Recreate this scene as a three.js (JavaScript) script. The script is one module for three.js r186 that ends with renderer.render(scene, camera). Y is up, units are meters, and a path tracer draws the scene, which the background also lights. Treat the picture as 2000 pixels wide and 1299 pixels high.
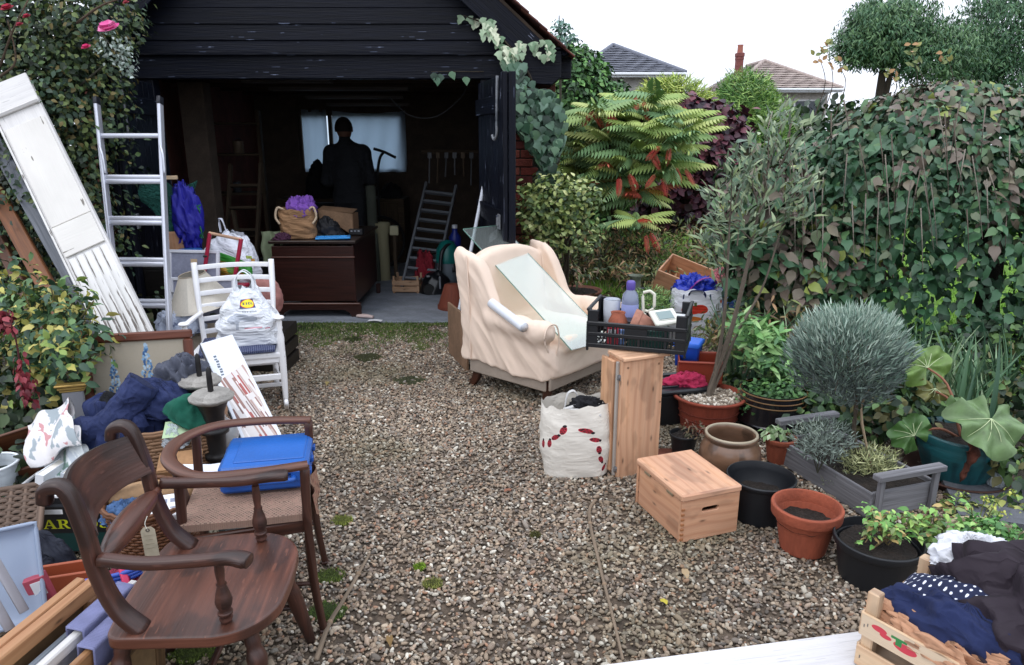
import * as THREE from 'three';
import { mergeGeometries } from 'three/addons/utils/BufferGeometryUtils.js';
import { ImprovedNoise } from 'three/addons/math/ImprovedNoise.js';
import { MarchingCubes } from 'three/addons/objects/MarchingCubes.js';

// ---------------------------------------------------------------- camera, sky, sun, exposure
const scene = new THREE.Scene();
const EYE = 1.7, PITCH = THREE.MathUtils.degToRad(15.5), FOC = 1390;      // FOC in photo pixels (photo 2000 x 1299)
const camera = new THREE.PerspectiveCamera(THREE.MathUtils.radToDeg(2 * Math.atan(649.5 / FOC)), 2000 / 1299, 0.05, 400);
camera.position.set(0, EYE, 0); camera.rotation.x = -PITCH;
scene.add(camera);
const renderer = new THREE.WebGLRenderer({ antialias: true });
renderer.toneMapping = THREE.LinearToneMapping; renderer.toneMappingExposure = 1.24;
renderer.shadowMap.enabled = true;
{ // overcast sky: even white cloud, a little brighter towards the zenith
  const w = 64, h = 32, d = new Float32Array(w * h * 4);
  for (let j = 0; j < h; j++) for (let i = 0; i < w; i++) {
    const s = Math.max(0, Math.sin(((j + 0.5) / h - 0.5) * Math.PI)), l = 1.08 * (0.95 + 0.55 * s), k = (j * w + i) * 4;
    d[k] = l * 0.925; d[k + 1] = l * 0.98; d[k + 2] = l * 1.1; d[k + 3] = 1;
  }
  const t = new THREE.DataTexture(d, w, h, THREE.RGBAFormat, THREE.FloatType);
  t.mapping = THREE.EquirectangularReflectionMapping; t.magFilter = THREE.LinearFilter; t.needsUpdate = true;
  scene.background = t; scene.environment = t;
}
const sun = new THREE.DirectionalLight(0xfff6ec, 0.5);
sun.position.set(-4, 12, 5); sun.castShadow = true; sun.shadow.radius = 40;
Object.assign(sun.shadow.camera, { left: -12, right: 12, top: 12, bottom: -12, near: 0.5, far: 40 });
scene.add(sun);

// ---------------------------------------------------------------- helpers
const rng = (s) => () => { s = (s + 0x6d2b79f5) | 0; let t = Math.imul(s ^ (s >>> 15), 1 | s); t = (t + Math.imul(t ^ (t >>> 7), 61 | t)) ^ t; return ((t ^ (t >>> 14)) >>> 0) / 4294967296; };
let R = rng(11);
const seed = (n) => { R = rng(n * 7919 + 13); };
const rr = (a, b) => a + (b - a) * R();
const V = (x, y, z) => new THREE.Vector3(x, y, z);
const PI = Math.PI, clamp = THREE.MathUtils.clamp, lerp = THREE.MathUtils.lerp, sstep = THREE.MathUtils.smoothstep;
const rad = THREE.MathUtils.degToRad;
const IN = new ImprovedNoise();
const ns = (x, y = 0, z = 0) => IN.noise(x + 31.7, y + 11.3, z + 5.9);
const fbm = (x, y, z = 0, o = 4) => { let s = 0, a = 0.5; for (let i = 0; i < o; i++) { s += a * ns(x, y, z); x *= 2.03; y *= 2.03; z *= 2.03; a *= 0.5; } return s; };
// a pixel of the photo gives a direction; G meets the level y, A meets the upright plane at depth z
function ray(px, py) { const u = (px - 1000) / FOC, v = -(py - 649.5) / FOC, c = Math.cos(PITCH), s = Math.sin(PITCH); return [u, v * c - s, -(c + v * s)]; }
function G(px, py, y = 0) { const [a, b, c] = ray(px, py), t = (y - EYE) / b; return V(a * t, y, c * t); }
function A(px, py, z) { const [a, b, c] = ray(px, py), t = z / c; return V(a * t, EYE + b * t, z); }

// --- geometry: everything is non-indexed with position, normal, uv (uv in metres)
const fin = (g) => { let q = g.index ? g.toNonIndexed() : g; for (const k of Object.keys(q.attributes)) if (!['position', 'normal', 'uv', 'color'].includes(k)) q.deleteAttribute(k); if (!q.attributes.uv) q.setAttribute('uv', new THREE.BufferAttribute(new Float32Array(q.attributes.position.count * 2), 2)); if (!q.attributes.normal) q.computeVertexNormals(); return q; };
const mg = (list) => { const l = list.flat(9).map(fin); for (const q of l) q.deleteAttribute('color'); return l.length === 1 ? l[0] : mergeGeometries(l); };
const tf = (g, x = 0, y = 0, z = 0, rx = 0, ry = 0, rz = 0, s = 1) => g.applyMatrix4(new THREE.Matrix4().compose(V(x, y, z), new THREE.Quaternion().setFromEuler(new THREE.Euler(rx, ry, rz, 'YXZ')), Array.isArray(s) ? V(...s) : V(s, s, s)));
function boxUV(g, grain) { // planar per face, in metres, u along the grain axis
  const p = g.attributes.position, n = g.attributes.normal, uv = new Float32Array(p.count * 2), ou = R() * 7, ov = R() * 7;
  for (let i = 0; i < p.count; i++) {
    const c = [p.getX(i), p.getY(i), p.getZ(i)], m = [Math.abs(n.getX(i)), Math.abs(n.getY(i)), Math.abs(n.getZ(i))];
    const f = m[0] > m[1] && m[0] > m[2] ? 0 : m[1] > m[2] ? 1 : 2, ax = [0, 1, 2].filter((k) => k !== f);
    if (ax[1] === grain) ax.reverse();
    uv[2 * i] = c[ax[0]] + ou; uv[2 * i + 1] = c[ax[1]] + ov + f * 0.37;
  }
  g.setAttribute('uv', new THREE.BufferAttribute(uv, 2)); return g;
}
function box(w, h, d, x = 0, y = 0, z = 0, b = 0.004, rx = 0, ry = 0, rz = 0) { // box with chamfered edges, 44 triangles
  b = Math.min(b, w * 0.45, h * 0.45, d * 0.45);
  const H = [w / 2, h / 2, d / 2], pos = [], nor = [], P = (s, f) => [0, 1, 2].map((k) => s[k] * (H[k] - (k === f ? 0 : b)));
  const tri = (a, q, c) => { const e = V(...q).sub(V(...a)), g = V(...c).sub(V(...a)), n = e.cross(g).normalize(); const o = (a[0] + q[0] + c[0]) * n.x + (a[1] + q[1] + c[1]) * n.y + (a[2] + q[2] + c[2]) * n.z < 0; if (o) n.negate(); for (const v of o ? [a, c, q] : [a, q, c]) { pos.push(...v); nor.push(n.x, n.y, n.z); } };
  const quad = (a, q, c, e) => { tri(a, q, c); tri(a, c, e); }, S2 = [-1, 1];
  for (let f = 0; f < 3; f++) { const [i, j] = [0, 1, 2].filter((k) => k !== f); for (const s of S2) { const c = (p, q) => { const v = [0, 0, 0]; v[f] = s; v[i] = p; v[j] = q; return P(v, f); }; quad(c(-1, -1), c(1, -1), c(1, 1), c(-1, 1)); } }
  for (let e = 0; e < 3; e++) { const [i, j] = [0, 1, 2].filter((k) => k !== e); for (const p of S2) for (const q of S2) { const c = (f, t) => { const v = [0, 0, 0]; v[e] = t; v[i] = p; v[j] = q; return P(v, f); }; quad(c(i, -1), c(i, 1), c(j, 1), c(j, -1)); } }
  for (const p of S2) for (const q of S2) for (const s of S2) tri(P([p, q, s], 0), P([p, q, s], 1), P([p, q, s], 2));
  const g = new THREE.BufferGeometry();
  g.setAttribute('position', new THREE.Float32BufferAttribute(pos, 3)); g.setAttribute('normal', new THREE.Float32BufferAttribute(nor, 3));
  boxUV(g, w >= h && w >= d ? 0 : h >= d ? 1 : 2);
  return tf(g, x, y, z, rx, ry, rz);
}
const lathe = (pts, seg = 32, wob = 0) => { const g = new THREE.LatheGeometry(pts.map((p) => new THREE.Vector2(Math.max(p[0], 0.0001), p[1])), seg); const u = g.attributes.uv; const rm = Math.max(...pts.map((p) => p[0])); let len = 0; for (let i = 1; i < pts.length; i++) len += Math.hypot(pts[i][0] - pts[i - 1][0], pts[i][1] - pts[i - 1][1]); for (let i = 0; i < u.count; i++) u.setXY(i, u.getX(i) * 2 * PI * rm, u.getY(i) * len); return g; };
// sweep a round or squarish section along a smooth path; rad: number or t -> r or [r across, r along up]
function sweep(pts, rad, { n = 24, seg = 10, sq = 2, up = V(0, 1, 0), curved = true, cap = true } = {}) {
  pts = pts.map((p) => (Array.isArray(p) ? V(...p) : p));
  const curve = pts.length > 2 && curved ? new THREE.CatmullRomCurve3(pts, false, 'centripetal') : null;
  const at = (t) => { if (curve) return curve.getPoint(t); const f = t * (pts.length - 1), i = Math.min(Math.floor(f), pts.length - 2); return pts[i].clone().lerp(pts[i + 1], f - i); };
  const pos = [], uv = [], idx = []; let len = 0, prev = null;
  for (let i = 0; i <= n; i++) {
    const t = i / n, p = at(t), tan = at(Math.min(1, t + 1e-3)).sub(at(Math.max(0, t - 1e-3))).normalize();
    let x = new THREE.Vector3().crossVectors(up, tan); if (x.lengthSq() < 1e-6) x.crossVectors(V(0.01, 0, 1), tan); x.normalize();
    const y = new THREE.Vector3().crossVectors(tan, x).normalize(); let r = typeof rad === 'function' ? rad(t) : rad; if (!Array.isArray(r)) r = [r, r];
    if (prev) len += p.distanceTo(prev); prev = p;
    for (let k = 0; k <= seg; k++) { const a = k / seg * 2 * PI, c = Math.cos(a), s = Math.sin(a), q = 2 / sq; const cx = Math.sign(c) * Math.abs(c) ** q * r[0], cy = Math.sign(s) * Math.abs(s) ** q * r[1]; pos.push(p.x + x.x * cx + y.x * cy, p.y + x.y * cx + y.y * cy, p.z + x.z * cx + y.z * cy); uv.push(len, k / seg * 4 * (r[0] + r[1])); }
    if (i) for (let k = 0; k < seg; k++) { const a = (i - 1) * (seg + 1) + k, b = a + seg + 1; idx.push(a, a + 1, b + 1, a, b + 1, b); }
  }
  if (cap) for (const e of [0, n]) { const c = pos.length / 3, p = at(e / n); pos.push(p.x, p.y, p.z); uv.push(0, 0); for (let k = 0; k < seg; k++) { const a = e * (seg + 1) + k; e ? idx.push(a, a + 1, c) : idx.push(a + 1, a, c); } }
  const g = new THREE.BufferGeometry(); g.setAttribute('position', new THREE.Float32BufferAttribute(pos, 3)); g.setAttribute('uv', new THREE.Float32BufferAttribute(uv, 2)); g.setIndex(idx); g.computeVertexNormals();
  const N = g.attributes.normal; for (let i = 0; i <= n; i++) { const a = i * (seg + 1), b = a + seg, v = V(N.getX(a) + N.getX(b), N.getY(a) + N.getY(b), N.getZ(a) + N.getZ(b)).normalize(); N.setXYZ(a, v.x, v.y, v.z); N.setXYZ(b, v.x, v.y, v.z); }
  return g;
}
// a sheet with real thickness from f(u, v) -> Vector3; th = thickness along its normal
function sheet(f, nu, nv, th = 0.002, uvs = null) {
  const P = [], idx = [], uv = []; for (let j = 0; j <= nv; j++) for (let i = 0; i <= nu; i++) { P.push(f(i / nu, j / nv)); uv.push(...(uvs ? uvs(i / nu, j / nv) : [i / nu, j / nv])); }
  const W = nu + 1; for (let j = 0; j < nv; j++) for (let i = 0; i < nu; i++) { const a = j * W + i; idx.push(a, a + 1, a + W + 1, a, a + W + 1, a + W); }
  const g = new THREE.BufferGeometry(); g.setAttribute('position', new THREE.Float32BufferAttribute(P.flatMap((p) => [p.x, p.y, p.z]), 3)); g.setAttribute('uv', new THREE.Float32BufferAttribute(uv, 2)); g.setIndex(idx); g.computeVertexNormals();
  if (!th) return g;
  const n = g.attributes.normal, N = P.length, pos = [...g.attributes.position.array], nor = [...n.array], uu = [...uv], id = [...idx];
  for (let k = 0; k < N; k++) { pos.push(P[k].x - n.getX(k) * th, P[k].y - n.getY(k) * th, P[k].z - n.getZ(k) * th); nor.push(-n.getX(k), -n.getY(k), -n.getZ(k)); uu.push(uv[2 * k], uv[2 * k + 1]); }
  for (let k = 0; k < idx.length; k += 3) id.push(idx[k] + N, idx[k + 2] + N, idx[k + 1] + N);
  const rim = []; for (let i = 0; i < nu; i++) { rim.push([i + 1, i], [nv * W + i, nv * W + i + 1]); } for (let j = 0; j < nv; j++) rim.push([j * W, (j + 1) * W], [(j + 1) * W + nu, j * W + nu]);
  for (const [a, b] of rim) id.push(a, b, b + N, a, b + N, a + N);
  const q = new THREE.BufferGeometry(); q.setAttribute('position', new THREE.Float32BufferAttribute(pos, 3)); q.setAttribute('normal', new THREE.Float32BufferAttribute(nor, 3)); q.setAttribute('uv', new THREE.Float32BufferAttribute(uu, 2)); q.setIndex(id); return q;
}
function warp(g, f) { const p = g.attributes.position, v = V(0, 0, 0); for (let i = 0; i < p.count; i++) { v.fromBufferAttribute(p, i); f(v, i); p.setXYZ(i, v.x, v.y, v.z); } g.computeVertexNormals(); return g; }
// crumpled closed heap (cloth, plastic): a ball pressed to size with ridged folds
function heap(w, h, d, { amp = 0.12, fr = 3, sd = 0, seg = 48, flat = 0.75, top = false } = {}) {
  const g = new THREE.SphereGeometry(1, seg, Math.round(seg * 0.7)); const u = g.attributes.uv; for (let i = 0; i < u.count; i++) u.setXY(i, u.getX(i) * (w + d) * 1.5, u.getY(i) * (h + w));
  const out = warp(g, (v) => {
    const a = fr, r = 1 - Math.abs(ns(v.x * a + sd, v.y * a * 0.8, v.z * a)) * 1.9, r2 = 1 - Math.abs(ns(v.x * a * 2.3 + 9 + sd, v.y * a * 1.7, v.z * a * 2.3)) * 1.9;
    const k = 1 + amp * (r - 0.5) * 1.3 + amp * 0.55 * (r2 - 0.5) + amp * 1.4 * ns(v.x * 1.1 + sd, v.y, v.z * 1.1);
    v.multiplyScalar(k); if (v.y < 0) v.y *= 1 - flat; v.set(v.x * w / 2, v.y * h, v.z * d / 2);
  }); if (top) { const p = out.attributes.position, q = out.attributes.uv; for (let i = 0; i < q.count; i++) q.setXY(i, p.getX(i), p.getZ(i) + 0.6 * p.getY(i)); }
  const P = out.attributes.position, N = out.attributes.normal, W = seg + 1;                         // close the seam of the ball
  for (let j = 0; j <= Math.round(seg * 0.7); j++) { const a = j * W, b = a + seg, v = V(N.getX(a) + N.getX(b), N.getY(a) + N.getY(b), N.getZ(a) + N.getZ(b)).normalize(); N.setXYZ(a, v.x, v.y, v.z); N.setXYZ(b, v.x, v.y, v.z); }
  return out;
}

// --- textures: periodic noise, colour textures are tints around white unless said otherwise
const hsh = (x, y, s) => { let n = Math.imul(x, 374761393) + Math.imul(y, 668265263) + Math.imul(s, 974634777); n = Math.imul(n ^ (n >>> 13), 1274126177); return ((n ^ (n >>> 16)) >>> 0) / 4294967296; };
function pn(u, v, px, py, s) { const x = u * px, y = v * py, xi = Math.floor(x), yi = Math.floor(y), a = x - xi, b = y - yi, fa = a * a * (3 - 2 * a), fb = b * b * (3 - 2 * b), m = (k, p) => ((k % p) + p) % p; const h = (i, j) => hsh(m(i, px), m(j, py), s); return lerp(lerp(h(xi, yi), h(xi + 1, yi), fa), lerp(h(xi, yi + 1), h(xi + 1, yi + 1), fa), fb); }
const pf = (u, v, px, py, s, o = 4) => { let t = 0, a = 0.5; for (let i = 0; i < o; i++) { t += a * pn(u, v, px, py, s + i); px *= 2; py *= 2; a *= 0.5; } return t; };
function tex(w, h, f, { srgb = true, rep = [1, 1] } = {}) {
  const d = new Uint8Array(w * h * 4); for (let j = 0; j < h; j++) for (let i = 0; i < w; i++) { let c = f(i / w, j / h); if (!Array.isArray(c)) c = [c, c, c]; const k = (j * w + i) * 4; for (let q = 0; q < 3; q++) d[k + q] = clamp(c[q], 0, 1) * 255; d[k + 3] = 255; }
  const t = new THREE.DataTexture(d, w, h); t.wrapS = t.wrapT = THREE.RepeatWrapping; t.magFilter = THREE.LinearFilter; t.minFilter = THREE.LinearMipmapLinearFilter; t.generateMipmaps = true; if (srgb) t.colorSpace = THREE.SRGBColorSpace; t.repeat.set(...rep); t.needsUpdate = true; return t;
}
function canvas(w, h, draw, { rep = [1, 1] } = {}) { const c = document.createElement('canvas'); c.width = w; c.height = h; draw(c.getContext('2d'), w, h); const t = new THREE.CanvasTexture(c); t.colorSpace = THREE.SRGBColorSpace; t.wrapS = t.wrapT = THREE.RepeatWrapping; t.magFilter = THREE.LinearFilter; t.repeat.set(...rep); return t; }
const grainTex = tex(512, 256, (u, v) => { const w = v + 0.03 * (pf(u, v, 3, 4, 5, 3) - 0.5); const b = pf(u, w, 4, 40, 1, 3), c = pf(u, w, 8, 120, 2, 2), l = pf(u, v, 2, 3, 9, 3); return 0.62 + 0.34 * b + 0.18 * (c - 0.4) + 0.2 * (l - 0.45); }, { rep: [1.1, 2.2] });
const grainBump = tex(512, 256, (u, v) => { const w = v + 0.03 * (pf(u, v, 3, 4, 5, 3) - 0.5); return pf(u, w, 6, 110, 2, 3); }, { srgb: false, rep: [1.1, 2.2] });
const pineTex = tex(512, 512, (u, v) => { // pale pine with rings, darker bands and knots
  let w = v + 0.045 * (pf(u, v, 3, 3, 5, 3) - 0.5), knot = 0; for (let k = 0; k < 7; k++) { const kx = hsh(k, 3, 1), ky = hsh(k, 5, 2), dx = Math.abs(u - kx) > 0.5 ? 1 - Math.abs(u - kx) : Math.abs(u - kx), dy = v - ky; const d = Math.hypot(dx * 1.6, dy * 3.2); w += 0.02 * Math.exp(-d * 14) * Math.sign(dy); knot = Math.max(knot, Math.exp(-((d / 0.035) ** 2)) * 0.75); }
  const s = Math.pow(0.5 + 0.5 * Math.sin(w * 62 + 9 * pf(u, v, 2, 3, 8, 2)), 3), q = pf(u, w, 2, 7, 19, 2), g = 0.97 - 0.05 * s + 0.1 * (pf(u, w, 5, 90, 2, 2) - 0.45) + 0.16 * (q - 0.45) - knot * 0.5 - 0.1 * sstep(pf(u, v, 4, 5, 61, 4), 0.52, 0.66);
  return [g + 0.01, g * 0.965 - 0.03 * s, g * 0.925 - 0.045 * s + 0.04 * (0.45 - q)];
}, { rep: [1.6, 2.3] });
const blotTex = tex(256, 256, (u, v) => 0.72 + 0.32 * pf(u, v, 4, 4, 3, 5) + 0.16 * (pf(u, v, 40, 40, 6, 2) - 0.4), { rep: [2.2, 2.2] });
const fineBump = tex(256, 256, (u, v) => pf(u, v, 24, 24, 4, 4), { srgb: false, rep: [4, 4] });
const weaveBump = tex(128, 128, (u, v) => 0.5 + 0.25 * Math.sin(u * 2 * PI * 32) + 0.25 * Math.sin(v * 2 * PI * 32), { srgb: false, rep: [10, 10] });
const foldBump = tex(256, 256, (u, v) => { const a = 1 - Math.abs(pf(u, v, 5, 3, 31, 3) - 0.45) * 3.2, b = 1 - Math.abs(pf(u, v, 9, 7, 41, 2) - 0.4) * 3; const q = (t) => Math.pow(clamp(t, 0, 1), 2.2); return clamp(0.55 * q(a) + 0.32 * q(b) + 0.13 * q(1 - Math.abs(pf(u, v, 16, 11, 51, 2) - 0.4) * 3), 0, 1); }, { srgb: false, rep: [2.4, 2.4] });
const clothTex = tex(256, 256, (u, v) => 0.86 + 0.18 * pf(u, v, 3, 3, 23, 4) + 0.05 * (pn(u, v, 128, 128, 7) - 0.5), { rep: [2, 2] });
const peelTex = tex(512, 512, (u, v) => { // white paint, flaked off along the grain to grey wood (u along the board)
  const w = v + 0.02 * pf(u, v, 3, 4, 3, 2), s = pf(u, w, 4, 46, 1, 3) * 0.62 + pf(u, w, 14, 60, 4, 2) * 0.33 + 0.22 * (pf(u, v, 2, 3, 8, 2) - 0.4), m = sstep(s, 0.43, 0.5), g = pf(u, w, 6, 90, 2, 2);
  const dirt = 0.93 + 0.09 * (pf(u, v, 3, 5, 12, 4) - 0.5); return [lerp(dirt, 0.36 + 0.2 * g, m), lerp(dirt * 0.995, 0.33 + 0.2 * g, m), lerp(dirt * 0.98, 0.31 + 0.19 * g, m)];
}, { rep: [1.3, 2.6] });
const whiteTex = tex(512, 512, (u, v) => { const w = v + 0.015 * pf(u, v, 3, 4, 3, 2), s = pf(u, w, 3, 60, 1, 3), c = sstep(pf(u, w, 9, 90, 6, 3), 0.66, 0.72) * 0.12; const g = 0.93 + 0.1 * (s - 0.5) - c + 0.1 * (pf(u, v, 3, 4, 9, 3) - 0.5); return [g, g * 0.99, g * 0.975]; }, { rep: [1.2, 2.4] });
const soilTex = tex(256, 256, (u, v) => 0.55 + 0.5 * pf(u, v, 12, 12, 3, 5) * 1.1 + 0.25 * (pn(u, v, 90, 90, 5) - 0.5), { rep: [2, 2] });
const rustTex = tex(256, 256, (u, v) => { const a = pf(u, v, 5, 3, 3, 4), m = sstep(a, 0.5, 0.62) * 0.35, g = 0.9 + 0.2 * (pf(u, v, 9, 30, 6, 3) - 0.5); return [g - m * 0.6, g - m * 0.55, g - m * 0.5]; }, { rep: [2, 2] });

const mcache = new Map();
function mat(color, roughness = 0.8, o = {}) {
  const key = JSON.stringify([color, roughness, Object.entries(o).map(([k, v]) => [k, v?.uuid ?? v])]); if (mcache.has(key)) return mcache.get(key);
  const { bump, bs, ...rest } = o; const m = new THREE.MeshPhysicalMaterial({ color: new THREE.Color(color), roughness, ...rest }); if (bump) { m.bumpMap = bump; m.bumpScale = bs ?? 0.002; }
  mcache.set(key, m); return m;
}
const wood = (c, r = 0.55, o = {}) => mat(c, r, { map: grainTex, bump: grainBump, bs: 0.0008, ...o });
const pine = (c = '#e3bc9a', r = 0.5) => mat(c, r, { map: pineTex, bump: grainBump, bs: 0.0004 });
const fabric = (c, o = {}) => mat(c, 0.95, { map: clothTex, bump: weaveBump, bs: 0.0006, sheen: 0.3, ...o });
const folds = (c, r = 0.9, o = {}) => mat(c, r, { map: clothTex, bump: foldBump, bs: 0.016, ...o });
const plastic = (c, r = 0.4, o = {}) => mat(c, r, { bump: fineBump, bs: 0.0003, ...o });

// --- objects
const taken = new Map();
const numbered = (n) => { const k = taken.get(n) ?? -1; taken.set(n, k + 1); return k < 0 ? n : `${n}_${String(k + 1).padStart(3, '0')}`; };
function info(o, label, category, group, kind) { o.userData = { ...o.userData, label, category }; if (group) o.userData.group = group; if (kind) o.userData.kind = kind; return o; }
function thing(name, label, category, p = [0, 0, 0], turn = 0, group) { const o = new THREE.Group(); o.name = numbered(name); scene.add(o); if (p.isVector3) o.position.copy(p); else o.position.set(...p); o.rotation.set(0, turn, 0, 'YXZ'); return info(o, label, category, group); }
function part(parent, name, geo, material, label) { const m = new THREE.Mesh(Array.isArray(geo) ? mg(geo) : geo, material); m.name = name; m.castShadow = m.receiveShadow = true; parent.add(m); if (label) m.userData.label = label; return m; }
function solo(name, label, category, geo, material, p = [0, 0, 0], turn = 0, group) { const m = part(scene, numbered(name), geo, material); if (p.isVector3) m.position.copy(p); else m.position.set(...p); m.rotation.set(0, turn, 0, 'YXZ'); return info(m, label, category, group); }
function struct(name, geo, material) { const m = part(scene, name, geo, material); m.userData.kind = 'structure'; return m; }
function repeat(src, p, turn, label) { const c = src.clone(); c.name = numbered(src.name.replace(/_\d+$/, '')); scene.add(c); c.position.set(...p); c.rotation.y = turn; c.userData = { ...src.userData }; if (label) c.userData.label = label; return c; }
// ---------------------------------------------------------------- ground
seed(1);
{
  const g = new THREE.PlaneGeometry(160, 160, 1, 1); g.rotateX(-PI / 2); tf(g, 0, -0.012, -30); const u = g.attributes.uv; for (let i = 0; i < 4; i++) u.setXY(i, u.getX(i) * 160, u.getY(i) * 160);
  struct('ground', g, mat('#4a4436', 1, { map: soilTex, bump: fineBump, bs: 0.02 }));
  const b = sheet((a, c) => { const x = lerp(-3.3, 2.6, a), z = lerp(-1.0, -6.5, c); return V(x, 0.004 * fbm(x * 3, z * 3), z); }, 60, 60, 0.008, (a, c) => [a * 5.9, c * 5.5]); struct('gravel_bed', b, mat('#6a5c4e', 1, { map: soilTex, bump: fineBump, bs: 0.006 }));
  const lawn = sheet((a, c) => { const x = lerp(1.9, 14, a), z = lerp(-4.3, -16, c); return V(x, 0.012 + 0.02 * fbm(x, z), z); }, 30, 30, 0.01, (a, c) => [a * 13, c * 11]); struct('lawn', lawn, mat('#6f9a34', 1, { map: soilTex, bump: fineBump, bs: 0.01 }));
}
const bankInst = (parent, name, geo, mt, list, extra) => { // list: {m, c}; many small copies as one countless part
  const im = new THREE.InstancedMesh(geo, mt, list.length); const c = new THREE.Color(); list.forEach((q, i) => { im.setMatrixAt(i, q.m); im.setColorAt(i, c.set(q.c)); }); im.name = name; im.castShadow = im.receiveShadow = true; im.userData.kind = 'stuff'; Object.assign(im.userData, extra); parent.add(im); return im;
};
const mtx = (p, e, s) => new THREE.Matrix4().compose(p, new THREE.Quaternion().setFromEuler(e), s);
{ // pebbles
  seed(2);
  const pal = ['#9b8a7b', '#a99787', '#8a7b70', '#b8a999', '#84796f', '#a08f7f', '#c0b5a8', '#93837a', '#ac998b', '#746c66', '#d2cbc1', '#9a8878', '#b8a28e', '#958b84', '#a98570', '#a5a09a', '#6e6763', '#e2ddd5', '#8f8178', '#b2a292'];
  const variants = 4, lists = Array.from({ length: variants }, () => []);
  const geos = lists.map((_, k) => { const g = new THREE.IcosahedronGeometry(1, 1); return warp(g, (v) => { const q = 1 + 0.3 * ns(v.x * 1.3 + k * 7, v.y * 1.3, v.z * 1.3) + 0.1 * ns(v.x * 3 + k, v.y * 3, v.z * 3); v.multiplyScalar(q); v.set(v.x, v.y * 0.62, v.z * 0.78); }); });
  for (const g of geos) { const p = g.attributes.position, n = g.attributes.normal; const acc = new Map(), key = (i) => [p.getX(i), p.getY(i), p.getZ(i)].map((v) => v.toFixed(3)).join(); for (let i = 0; i < p.count; i++) { const k = key(i); if (!acc.has(k)) acc.set(k, V(0, 0, 0)); acc.get(k).add(V(n.getX(i), n.getY(i), n.getZ(i))); } for (let i = 0; i < p.count; i++) { const v = acc.get(key(i)).clone().normalize(); n.setXYZ(i, v.x, v.y, v.z); } }
  const N = 175000;
  for (let i = 0; i < N; i++) {
    const z = -1.25 - 5.15 * Math.pow(R(), 0.92), x = rr(-2.9, 2.2);
    if (x > 1.25 && z < -4 && R() < 0.7) continue;
    const patch = fbm(x * 0.9, z * 0.9, 3), far = clamp((-z - 4.3) / 2, 0, 1);
    if (fbm(x * 1.7 + 5, z * 1.7, 8) + 0.1 * far > 0.3 && R() < 0.5) continue;
    const s = 0.0059 * Math.exp(rr(-0.45, 0.55)) * (R() < 0.06 ? 1.45 : 1), c = new THREE.Color(pal[Math.floor(Math.pow(R(), 1.15) * pal.length)]); c.multiplyScalar(rr(0.56, 1.0) * (0.96 + 0.55 * patch)); c.r *= 1.02; c.b *= 0.92; const mo = fbm(x * 0.8 + 7, z * 0.8, 2); if (mo > 0.08) c.lerp(new THREE.Color('#6f6a4c'), Math.min(0.45, (mo - 0.08) * 2.2));
    lists[i % variants].push({ m: mtx(V(x, s * rr(0.1, 0.85) + 0.004, z), new THREE.Euler(rr(-0.6, 0.6), R() * 6.3, rr(-0.6, 0.6)), V(s * rr(1, 1.5), s, s)), c });
  }
  const gr = thing('gravel', 'brown and cream pebble gravel covering the driveway', 'gravel'); gr.userData.kind = 'stuff'; taken.set('gravel_x', 0);
  lists.forEach((l, k) => bankInst(gr, 'pebbles', geos[k], mat('#ffffff', 0.75, { bump: fineBump, bs: 0.0005 }), l));
}
// --- grass blade and moss
const bladeGeo = (() => { const g = new THREE.BufferGeometry(); const p = [-0.5, 0, 0, 0.5, 0, 0, -0.32, 0.5, 0.08, 0.32, 0.5, 0.08, 0, 1, 0.35]; g.setAttribute('position', new THREE.Float32BufferAttribute(p, 3)); g.setIndex([0, 1, 3, 0, 3, 2, 2, 3, 4]); g.computeVertexNormals(); return fin(g); })();
function grass(name, label, spots, h, w, cols) { const l = spots.map(([x, z, k = 1]) => ({ m: mtx(V(x, 0, z), new THREE.Euler(rr(-0.35, 0.35), R() * 6.3, rr(-0.35, 0.35)), V(w * rr(0.7, 1.3), h * k * rr(0.5, 1.3), h * k)), c: new THREE.Color(cols[Math.floor(R() * cols.length)]).multiplyScalar(rr(0.7, 1.15)) })); const im = bankInst(scene, name, bladeGeo, mat('#ffffff', 0.7), l); info(im, label, 'grass', null, 'stuff'); return im; }
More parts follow.
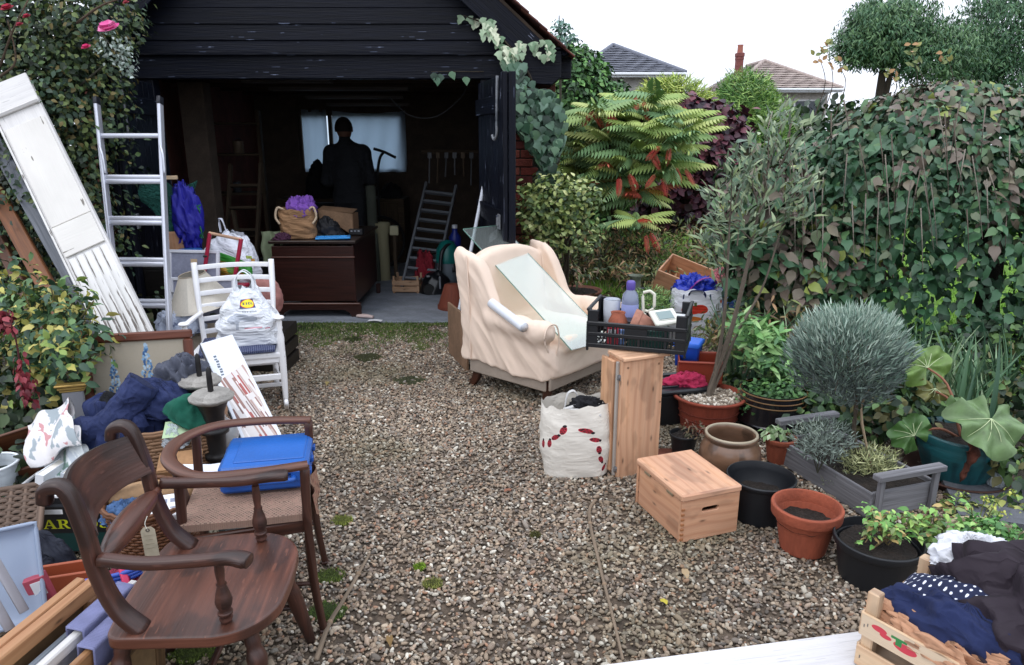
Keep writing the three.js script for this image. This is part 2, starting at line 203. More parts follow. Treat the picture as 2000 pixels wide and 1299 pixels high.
{
  seed(3);
  const th = []; for (let i = 0; i < 15000; i++) { const x = rr(-2.55, 0.1), z = -6.42 + Math.abs(R() + R() - 1) * 0.95 * (0.6 + 0.6 * (fbm(x * 2, 1) + 0.5)); if (fbm(x * 2.2, z * 2.2, 4) > -0.16) th.push([x, z]); }
  grass('threshold_grass', 'short grass and moss along the garage threshold', th, 0.034, 0.008, ['#4d6428', '#5f7a34', '#3f5826', '#6b8040', '#748a44']);
  const lw = []; for (let i = 0; i < 26000; i++) { const z = -4.7 - 9 * R() * R(), x = rr(1.9, 8); lw.push([x, z]); if (i % 9 === 0) lw.push([rr(0.75, 1.25), rr(-8.3, -7.5)]); }
  grass('lawn_grass', 'bright green mown grass of the back lawn', lw, 0.06, 0.012, ['#7fb03a', '#90bf45', '#6f9f34']);
  { const ms = sheet((a, c) => { const x = lerp(-2.6, 0.1, a), z = lerp(-5.55, -6.43, c), k = fbm(x * 2.8, z * 2.8, 4) * 2.3 + (c - 0.5) * 0.8; return V(x, -0.012 + 0.026 * sstep(k, 0.0, 0.3) + 0.008 * fbm(x * 14, z * 14), z); }, 150, 60, 0.006, (a, c) => [a * 2.7, c * 0.9]); const o = part(scene, 'threshold_moss', ms, mat('#66703a', 1, { map: soilTex, bump: fineBump, bs: 0.012 })); info(o, 'ragged mat of moss before the garage threshold', 'moss', null, 'stuff'); }
  // moss cushions: each a bumpy low patch
  const moss = (px, py, r, c) => { const p = G(px, py); const g = new THREE.SphereGeometry(1, 28, 12, 0, 2 * PI, 0, PI / 2); warp(g, (v) => { const a = Math.atan2(v.z, v.x), q = 1 + 0.45 * ns(Math.cos(a) * 2 + px, Math.sin(a) * 2) + 0.15 * ns(Math.cos(a) * 6 + px, Math.sin(a) * 6); v.set(v.x * r * q, v.y * 0.017 + 0.006 * ns(v.x * 9 + px, v.z * 9), v.z * r * q * 0.8); }); const m = new THREE.Group(); const b = thing('moss_patch', 'low green moss cushion growing between the pebbles', 'moss', [p.x, 0.004, p.z], 0, 'moss cushions on the gravel'); b.userData.kind = 'stuff'; part(b, 'cushion', g, mat(c, 1, { map: soilTex, bump: fineBump, bs: 0.02 })); const l = []; for (let i = 0; i < 260; i++) { const a = R() * 6.3, d = r * Math.sqrt(R()) * 1.05; l.push({ m: mtx(V(Math.cos(a) * d, 0.008, Math.sin(a) * d * 0.8), new THREE.Euler(rr(-0.5, 0.5), R() * 6, rr(-0.5, 0.5)), V(0.003, rr(0.008, 0.018), 0.01)), c: new THREE.Color(c).multiplyScalar(rr(0.7, 1.5)) }); } bankInst(b, 'moss_fronds', bladeGeo, mat('#ffffff', 0.8), l); };
  moss(668, 1022, 0.05, '#8a9440'); moss(820, 1113, 0.025, '#7fa02c'); moss(845, 1145, 0.04, '#8a9048'); moss(645, 1130, 0.06, '#6f8434'); moss(640, 1200, 0.07, '#5f7832'); moss(1045, 1050, 0.025, '#5a5a2c'); moss(380, 1275, 0.08, '#6f8434'); moss(600, 640, 0.2, '#4c5c2c'); moss(720, 700, 0.12, '#5e6238'); moss(800, 745, 0.12, '#5f6440'); moss(690, 665, 0.1, '#56622e');
}

const chipTex = tex(512, 256, (u, v) => { const w = v + 0.02 * pf(u, v, 3, 4, 3, 2), s = pf(u, w, 10, 60, 1, 3) + 0.25 * (pf(u, v, 3, 5, 8, 2) - 0.5), m = sstep(s, 0.675, 0.71), g = 0.6 + 0.7 * pf(u, w, 5, 50, 2, 3); return [lerp(0.04 * g, 0.55, m), lerp(0.058 * g, 0.58, m), lerp(0.115 * g, 0.66, m)]; }, { rep: [0.7, 1.6] });
// ---------------------------------------------------------------- garage
const ZF = -6.45;                                   // front plane
const garage = thing('timber_garage', 'black weatherboarded garage with open doors and clay tiled roof', 'garage');
{
  seed(4);
  const XR = A(945, 300, ZF).x, XL = A(318, 300, ZF).x, YL = A(600, 155, ZF).y, XC = (XL + XR) / 2, HW = A(1072, 95, ZF + 0.2).x - XC - 0.16, SL = Math.tan(rad(41)), BC = A(981, 40, ZF + 0.2), EY = BC.y + 0.03 + (BC.x - XC) * SL - HW * SL, ZB = -10.4;
  const black = (k) => mat(['#ffffff', '#e2e6ea', '#cfd6de', '#f2f0ee'][k % 4], 0.5, { map: chipTex, bump: grainBump, bs: 0.003, specularIntensity: 0.4 });
  const dark = mat('#57473a', 0.9, { map: grainTex, bump: fineBump, bs: 0.003 });
  // weatherboards on the gable
  const bh = 0.126; for (let i = 0; i < 16; i++) { const y = YL + 0.19 + i * bh, half = HW + 0.02 - Math.max(0, (y + bh - EY) / SL) + 0.1; if (half < 0.2) break; part(garage, 'weatherboard', box(half * 2, bh + 0.02, 0.022, XC, y + bh / 2, ZF + 0.022 + 0.003 * (i % 3), 0.004, -0.09, 0, rr(-0.0012, 0.0012)), black(i)); }
  part(garage, 'lintel', box(XR - XL + 1.5, 0.2, 0.12, XC, YL + 0.1, ZF, 0.006), black(1)); part(garage, 'lintel_batten', box(XR - XL + 1.3, 0.03, 0.03, XC, YL + 0.2, ZF + 0.085, 0.004), black(2));
  // bargeboards and roof
  const L = (HW + 0.16) / Math.cos(rad(41)), AY = EY + HW * SL;
  for (const s of [1, -1]) { const mx = XC + s * (HW + 0.16) / 2, my = AY - (HW + 0.16) / 2 * SL; part(garage, 'bargeboard', box(L, 0.19, 0.03, mx, my - 0.03, ZF + 0.20, 0.005, 0, 0, -s * rad(41)), black(3)); part(garage, 'barge_fillet', box(L, 0.04, 0.03, mx - s * 0.02, my - 0.13, ZF + 0.205, 0.004, 0, 0, -s * rad(41)), black(0));
    part(garage, 'roof_deck', box(L + 0.06, 0.03, -ZB + ZF + 0.25, mx, my + 0.11, (ZF + ZB) / 2 + 0.08, 0.004, 0, 0, -s * rad(41)), dark); }
  const tileG = [0, 1, 2].map(() => box(0.17, 0.014, 0.163, 0, 0, 0, 0.004)), tileM = ['#6f3a30', '#7c463a', '#5f352f', '#84503f'].map((c) => mat(c, 0.85, { map: blotTex, bump: fineBump, bs: 0.002 }));
  for (let r = 0; r * 0.1 < L + 0.05; r++) for (let c = 0; c < 5; c++) { const d = L / 2 - r * 0.1 + 0.06, mx = XC + (HW + 0.16) / 2, my = AY - (HW + 0.16) / 2 * SL, a = rad(41), x = mx + Math.cos(a) * d + Math.sin(a) * 0.15, y = my - Math.sin(a) * d + Math.cos(a) * 0.15; const m = part(garage, 'roof_tile', tileG[(r + c) % 3], tileM[Math.floor(R() * 4)]); m.position.set(x, y, ZF + 0.17 - c * 0.166 + (r % 2) * 0.03 + rr(-0.006, 0.006)); m.rotation.set(0, 0, -a + 0.07 + rr(-0.012, 0.012)); }
  part(garage, 'roof_covering', box(L + 0.05, 0.02, 3.2, XC + (HW + 0.16) / 2 + 0.1, AY - (HW + 0.16) / 2 * SL + 0.12, ZF - 2.35, 0.004, 0, 0, -rad(41)), tileM[1]); part(garage, 'roof_covering', box(L + 0.05, 0.02, 4.1, XC - (HW + 0.16) / 2 - 0.1, AY - (HW + 0.16) / 2 * SL + 0.12, ZF - 1.85, 0.004, 0, 0, rad(41)), tileM[0]);
  // eaves box at the foot of the gable
  const e0 = A(1018, 165, ZF + 0.2), e1 = A(1095, 100, ZF + 0.2); { const w = e1.x - e0.x, h = e1.y - e0.y; part(garage, 'eaves_box', (() => { const s = new THREE.Shape(); s.moveTo(0, 0.02); s.lineTo(w * 0.78, 0); s.lineTo(w, h * 0.22); s.lineTo(w, h * 0.98); s.lineTo(0, h * 1.05); const g = new THREE.ExtrudeGeometry(s, { depth: 0.5, bevelSize: 0.006, bevelThickness: 0.006, bevelSegments: 1 }); return tf(g, e0.x, e0.y, ZF - 0.28); })(), black(2)); part(garage, 'gutter_end', sweep([[e1.x + 0.02, e1.y - 0.02, ZF + 0.2], [e1.x + 0.03, e1.y - 0.025, ZF - 3.4]], [0.055, 0.03], { n: 2, seg: 10 }), black(1)); part(garage, 'eaves_fascia', box(w, 0.02, 0.5, e0.x + w / 2, e1.y + 0.02, ZF - 0.03, 0.003), black(3)); }
  // posts
  for (const [x, n] of [[XR + 0.03, 1], [XL - 0.05, -1]]) part(garage, 'door_post', box(0.11, YL, 0.12, x, YL / 2, ZF - 0.03, 0.005), black(0));
  // brick pier right of the doors, facing the drive
  const brG = [0, 1, 2].map(() => box(0.215, 0.065, 0.1025, 0, 0, 0, 0.005)), brH = box(0.1025, 0.065, 0.1025, 0, 0, 0, 0.005), brM = ['#8a3f36', '#7a3730', '#93493e', '#6e3430', '#9a5246'].map((c) => mat(c, 0.9, { map: blotTex, bump: fineBump, bs: 0.003 }));
  const x0 = XR + 0.1, x1 = A(1052, 250, ZF).x; part(garage, 'pier_core', box(x1 - x0 - 0.01, YL, 0.2, (x0 + x1) / 2, YL / 2, ZF - 0.12, 0.003), mat('#4f4742', 1, { map: soilTex, bump: fineBump, bs: 0.004 }));
  for (let r = 0; r * 0.075 < YL - 0.07; r++) for (let x = x0 + (r % 2 ? 0 : 0); x < x1 - 0.05;) { const half = r % 2 && x === x0; const w = Math.min(half ? 0.1025 : 0.215, x1 - x); const g = half ? brH : brG[r % 3]; const m = part(garage, 'brick', g, brM[Math.floor(R() * 5)]); m.position.set(x + w / 2, 0.04 + r * 0.075, ZF - 0.06 + rr(-0.003, 0.003)); if (w < 0.2 && !half) m.scale.x = w / 0.215; x += w + 0.01; }
  { const p = A(1012, 238, ZF + 0.02); part(garage, 'vent_grille', [box(0.12, 0.2, 0.03, p.x + 0.04, p.y, ZF + 0.01, 0.004), ...[0, 1, 2, 3].map((k) => box(0.1, 0.012, 0.03, p.x + 0.04, p.y - 0.07 + k * 0.045, ZF + 0.03, 0.002))], black(0)); }
  // walls: timber on brick, with thickness
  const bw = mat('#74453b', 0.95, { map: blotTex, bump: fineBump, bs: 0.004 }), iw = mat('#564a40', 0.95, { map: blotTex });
  part(garage, 'side_wall', box(0.2, YL + 0.3, ZF - ZB - 0.1, x1 + 0.05, (YL + 0.3) / 2, (ZF + ZB) / 2 - 0.1, 0.004), bw); part(garage, 'side_wall', box(0.2, YL + 0.3, ZF - ZB + 0.15, XL - 0.6, (YL + 0.3) / 2, (ZF + ZB) / 2 - 0.02, 0.004), bw); part(garage, 'front_return', box(0.5, YL, 0.2, XL - 0.36, YL / 2, ZF - 0.1, 0.004), bw);
  // inner brick pier on the left, each course laid
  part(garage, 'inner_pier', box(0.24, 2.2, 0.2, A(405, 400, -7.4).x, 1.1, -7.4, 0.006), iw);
  // back wall round a real window opening
  const w0 = A(590, 335, ZB), w1 = A(788, 219, ZB), bx0 = XL - 0.5, bx1 = x1 + 0.05; const bwall = (a, b, c, d) => part(garage, 'back_wall', box(b - a, d - c, 0.15, (a + b) / 2, (c + d) / 2, ZB, 0.003), iw);
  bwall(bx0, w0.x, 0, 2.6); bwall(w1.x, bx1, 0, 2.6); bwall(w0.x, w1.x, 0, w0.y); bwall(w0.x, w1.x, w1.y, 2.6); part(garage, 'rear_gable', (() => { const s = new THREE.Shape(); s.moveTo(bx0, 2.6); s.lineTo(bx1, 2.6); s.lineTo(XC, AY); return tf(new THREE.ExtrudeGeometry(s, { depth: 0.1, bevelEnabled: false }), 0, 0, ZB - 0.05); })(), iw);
  const win = part(garage, 'window', [box(w1.x - w0.x, 0.05, 0.06, (w0.x + w1.x) / 2, w0.y + 0.025, ZB + 0.02), box(w1.x - w0.x, 0.05, 0.06, (w0.x + w1.x) / 2, w1.y - 0.025, ZB + 0.02), box(0.05, w1.y - w0.y - 0.1, 0.06, w0.x + 0.025, (w0.y + w1.y) / 2, ZB + 0.02), box(0.05, w1.y - w0.y - 0.1, 0.06, w1.x - 0.025, (w0.y + w1.y) / 2, ZB + 0.02), box(0.05, w1.y - w0.y - 0.1, 0.06, A(646, 250, ZB).x, (w0.y + w1.y) / 2, ZB + 0.02)], dark);
  part(win, 'pane', box(w1.x - w0.x - 0.05, w1.y - w0.y - 0.05, 0.004, (w0.x + w1.x) / 2, (w0.y + w1.y) / 2, ZB + 0.01, 0.001), mat('#eaf2f6', 0.05, { transmission: 1, thickness: 0 }));
  part(garage, 'net_curtain', sheet((u, v) => { const c0 = A(648, 216, ZB + 0.07), c1 = A(796, 336, ZB + 0.07), x = lerp(c0.x, c1.x, u), y = lerp(c0.y, c1.y, v) - (v < 0.5 ? 0.04 * Math.sin(u * PI) * (1 - v) : 0); return V(x, y, ZB + 0.08 + 0.012 * Math.sin(u * 26 + 3 * v) * (0.5 + v)); }, 50, 12, 0), mat('#c0d0e0', 1, { transmission: 0.8, thickness: 0, side: THREE.DoubleSide }));
  part(garage, 'net_curtain', sheet((u, v) => { const c0 = A(588, 214, ZB + 0.07), c1 = A(645, 336, ZB + 0.07); return V(lerp(c0.x, c1.x, u), lerp(c0.y, c1.y, v), ZB + 0.08 + 0.008 * Math.sin(u * 14)); }, 16, 6, 0), mat('#c0d0e0', 1, { transmission: 0.8, thickness: 0, side: THREE.DoubleSide }));
  // ceiling joists, boards stored on them, floor
  for (let k = 0; k < 5; k++) part(garage, 'ceiling_joist', box(XR - XL + 1.1, 0.12, 0.05, XC, 2.28, ZF - 0.5 - k * 0.75, 0.004), dark);
  for (const [a, b, y, z] of [[480, 650, 2.2, -7.2], [530, 800, 2.17, -7.9], [600, 790, 2.12, -8.6], [640, 800, 2.06, -9.1]]) { const l = A(a, 200, z).x, r = A(b, 200, z).x; part(garage, 'stored_plank', box(r - l, 0.035, 0.16, (l + r) / 2, y, z, 0.004), mat('#6a645e', 0.8, { map: grainTex })); }
  part(garage, 'loft_boards', box(XR - XL + 1.0, 0.025, ZF - ZB - 0.3, XC, 2.355, (ZF + ZB) / 2, 0.003), dark);
  const fl = part(garage, 'floor_slab', [box(bx1 - bx0, 0.05, ZF - ZB, (bx0 + bx1) / 2, 0.005, (ZF + ZB) / 2 + 0.04, 0.01)], mat('#8b929d', 0.75, { map: blotTex, bump: fineBump, bs: 0.002 }));
  // shelves and hung tools at the back of the garage
  // the open doors: ledged and braced, vertical boards; d = [hinge x, z] to [free edge x, z]
  const doorLeaf = (hx, hz, fx, fz, hookAt, face) => {
    const w = Math.hypot(fx - hx, fz - hz), d = new THREE.Group(); d.name = 'door'; garage.add(d); d.position.set(hx, 0.06, hz); d.rotation.y = Math.atan2(-(fz - hz), fx - hx); const h = YL - 0.1, n = 8;
    for (let i = 0; i < n; i++) part(d, 'board', box(w / n - 0.003, h, 0.024, (i + 0.5) * w / n, h / 2, 0, 0.004), black(i));
    for (const y of [0.25, h / 2, h - 0.2]) part(d, 'ledge', box(w - 0.06, 0.13, 0.028, w / 2, y, face * 0.028, 0.005), black(2));
    part(d, 'stile', box(0.1, h, 0.035, w - 0.05, h / 2, face * 0.046, 0.005), black(3)); part(d, 'free_edge', box(0.012, h, 0.05, w + 0.007, h / 2, 0.0, 0.003), black(1));
    part(d, 'hook', sweep([[w - 0.14, h - 0.02, face * 0.075], [w - 0.14, h - 0.3, face * 0.08], [w - 0.15, h - 0.42, face * 0.08], [w - 0.19, h - 0.45, face * 0.09], [w - 0.21, h - 0.42, face * 0.1]], 0.011, { n: 30, seg: 8 }), mat('#8e9298', 0.5, { metalness: 0.4, map: rustTex }));
    part(d, 'latch', [box(0.07, 0.11, 0.012, w - 0.1, h * 0.5, face * 0.075, 0.003), box(0.035, 0.06, 0.02, w - 0.1, h * 0.5, face * 0.085, 0.003)], mat('#888b90', 0.5, { metalness: 0.3, map: rustTex }));
    return d;
  };
  const rf = A(1000, 140, -5.15), lf = A(205, 200, -5.15); doorLeaf(XR - 0.03, ZF + 0.06, rf.x, -5.15, 0, 1); doorLeaf(XL, ZF + 0.06, lf.x, -5.15, 0, -1);
}
const leafTex = tex(256, 256, (u, v) => 0.82 + 0.3 * (pf(u, v, 6, 6, 13, 4) - 0.45) + 0.1 * (pf(u, v, 30, 30, 3, 2) - 0.5), { rep: [2, 2] });
// ---------------------------------------------------------------- plants
// leaf along +y from the origin, face towards +z; prof = half width at five stations
function leafGeo(prof, { fold = 0.18, bend = 0.25, curl = 0 } = {}) {
  const n = prof.length, pos = [], idx = [], uv = []; prof.forEach((w, i) => { const t = i / (n - 1), z = -bend * t * t; for (const s of [-1, 0, 1]) { pos.push(s * w, t, z + (s ? fold * w : 0) + (s ? curl * (i % 2 ? 1 : -1) : 0)); uv.push(0.5 + s * w, t); } });
  for (let i = 0; i < n - 1; i++) for (let k = 0; k < 2; k++) { const a = i * 3 + k; idx.push(a, a + 1, a + 4, a, a + 4, a + 3); }
  const g = new THREE.BufferGeometry(); g.setAttribute('position', new THREE.Float32BufferAttribute(pos, 3)); g.setAttribute('uv', new THREE.Float32BufferAttribute(uv, 2)); g.setIndex(idx); g.computeVertexNormals(); return fin(g);
}
const LEAF = { ovate: leafGeo([0.03, 0.27, 0.33, 0.2, 0.005]), round: leafGeo([0.1, 0.42, 0.46, 0.3, 0.02], { bend: 0.2 }), narrow: leafGeo([0.02, 0.11, 0.12, 0.07, 0.004]), heart: leafGeo([0.16, 0.5, 0.4, 0.2, 0.01], { fold: 0.12, bend: 0.15 }), ivy: leafGeo([0.12, 0.5, 0.28, 0.26, 0.01], { fold: 0.25 }), needle: leafGeo([0.045, 0.06, 0.04, 0.004], { bend: 0.08 }), wavy: leafGeo([0.03, 0.22, 0.27, 0.17, 0.005], { curl: 0.05, bend: 0.4 }) };
const FOL = 1.32;
const leafMats = (cols, rough = 0.55) => cols.map((c) => mat('#' + new THREE.Color(c).multiplyScalar(FOL).getHexString(), rough, { side: THREE.DoubleSide }));
const leafWhite = (rough = 0.55) => mat('#ffffff', rough, { side: THREE.DoubleSide });
// one leaf placed: normal towards n, axis towards d
function place(p, n, d, s) { const y = d.clone().normalize(), z = n.clone().addScaledVector(y, -n.dot(y)); if (z.lengthSq() < 1e-5) z.set(0.3, 0.2, 1).addScaledVector(y, -y.z); z.normalize(); const x = new THREE.Vector3().crossVectors(y, z); return new THREE.Matrix4().makeBasis(x.multiplyScalar(s), y.multiplyScalar(s), z.multiplyScalar(s)).setPosition(p); }
function blob(list, c, r, n, o = {}) {
  const { size = 0.06, sv = 0.4, shell = 0.6, droop = 0.5, out = 0.8, rough = 0.3, fr = 2.5, tones = 1, gap = -0.35, lo = -1 } = o;
  for (let i = 0; i < n; i++) {
    const d = V(rr(-1, 1), rr(-1, 1), rr(-1, 1)); if (d.lengthSq() > 1 || d.lengthSq() < 0.01) { i--; continue; } d.normalize(); if (d.y < lo) continue;
    const bump = 1 + rough * fbm(d.x * fr + c.x, d.y * fr + c.y, d.z * fr, 3), k = lerp(shell, 1, Math.sqrt(R())) * bump; if (fbm(d.x * fr * 2.2 + 9, d.y * fr * 2.2, d.z * fr * 2.2 + c.z, 2) < gap) continue;
    const p = V(c.x + d.x * r.x * k, c.y + d.y * r.y * k, c.z + d.z * r.z * k), nrm = V(d.x * out + rr(-0.5, 0.5), d.y * out * 0.6 + 0.5 + rr(-0.4, 0.4), d.z * out + rr(-0.5, 0.5));
    const ax = V(rr(-1, 1) + d.x * 0.5, rr(-0.6, 0.7) - droop, rr(-1, 1) + d.z * 0.5);
    list.push({ m: place(p, nrm, ax, size * (1 - sv / 2 + sv * R())), p, t: clamp(0.5 + 0.9 * fbm(p.x * 2.5, p.y * 2.5, p.z * 2.5, 2) + rr(-0.45, 0.45), 0, 0.999) });
  }
}
function dress(t, list, geo, cols, named = 0, { rough = 0.55, name = 'leaf' } = {}) { // nearest leaves are parts of their own, the rest one mass; leaves in world space
  const ms = leafMats(cols, rough), inv = t.matrixWorld.clone(); t.updateMatrixWorld(true); inv.copy(t.matrixWorld).invert();
  list.sort((a, b) => a.p.distanceToSquared(camera.position) - b.p.distanceToSquared(camera.position));
  const near = list.slice(0, named), rest = list.slice(named), pick = (q) => Math.floor(q.t * cols.length) % cols.length;
  for (const q of near) { const m = part(t, name, geo, ms[pick(q)]); m.applyMatrix4(new THREE.Matrix4().multiplyMatrices(inv, q.m)); }
  if (rest.length) bankInst(t, 'foliage', geo, leafWhite(rough), rest.map((q) => ({ m: new THREE.Matrix4().multiplyMatrices(inv, q.m), c: new THREE.Color(cols[pick(q)]).multiplyScalar(FOL * rr(0.75, 1.2)) })));
}
const bark = (c) => mat(c, 0.95, { map: grainTex, bump: fineBump, bs: 0.006 });
const plant = (name, label, cat, p, group) => thing(name, label, cat, [p.x, p.y, p.z], 0, group);
const rel = (t, pts) => pts.map((p) => (Array.isArray(p) ? V(...p) : p.clone()).sub(t.position));
function limb(t, name, pts, r0, r1, m, seg = 6, n = 12) { return part(t, name, sweep(rel(t, pts), (k) => lerp(r0, r1, k) * (1 + 0.08 * Math.sin(k * 23)), { n, seg }), m); }

// --- climbing roses and shrubs at the left of the drive
seed(20);
{
  const t = plant('climbing_rose', 'tall climbing rose with pink blooms spreading over the garage door', 'rose', V(-3.9, 0, -5.0)), l = [];
  for (const [px, py, z, rx, ry, n] of [[30, 90, -5.0, 0.75, 0.6, 4600], [130, 200, -5.0, 0.42, 0.55, 2800], [60, 420, -5.0, 0.7, 0.8, 4200], [190, 30, -5.0, 0.3, 0.24, 900], [140, 400, -4.95, 0.32, 0.7, 2000]]) { const c = A(px, py, z); blob(l, c, V(rx, ry, 0.4), n, { size: 0.042, shell: 0.35, rough: 0.6, fr: 3.8, gap: -0.26 }); }
  dress(t, l, LEAF.ovate, ['#26361f', '#34482a', '#1d2b1c', '#445a30', '#5b6a38', '#2c402c', '#5e6a40', '#3b4f30', '#25392b', '#6a6038', '#1f3024', '#2f4634'], 220);
  for (const q of [[[-3.9, 0, -5.0], [-3.85, 0.9, -5.05], [-3.95, 1.8, -5], [-3.6, 2.4, -4.95]], [[-3.8, 0, -5.1], [-3.55, 1.1, -5.0], [-3.5, 2.0, -4.9], [-3.2, 2.5, -4.85]], [[-4.1, 0, -5], [-4.2, 1.2, -4.8], [-3.9, 2.1, -4.75]]]) limb(t, 'stem', q, 0.022, 0.007, bark('#6b5a46'));
  for (const [a, b, c] of [[[0, 130], [25, 60], [60, -10]], [[0, 150], [30, 120], [15, 40]], [[150, 45], [200, 10], [260, -10]]]) limb(t, 'twig', [A(...a, -4.65), A(...b, -4.6), A(...c, -4.65)], 0.008, 0.004, bark('#7a6653'));
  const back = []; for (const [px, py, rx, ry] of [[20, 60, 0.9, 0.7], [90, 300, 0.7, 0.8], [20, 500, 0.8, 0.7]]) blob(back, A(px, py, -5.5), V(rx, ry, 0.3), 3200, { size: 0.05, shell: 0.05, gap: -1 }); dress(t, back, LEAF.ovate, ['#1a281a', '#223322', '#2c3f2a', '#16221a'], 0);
  const bloom = (px, py, s, c) => { const p = A(px, py, -4.55).sub(t.position), f = new THREE.Group(); f.name = 'rose_bloom'; t.add(f); f.position.copy(p); f.rotation.set(0.5, 0.3, 0.1); const pg = sheet((u, v) => { const a = (u - 0.5) * 1.5, k = Math.sin(v * PI * 0.62 + 0.1); return V(Math.sin(a) * k, v * 0.9, 0.35 * k * Math.cos(a) + 0.1 * v * v); }, 6, 5, 0.03); for (let i = 0; i < 16; i++) { const m = part(f, 'petal', pg, mat(c[i % c.length], 0.8, {})); const o = i < 6 ? 1.05 : i < 11 ? 0.7 : 0.4; m.rotation.set(o, 0, 0, 'YXZ'); m.rotation.y = i * 2.4; m.scale.setScalar(s * (i < 6 ? 1 : 0.8)); } };
  bloom(212, 55, 0.06, ['#e06aa8', '#d8569a', '#ee8fbf']); bloom(168, 92, 0.026, ['#c8306c', '#d84a80']); bloom(14, 16, 0.035, ['#b0324a', '#a02a40']); bloom(52, 32, 0.022, ['#b03048', '#8e2438']); bloom(38, 48, 0.02, ['#a83c50']); bloom(246, 5, 0.018, ['#a03a48']);
}
{
  seed(21); const t = plant('silver_leaved_shrub', 'silvery pale leaved shoots hanging beside the pink rose', 'shrub', A(215, 110, -4.75)), l = []; blob(l, A(218, 95, -4.7), V(0.11, 0.13, 0.1), 120, { size: 0.026, shell: 0.1, rough: 0.5 }); blob(l, A(250, 120, -4.7), V(0.06, 0.14, 0.05), 60, { size: 0.03, shell: 0.1 }); dress(t, l, LEAF.ovate, ['#8e9a92', '#a7b1aa', '#74847a', '#5f7064'], 60); limb(t, 'stem', [A(190, 60, -4.75), A(225, 100, -4.7), A(262, 150, -4.7)], 0.004, 0.002, bark('#5a5a4a')); limb(t, 'stem', [[-3.9, 0, -5.15], [-3.7, 1.4, -5.1], A(200, 130, -4.8)], 0.02, 0.006, bark('#5a5a4a'));
}
{
  seed(22); const base = G(110, 830), t = plant('yellowing_peony', 'low leafy shrub with yellowing green leaves before the leaning boards', 'shrub', V(base.x, 0, base.z)), l = [];
  for (const [px, py, z, rx, ry, n] of [[90, 590, -3.5, 0.22, 0.16, 240], [110, 650, -3.35, 0.24, 0.2, 300], [40, 640, -3.45, 0.22, 0.25, 280], [70, 740, -3.35, 0.3, 0.2, 320], [150, 690, -3.25, 0.14, 0.14, 130], [10, 560, -3.6, 0.15, 0.2, 120]]) blob(l, A(px, py, z), V(rx, ry, 0.2), n * 1.2, { size: 0.056, shell: 0.15, rough: 0.7, fr: 3.4, droop: 0.25, gap: -0.15 });
  dress(t, l, LEAF.wavy, ['#4c6a3c', '#6f823e', '#939048', '#3c5a3a', '#2f4b34', '#a59c58', '#5a7848', '#274030', '#44603c'], 300); for (let i = 0; i < 9; i++) limb(t, 'stem', [V(base.x + rr(-0.2, 0.2), 0, base.z + rr(-0.1, 0.1)), A(rr(20, 170), rr(640, 700), -3.4), A(rr(10, 190), rr(540, 640), -3.4)], 0.006, 0.003, bark('#7a7148'));
  seed(23); const t2 = plant('red_leaved_plant', 'drooping dark red leaves among the yellowing shrub', 'plant', A(45, 760, -3.2)), l2 = []; blob(l2, A(50, 745, -3.05), V(0.035, 0.15, 0.04), 80, { size: 0.034, shell: 0.1, droop: 1.2 }); blob(l2, A(10, 625, -3.1), V(0.05, 0.06, 0.04), 60, { size: 0.036, shell: 0.1, droop: 0.8 }); dress(t2, l2, LEAF.ovate, ['#7a2a34', '#651f2a', '#8a3a3e', '#501820'], 60); limb(t2, 'stem', [G(60, 840), A(45, 760, -3.1), A(30, 660, -3.1), A(12, 610, -3.1)], 0.006, 0.003, bark('#6a3030'));
  seed(24); const t3 = plant('edging_undergrowth', 'dark green undergrowth behind the boxes at the bed edge', 'undergrowth', G(30, 900)), l3 = []; for (const [px, py, z, rx, ry, n] of [[20, 800, -3.3, 0.4, 0.25, 500], [100, 790, -3.5, 0.3, 0.15, 300], [0, 900, -2.9, 0.25, 0.12, 260], [130, 830, -3.6, 0.4, 0.2, 300], [300, 620, -4.9, 0.5, 0.2, 260]]) blob(l3, A(px, py, z), V(rx, ry, 0.25), n, { size: 0.06, shell: 0.2 }); dress(t3, l3, LEAF.ovate, ['#1f2e1c', '#2b3d24', '#3b4c2c', '#18241a', '#4a4a30'], 60); t3.userData.kind = 'stuff';
}
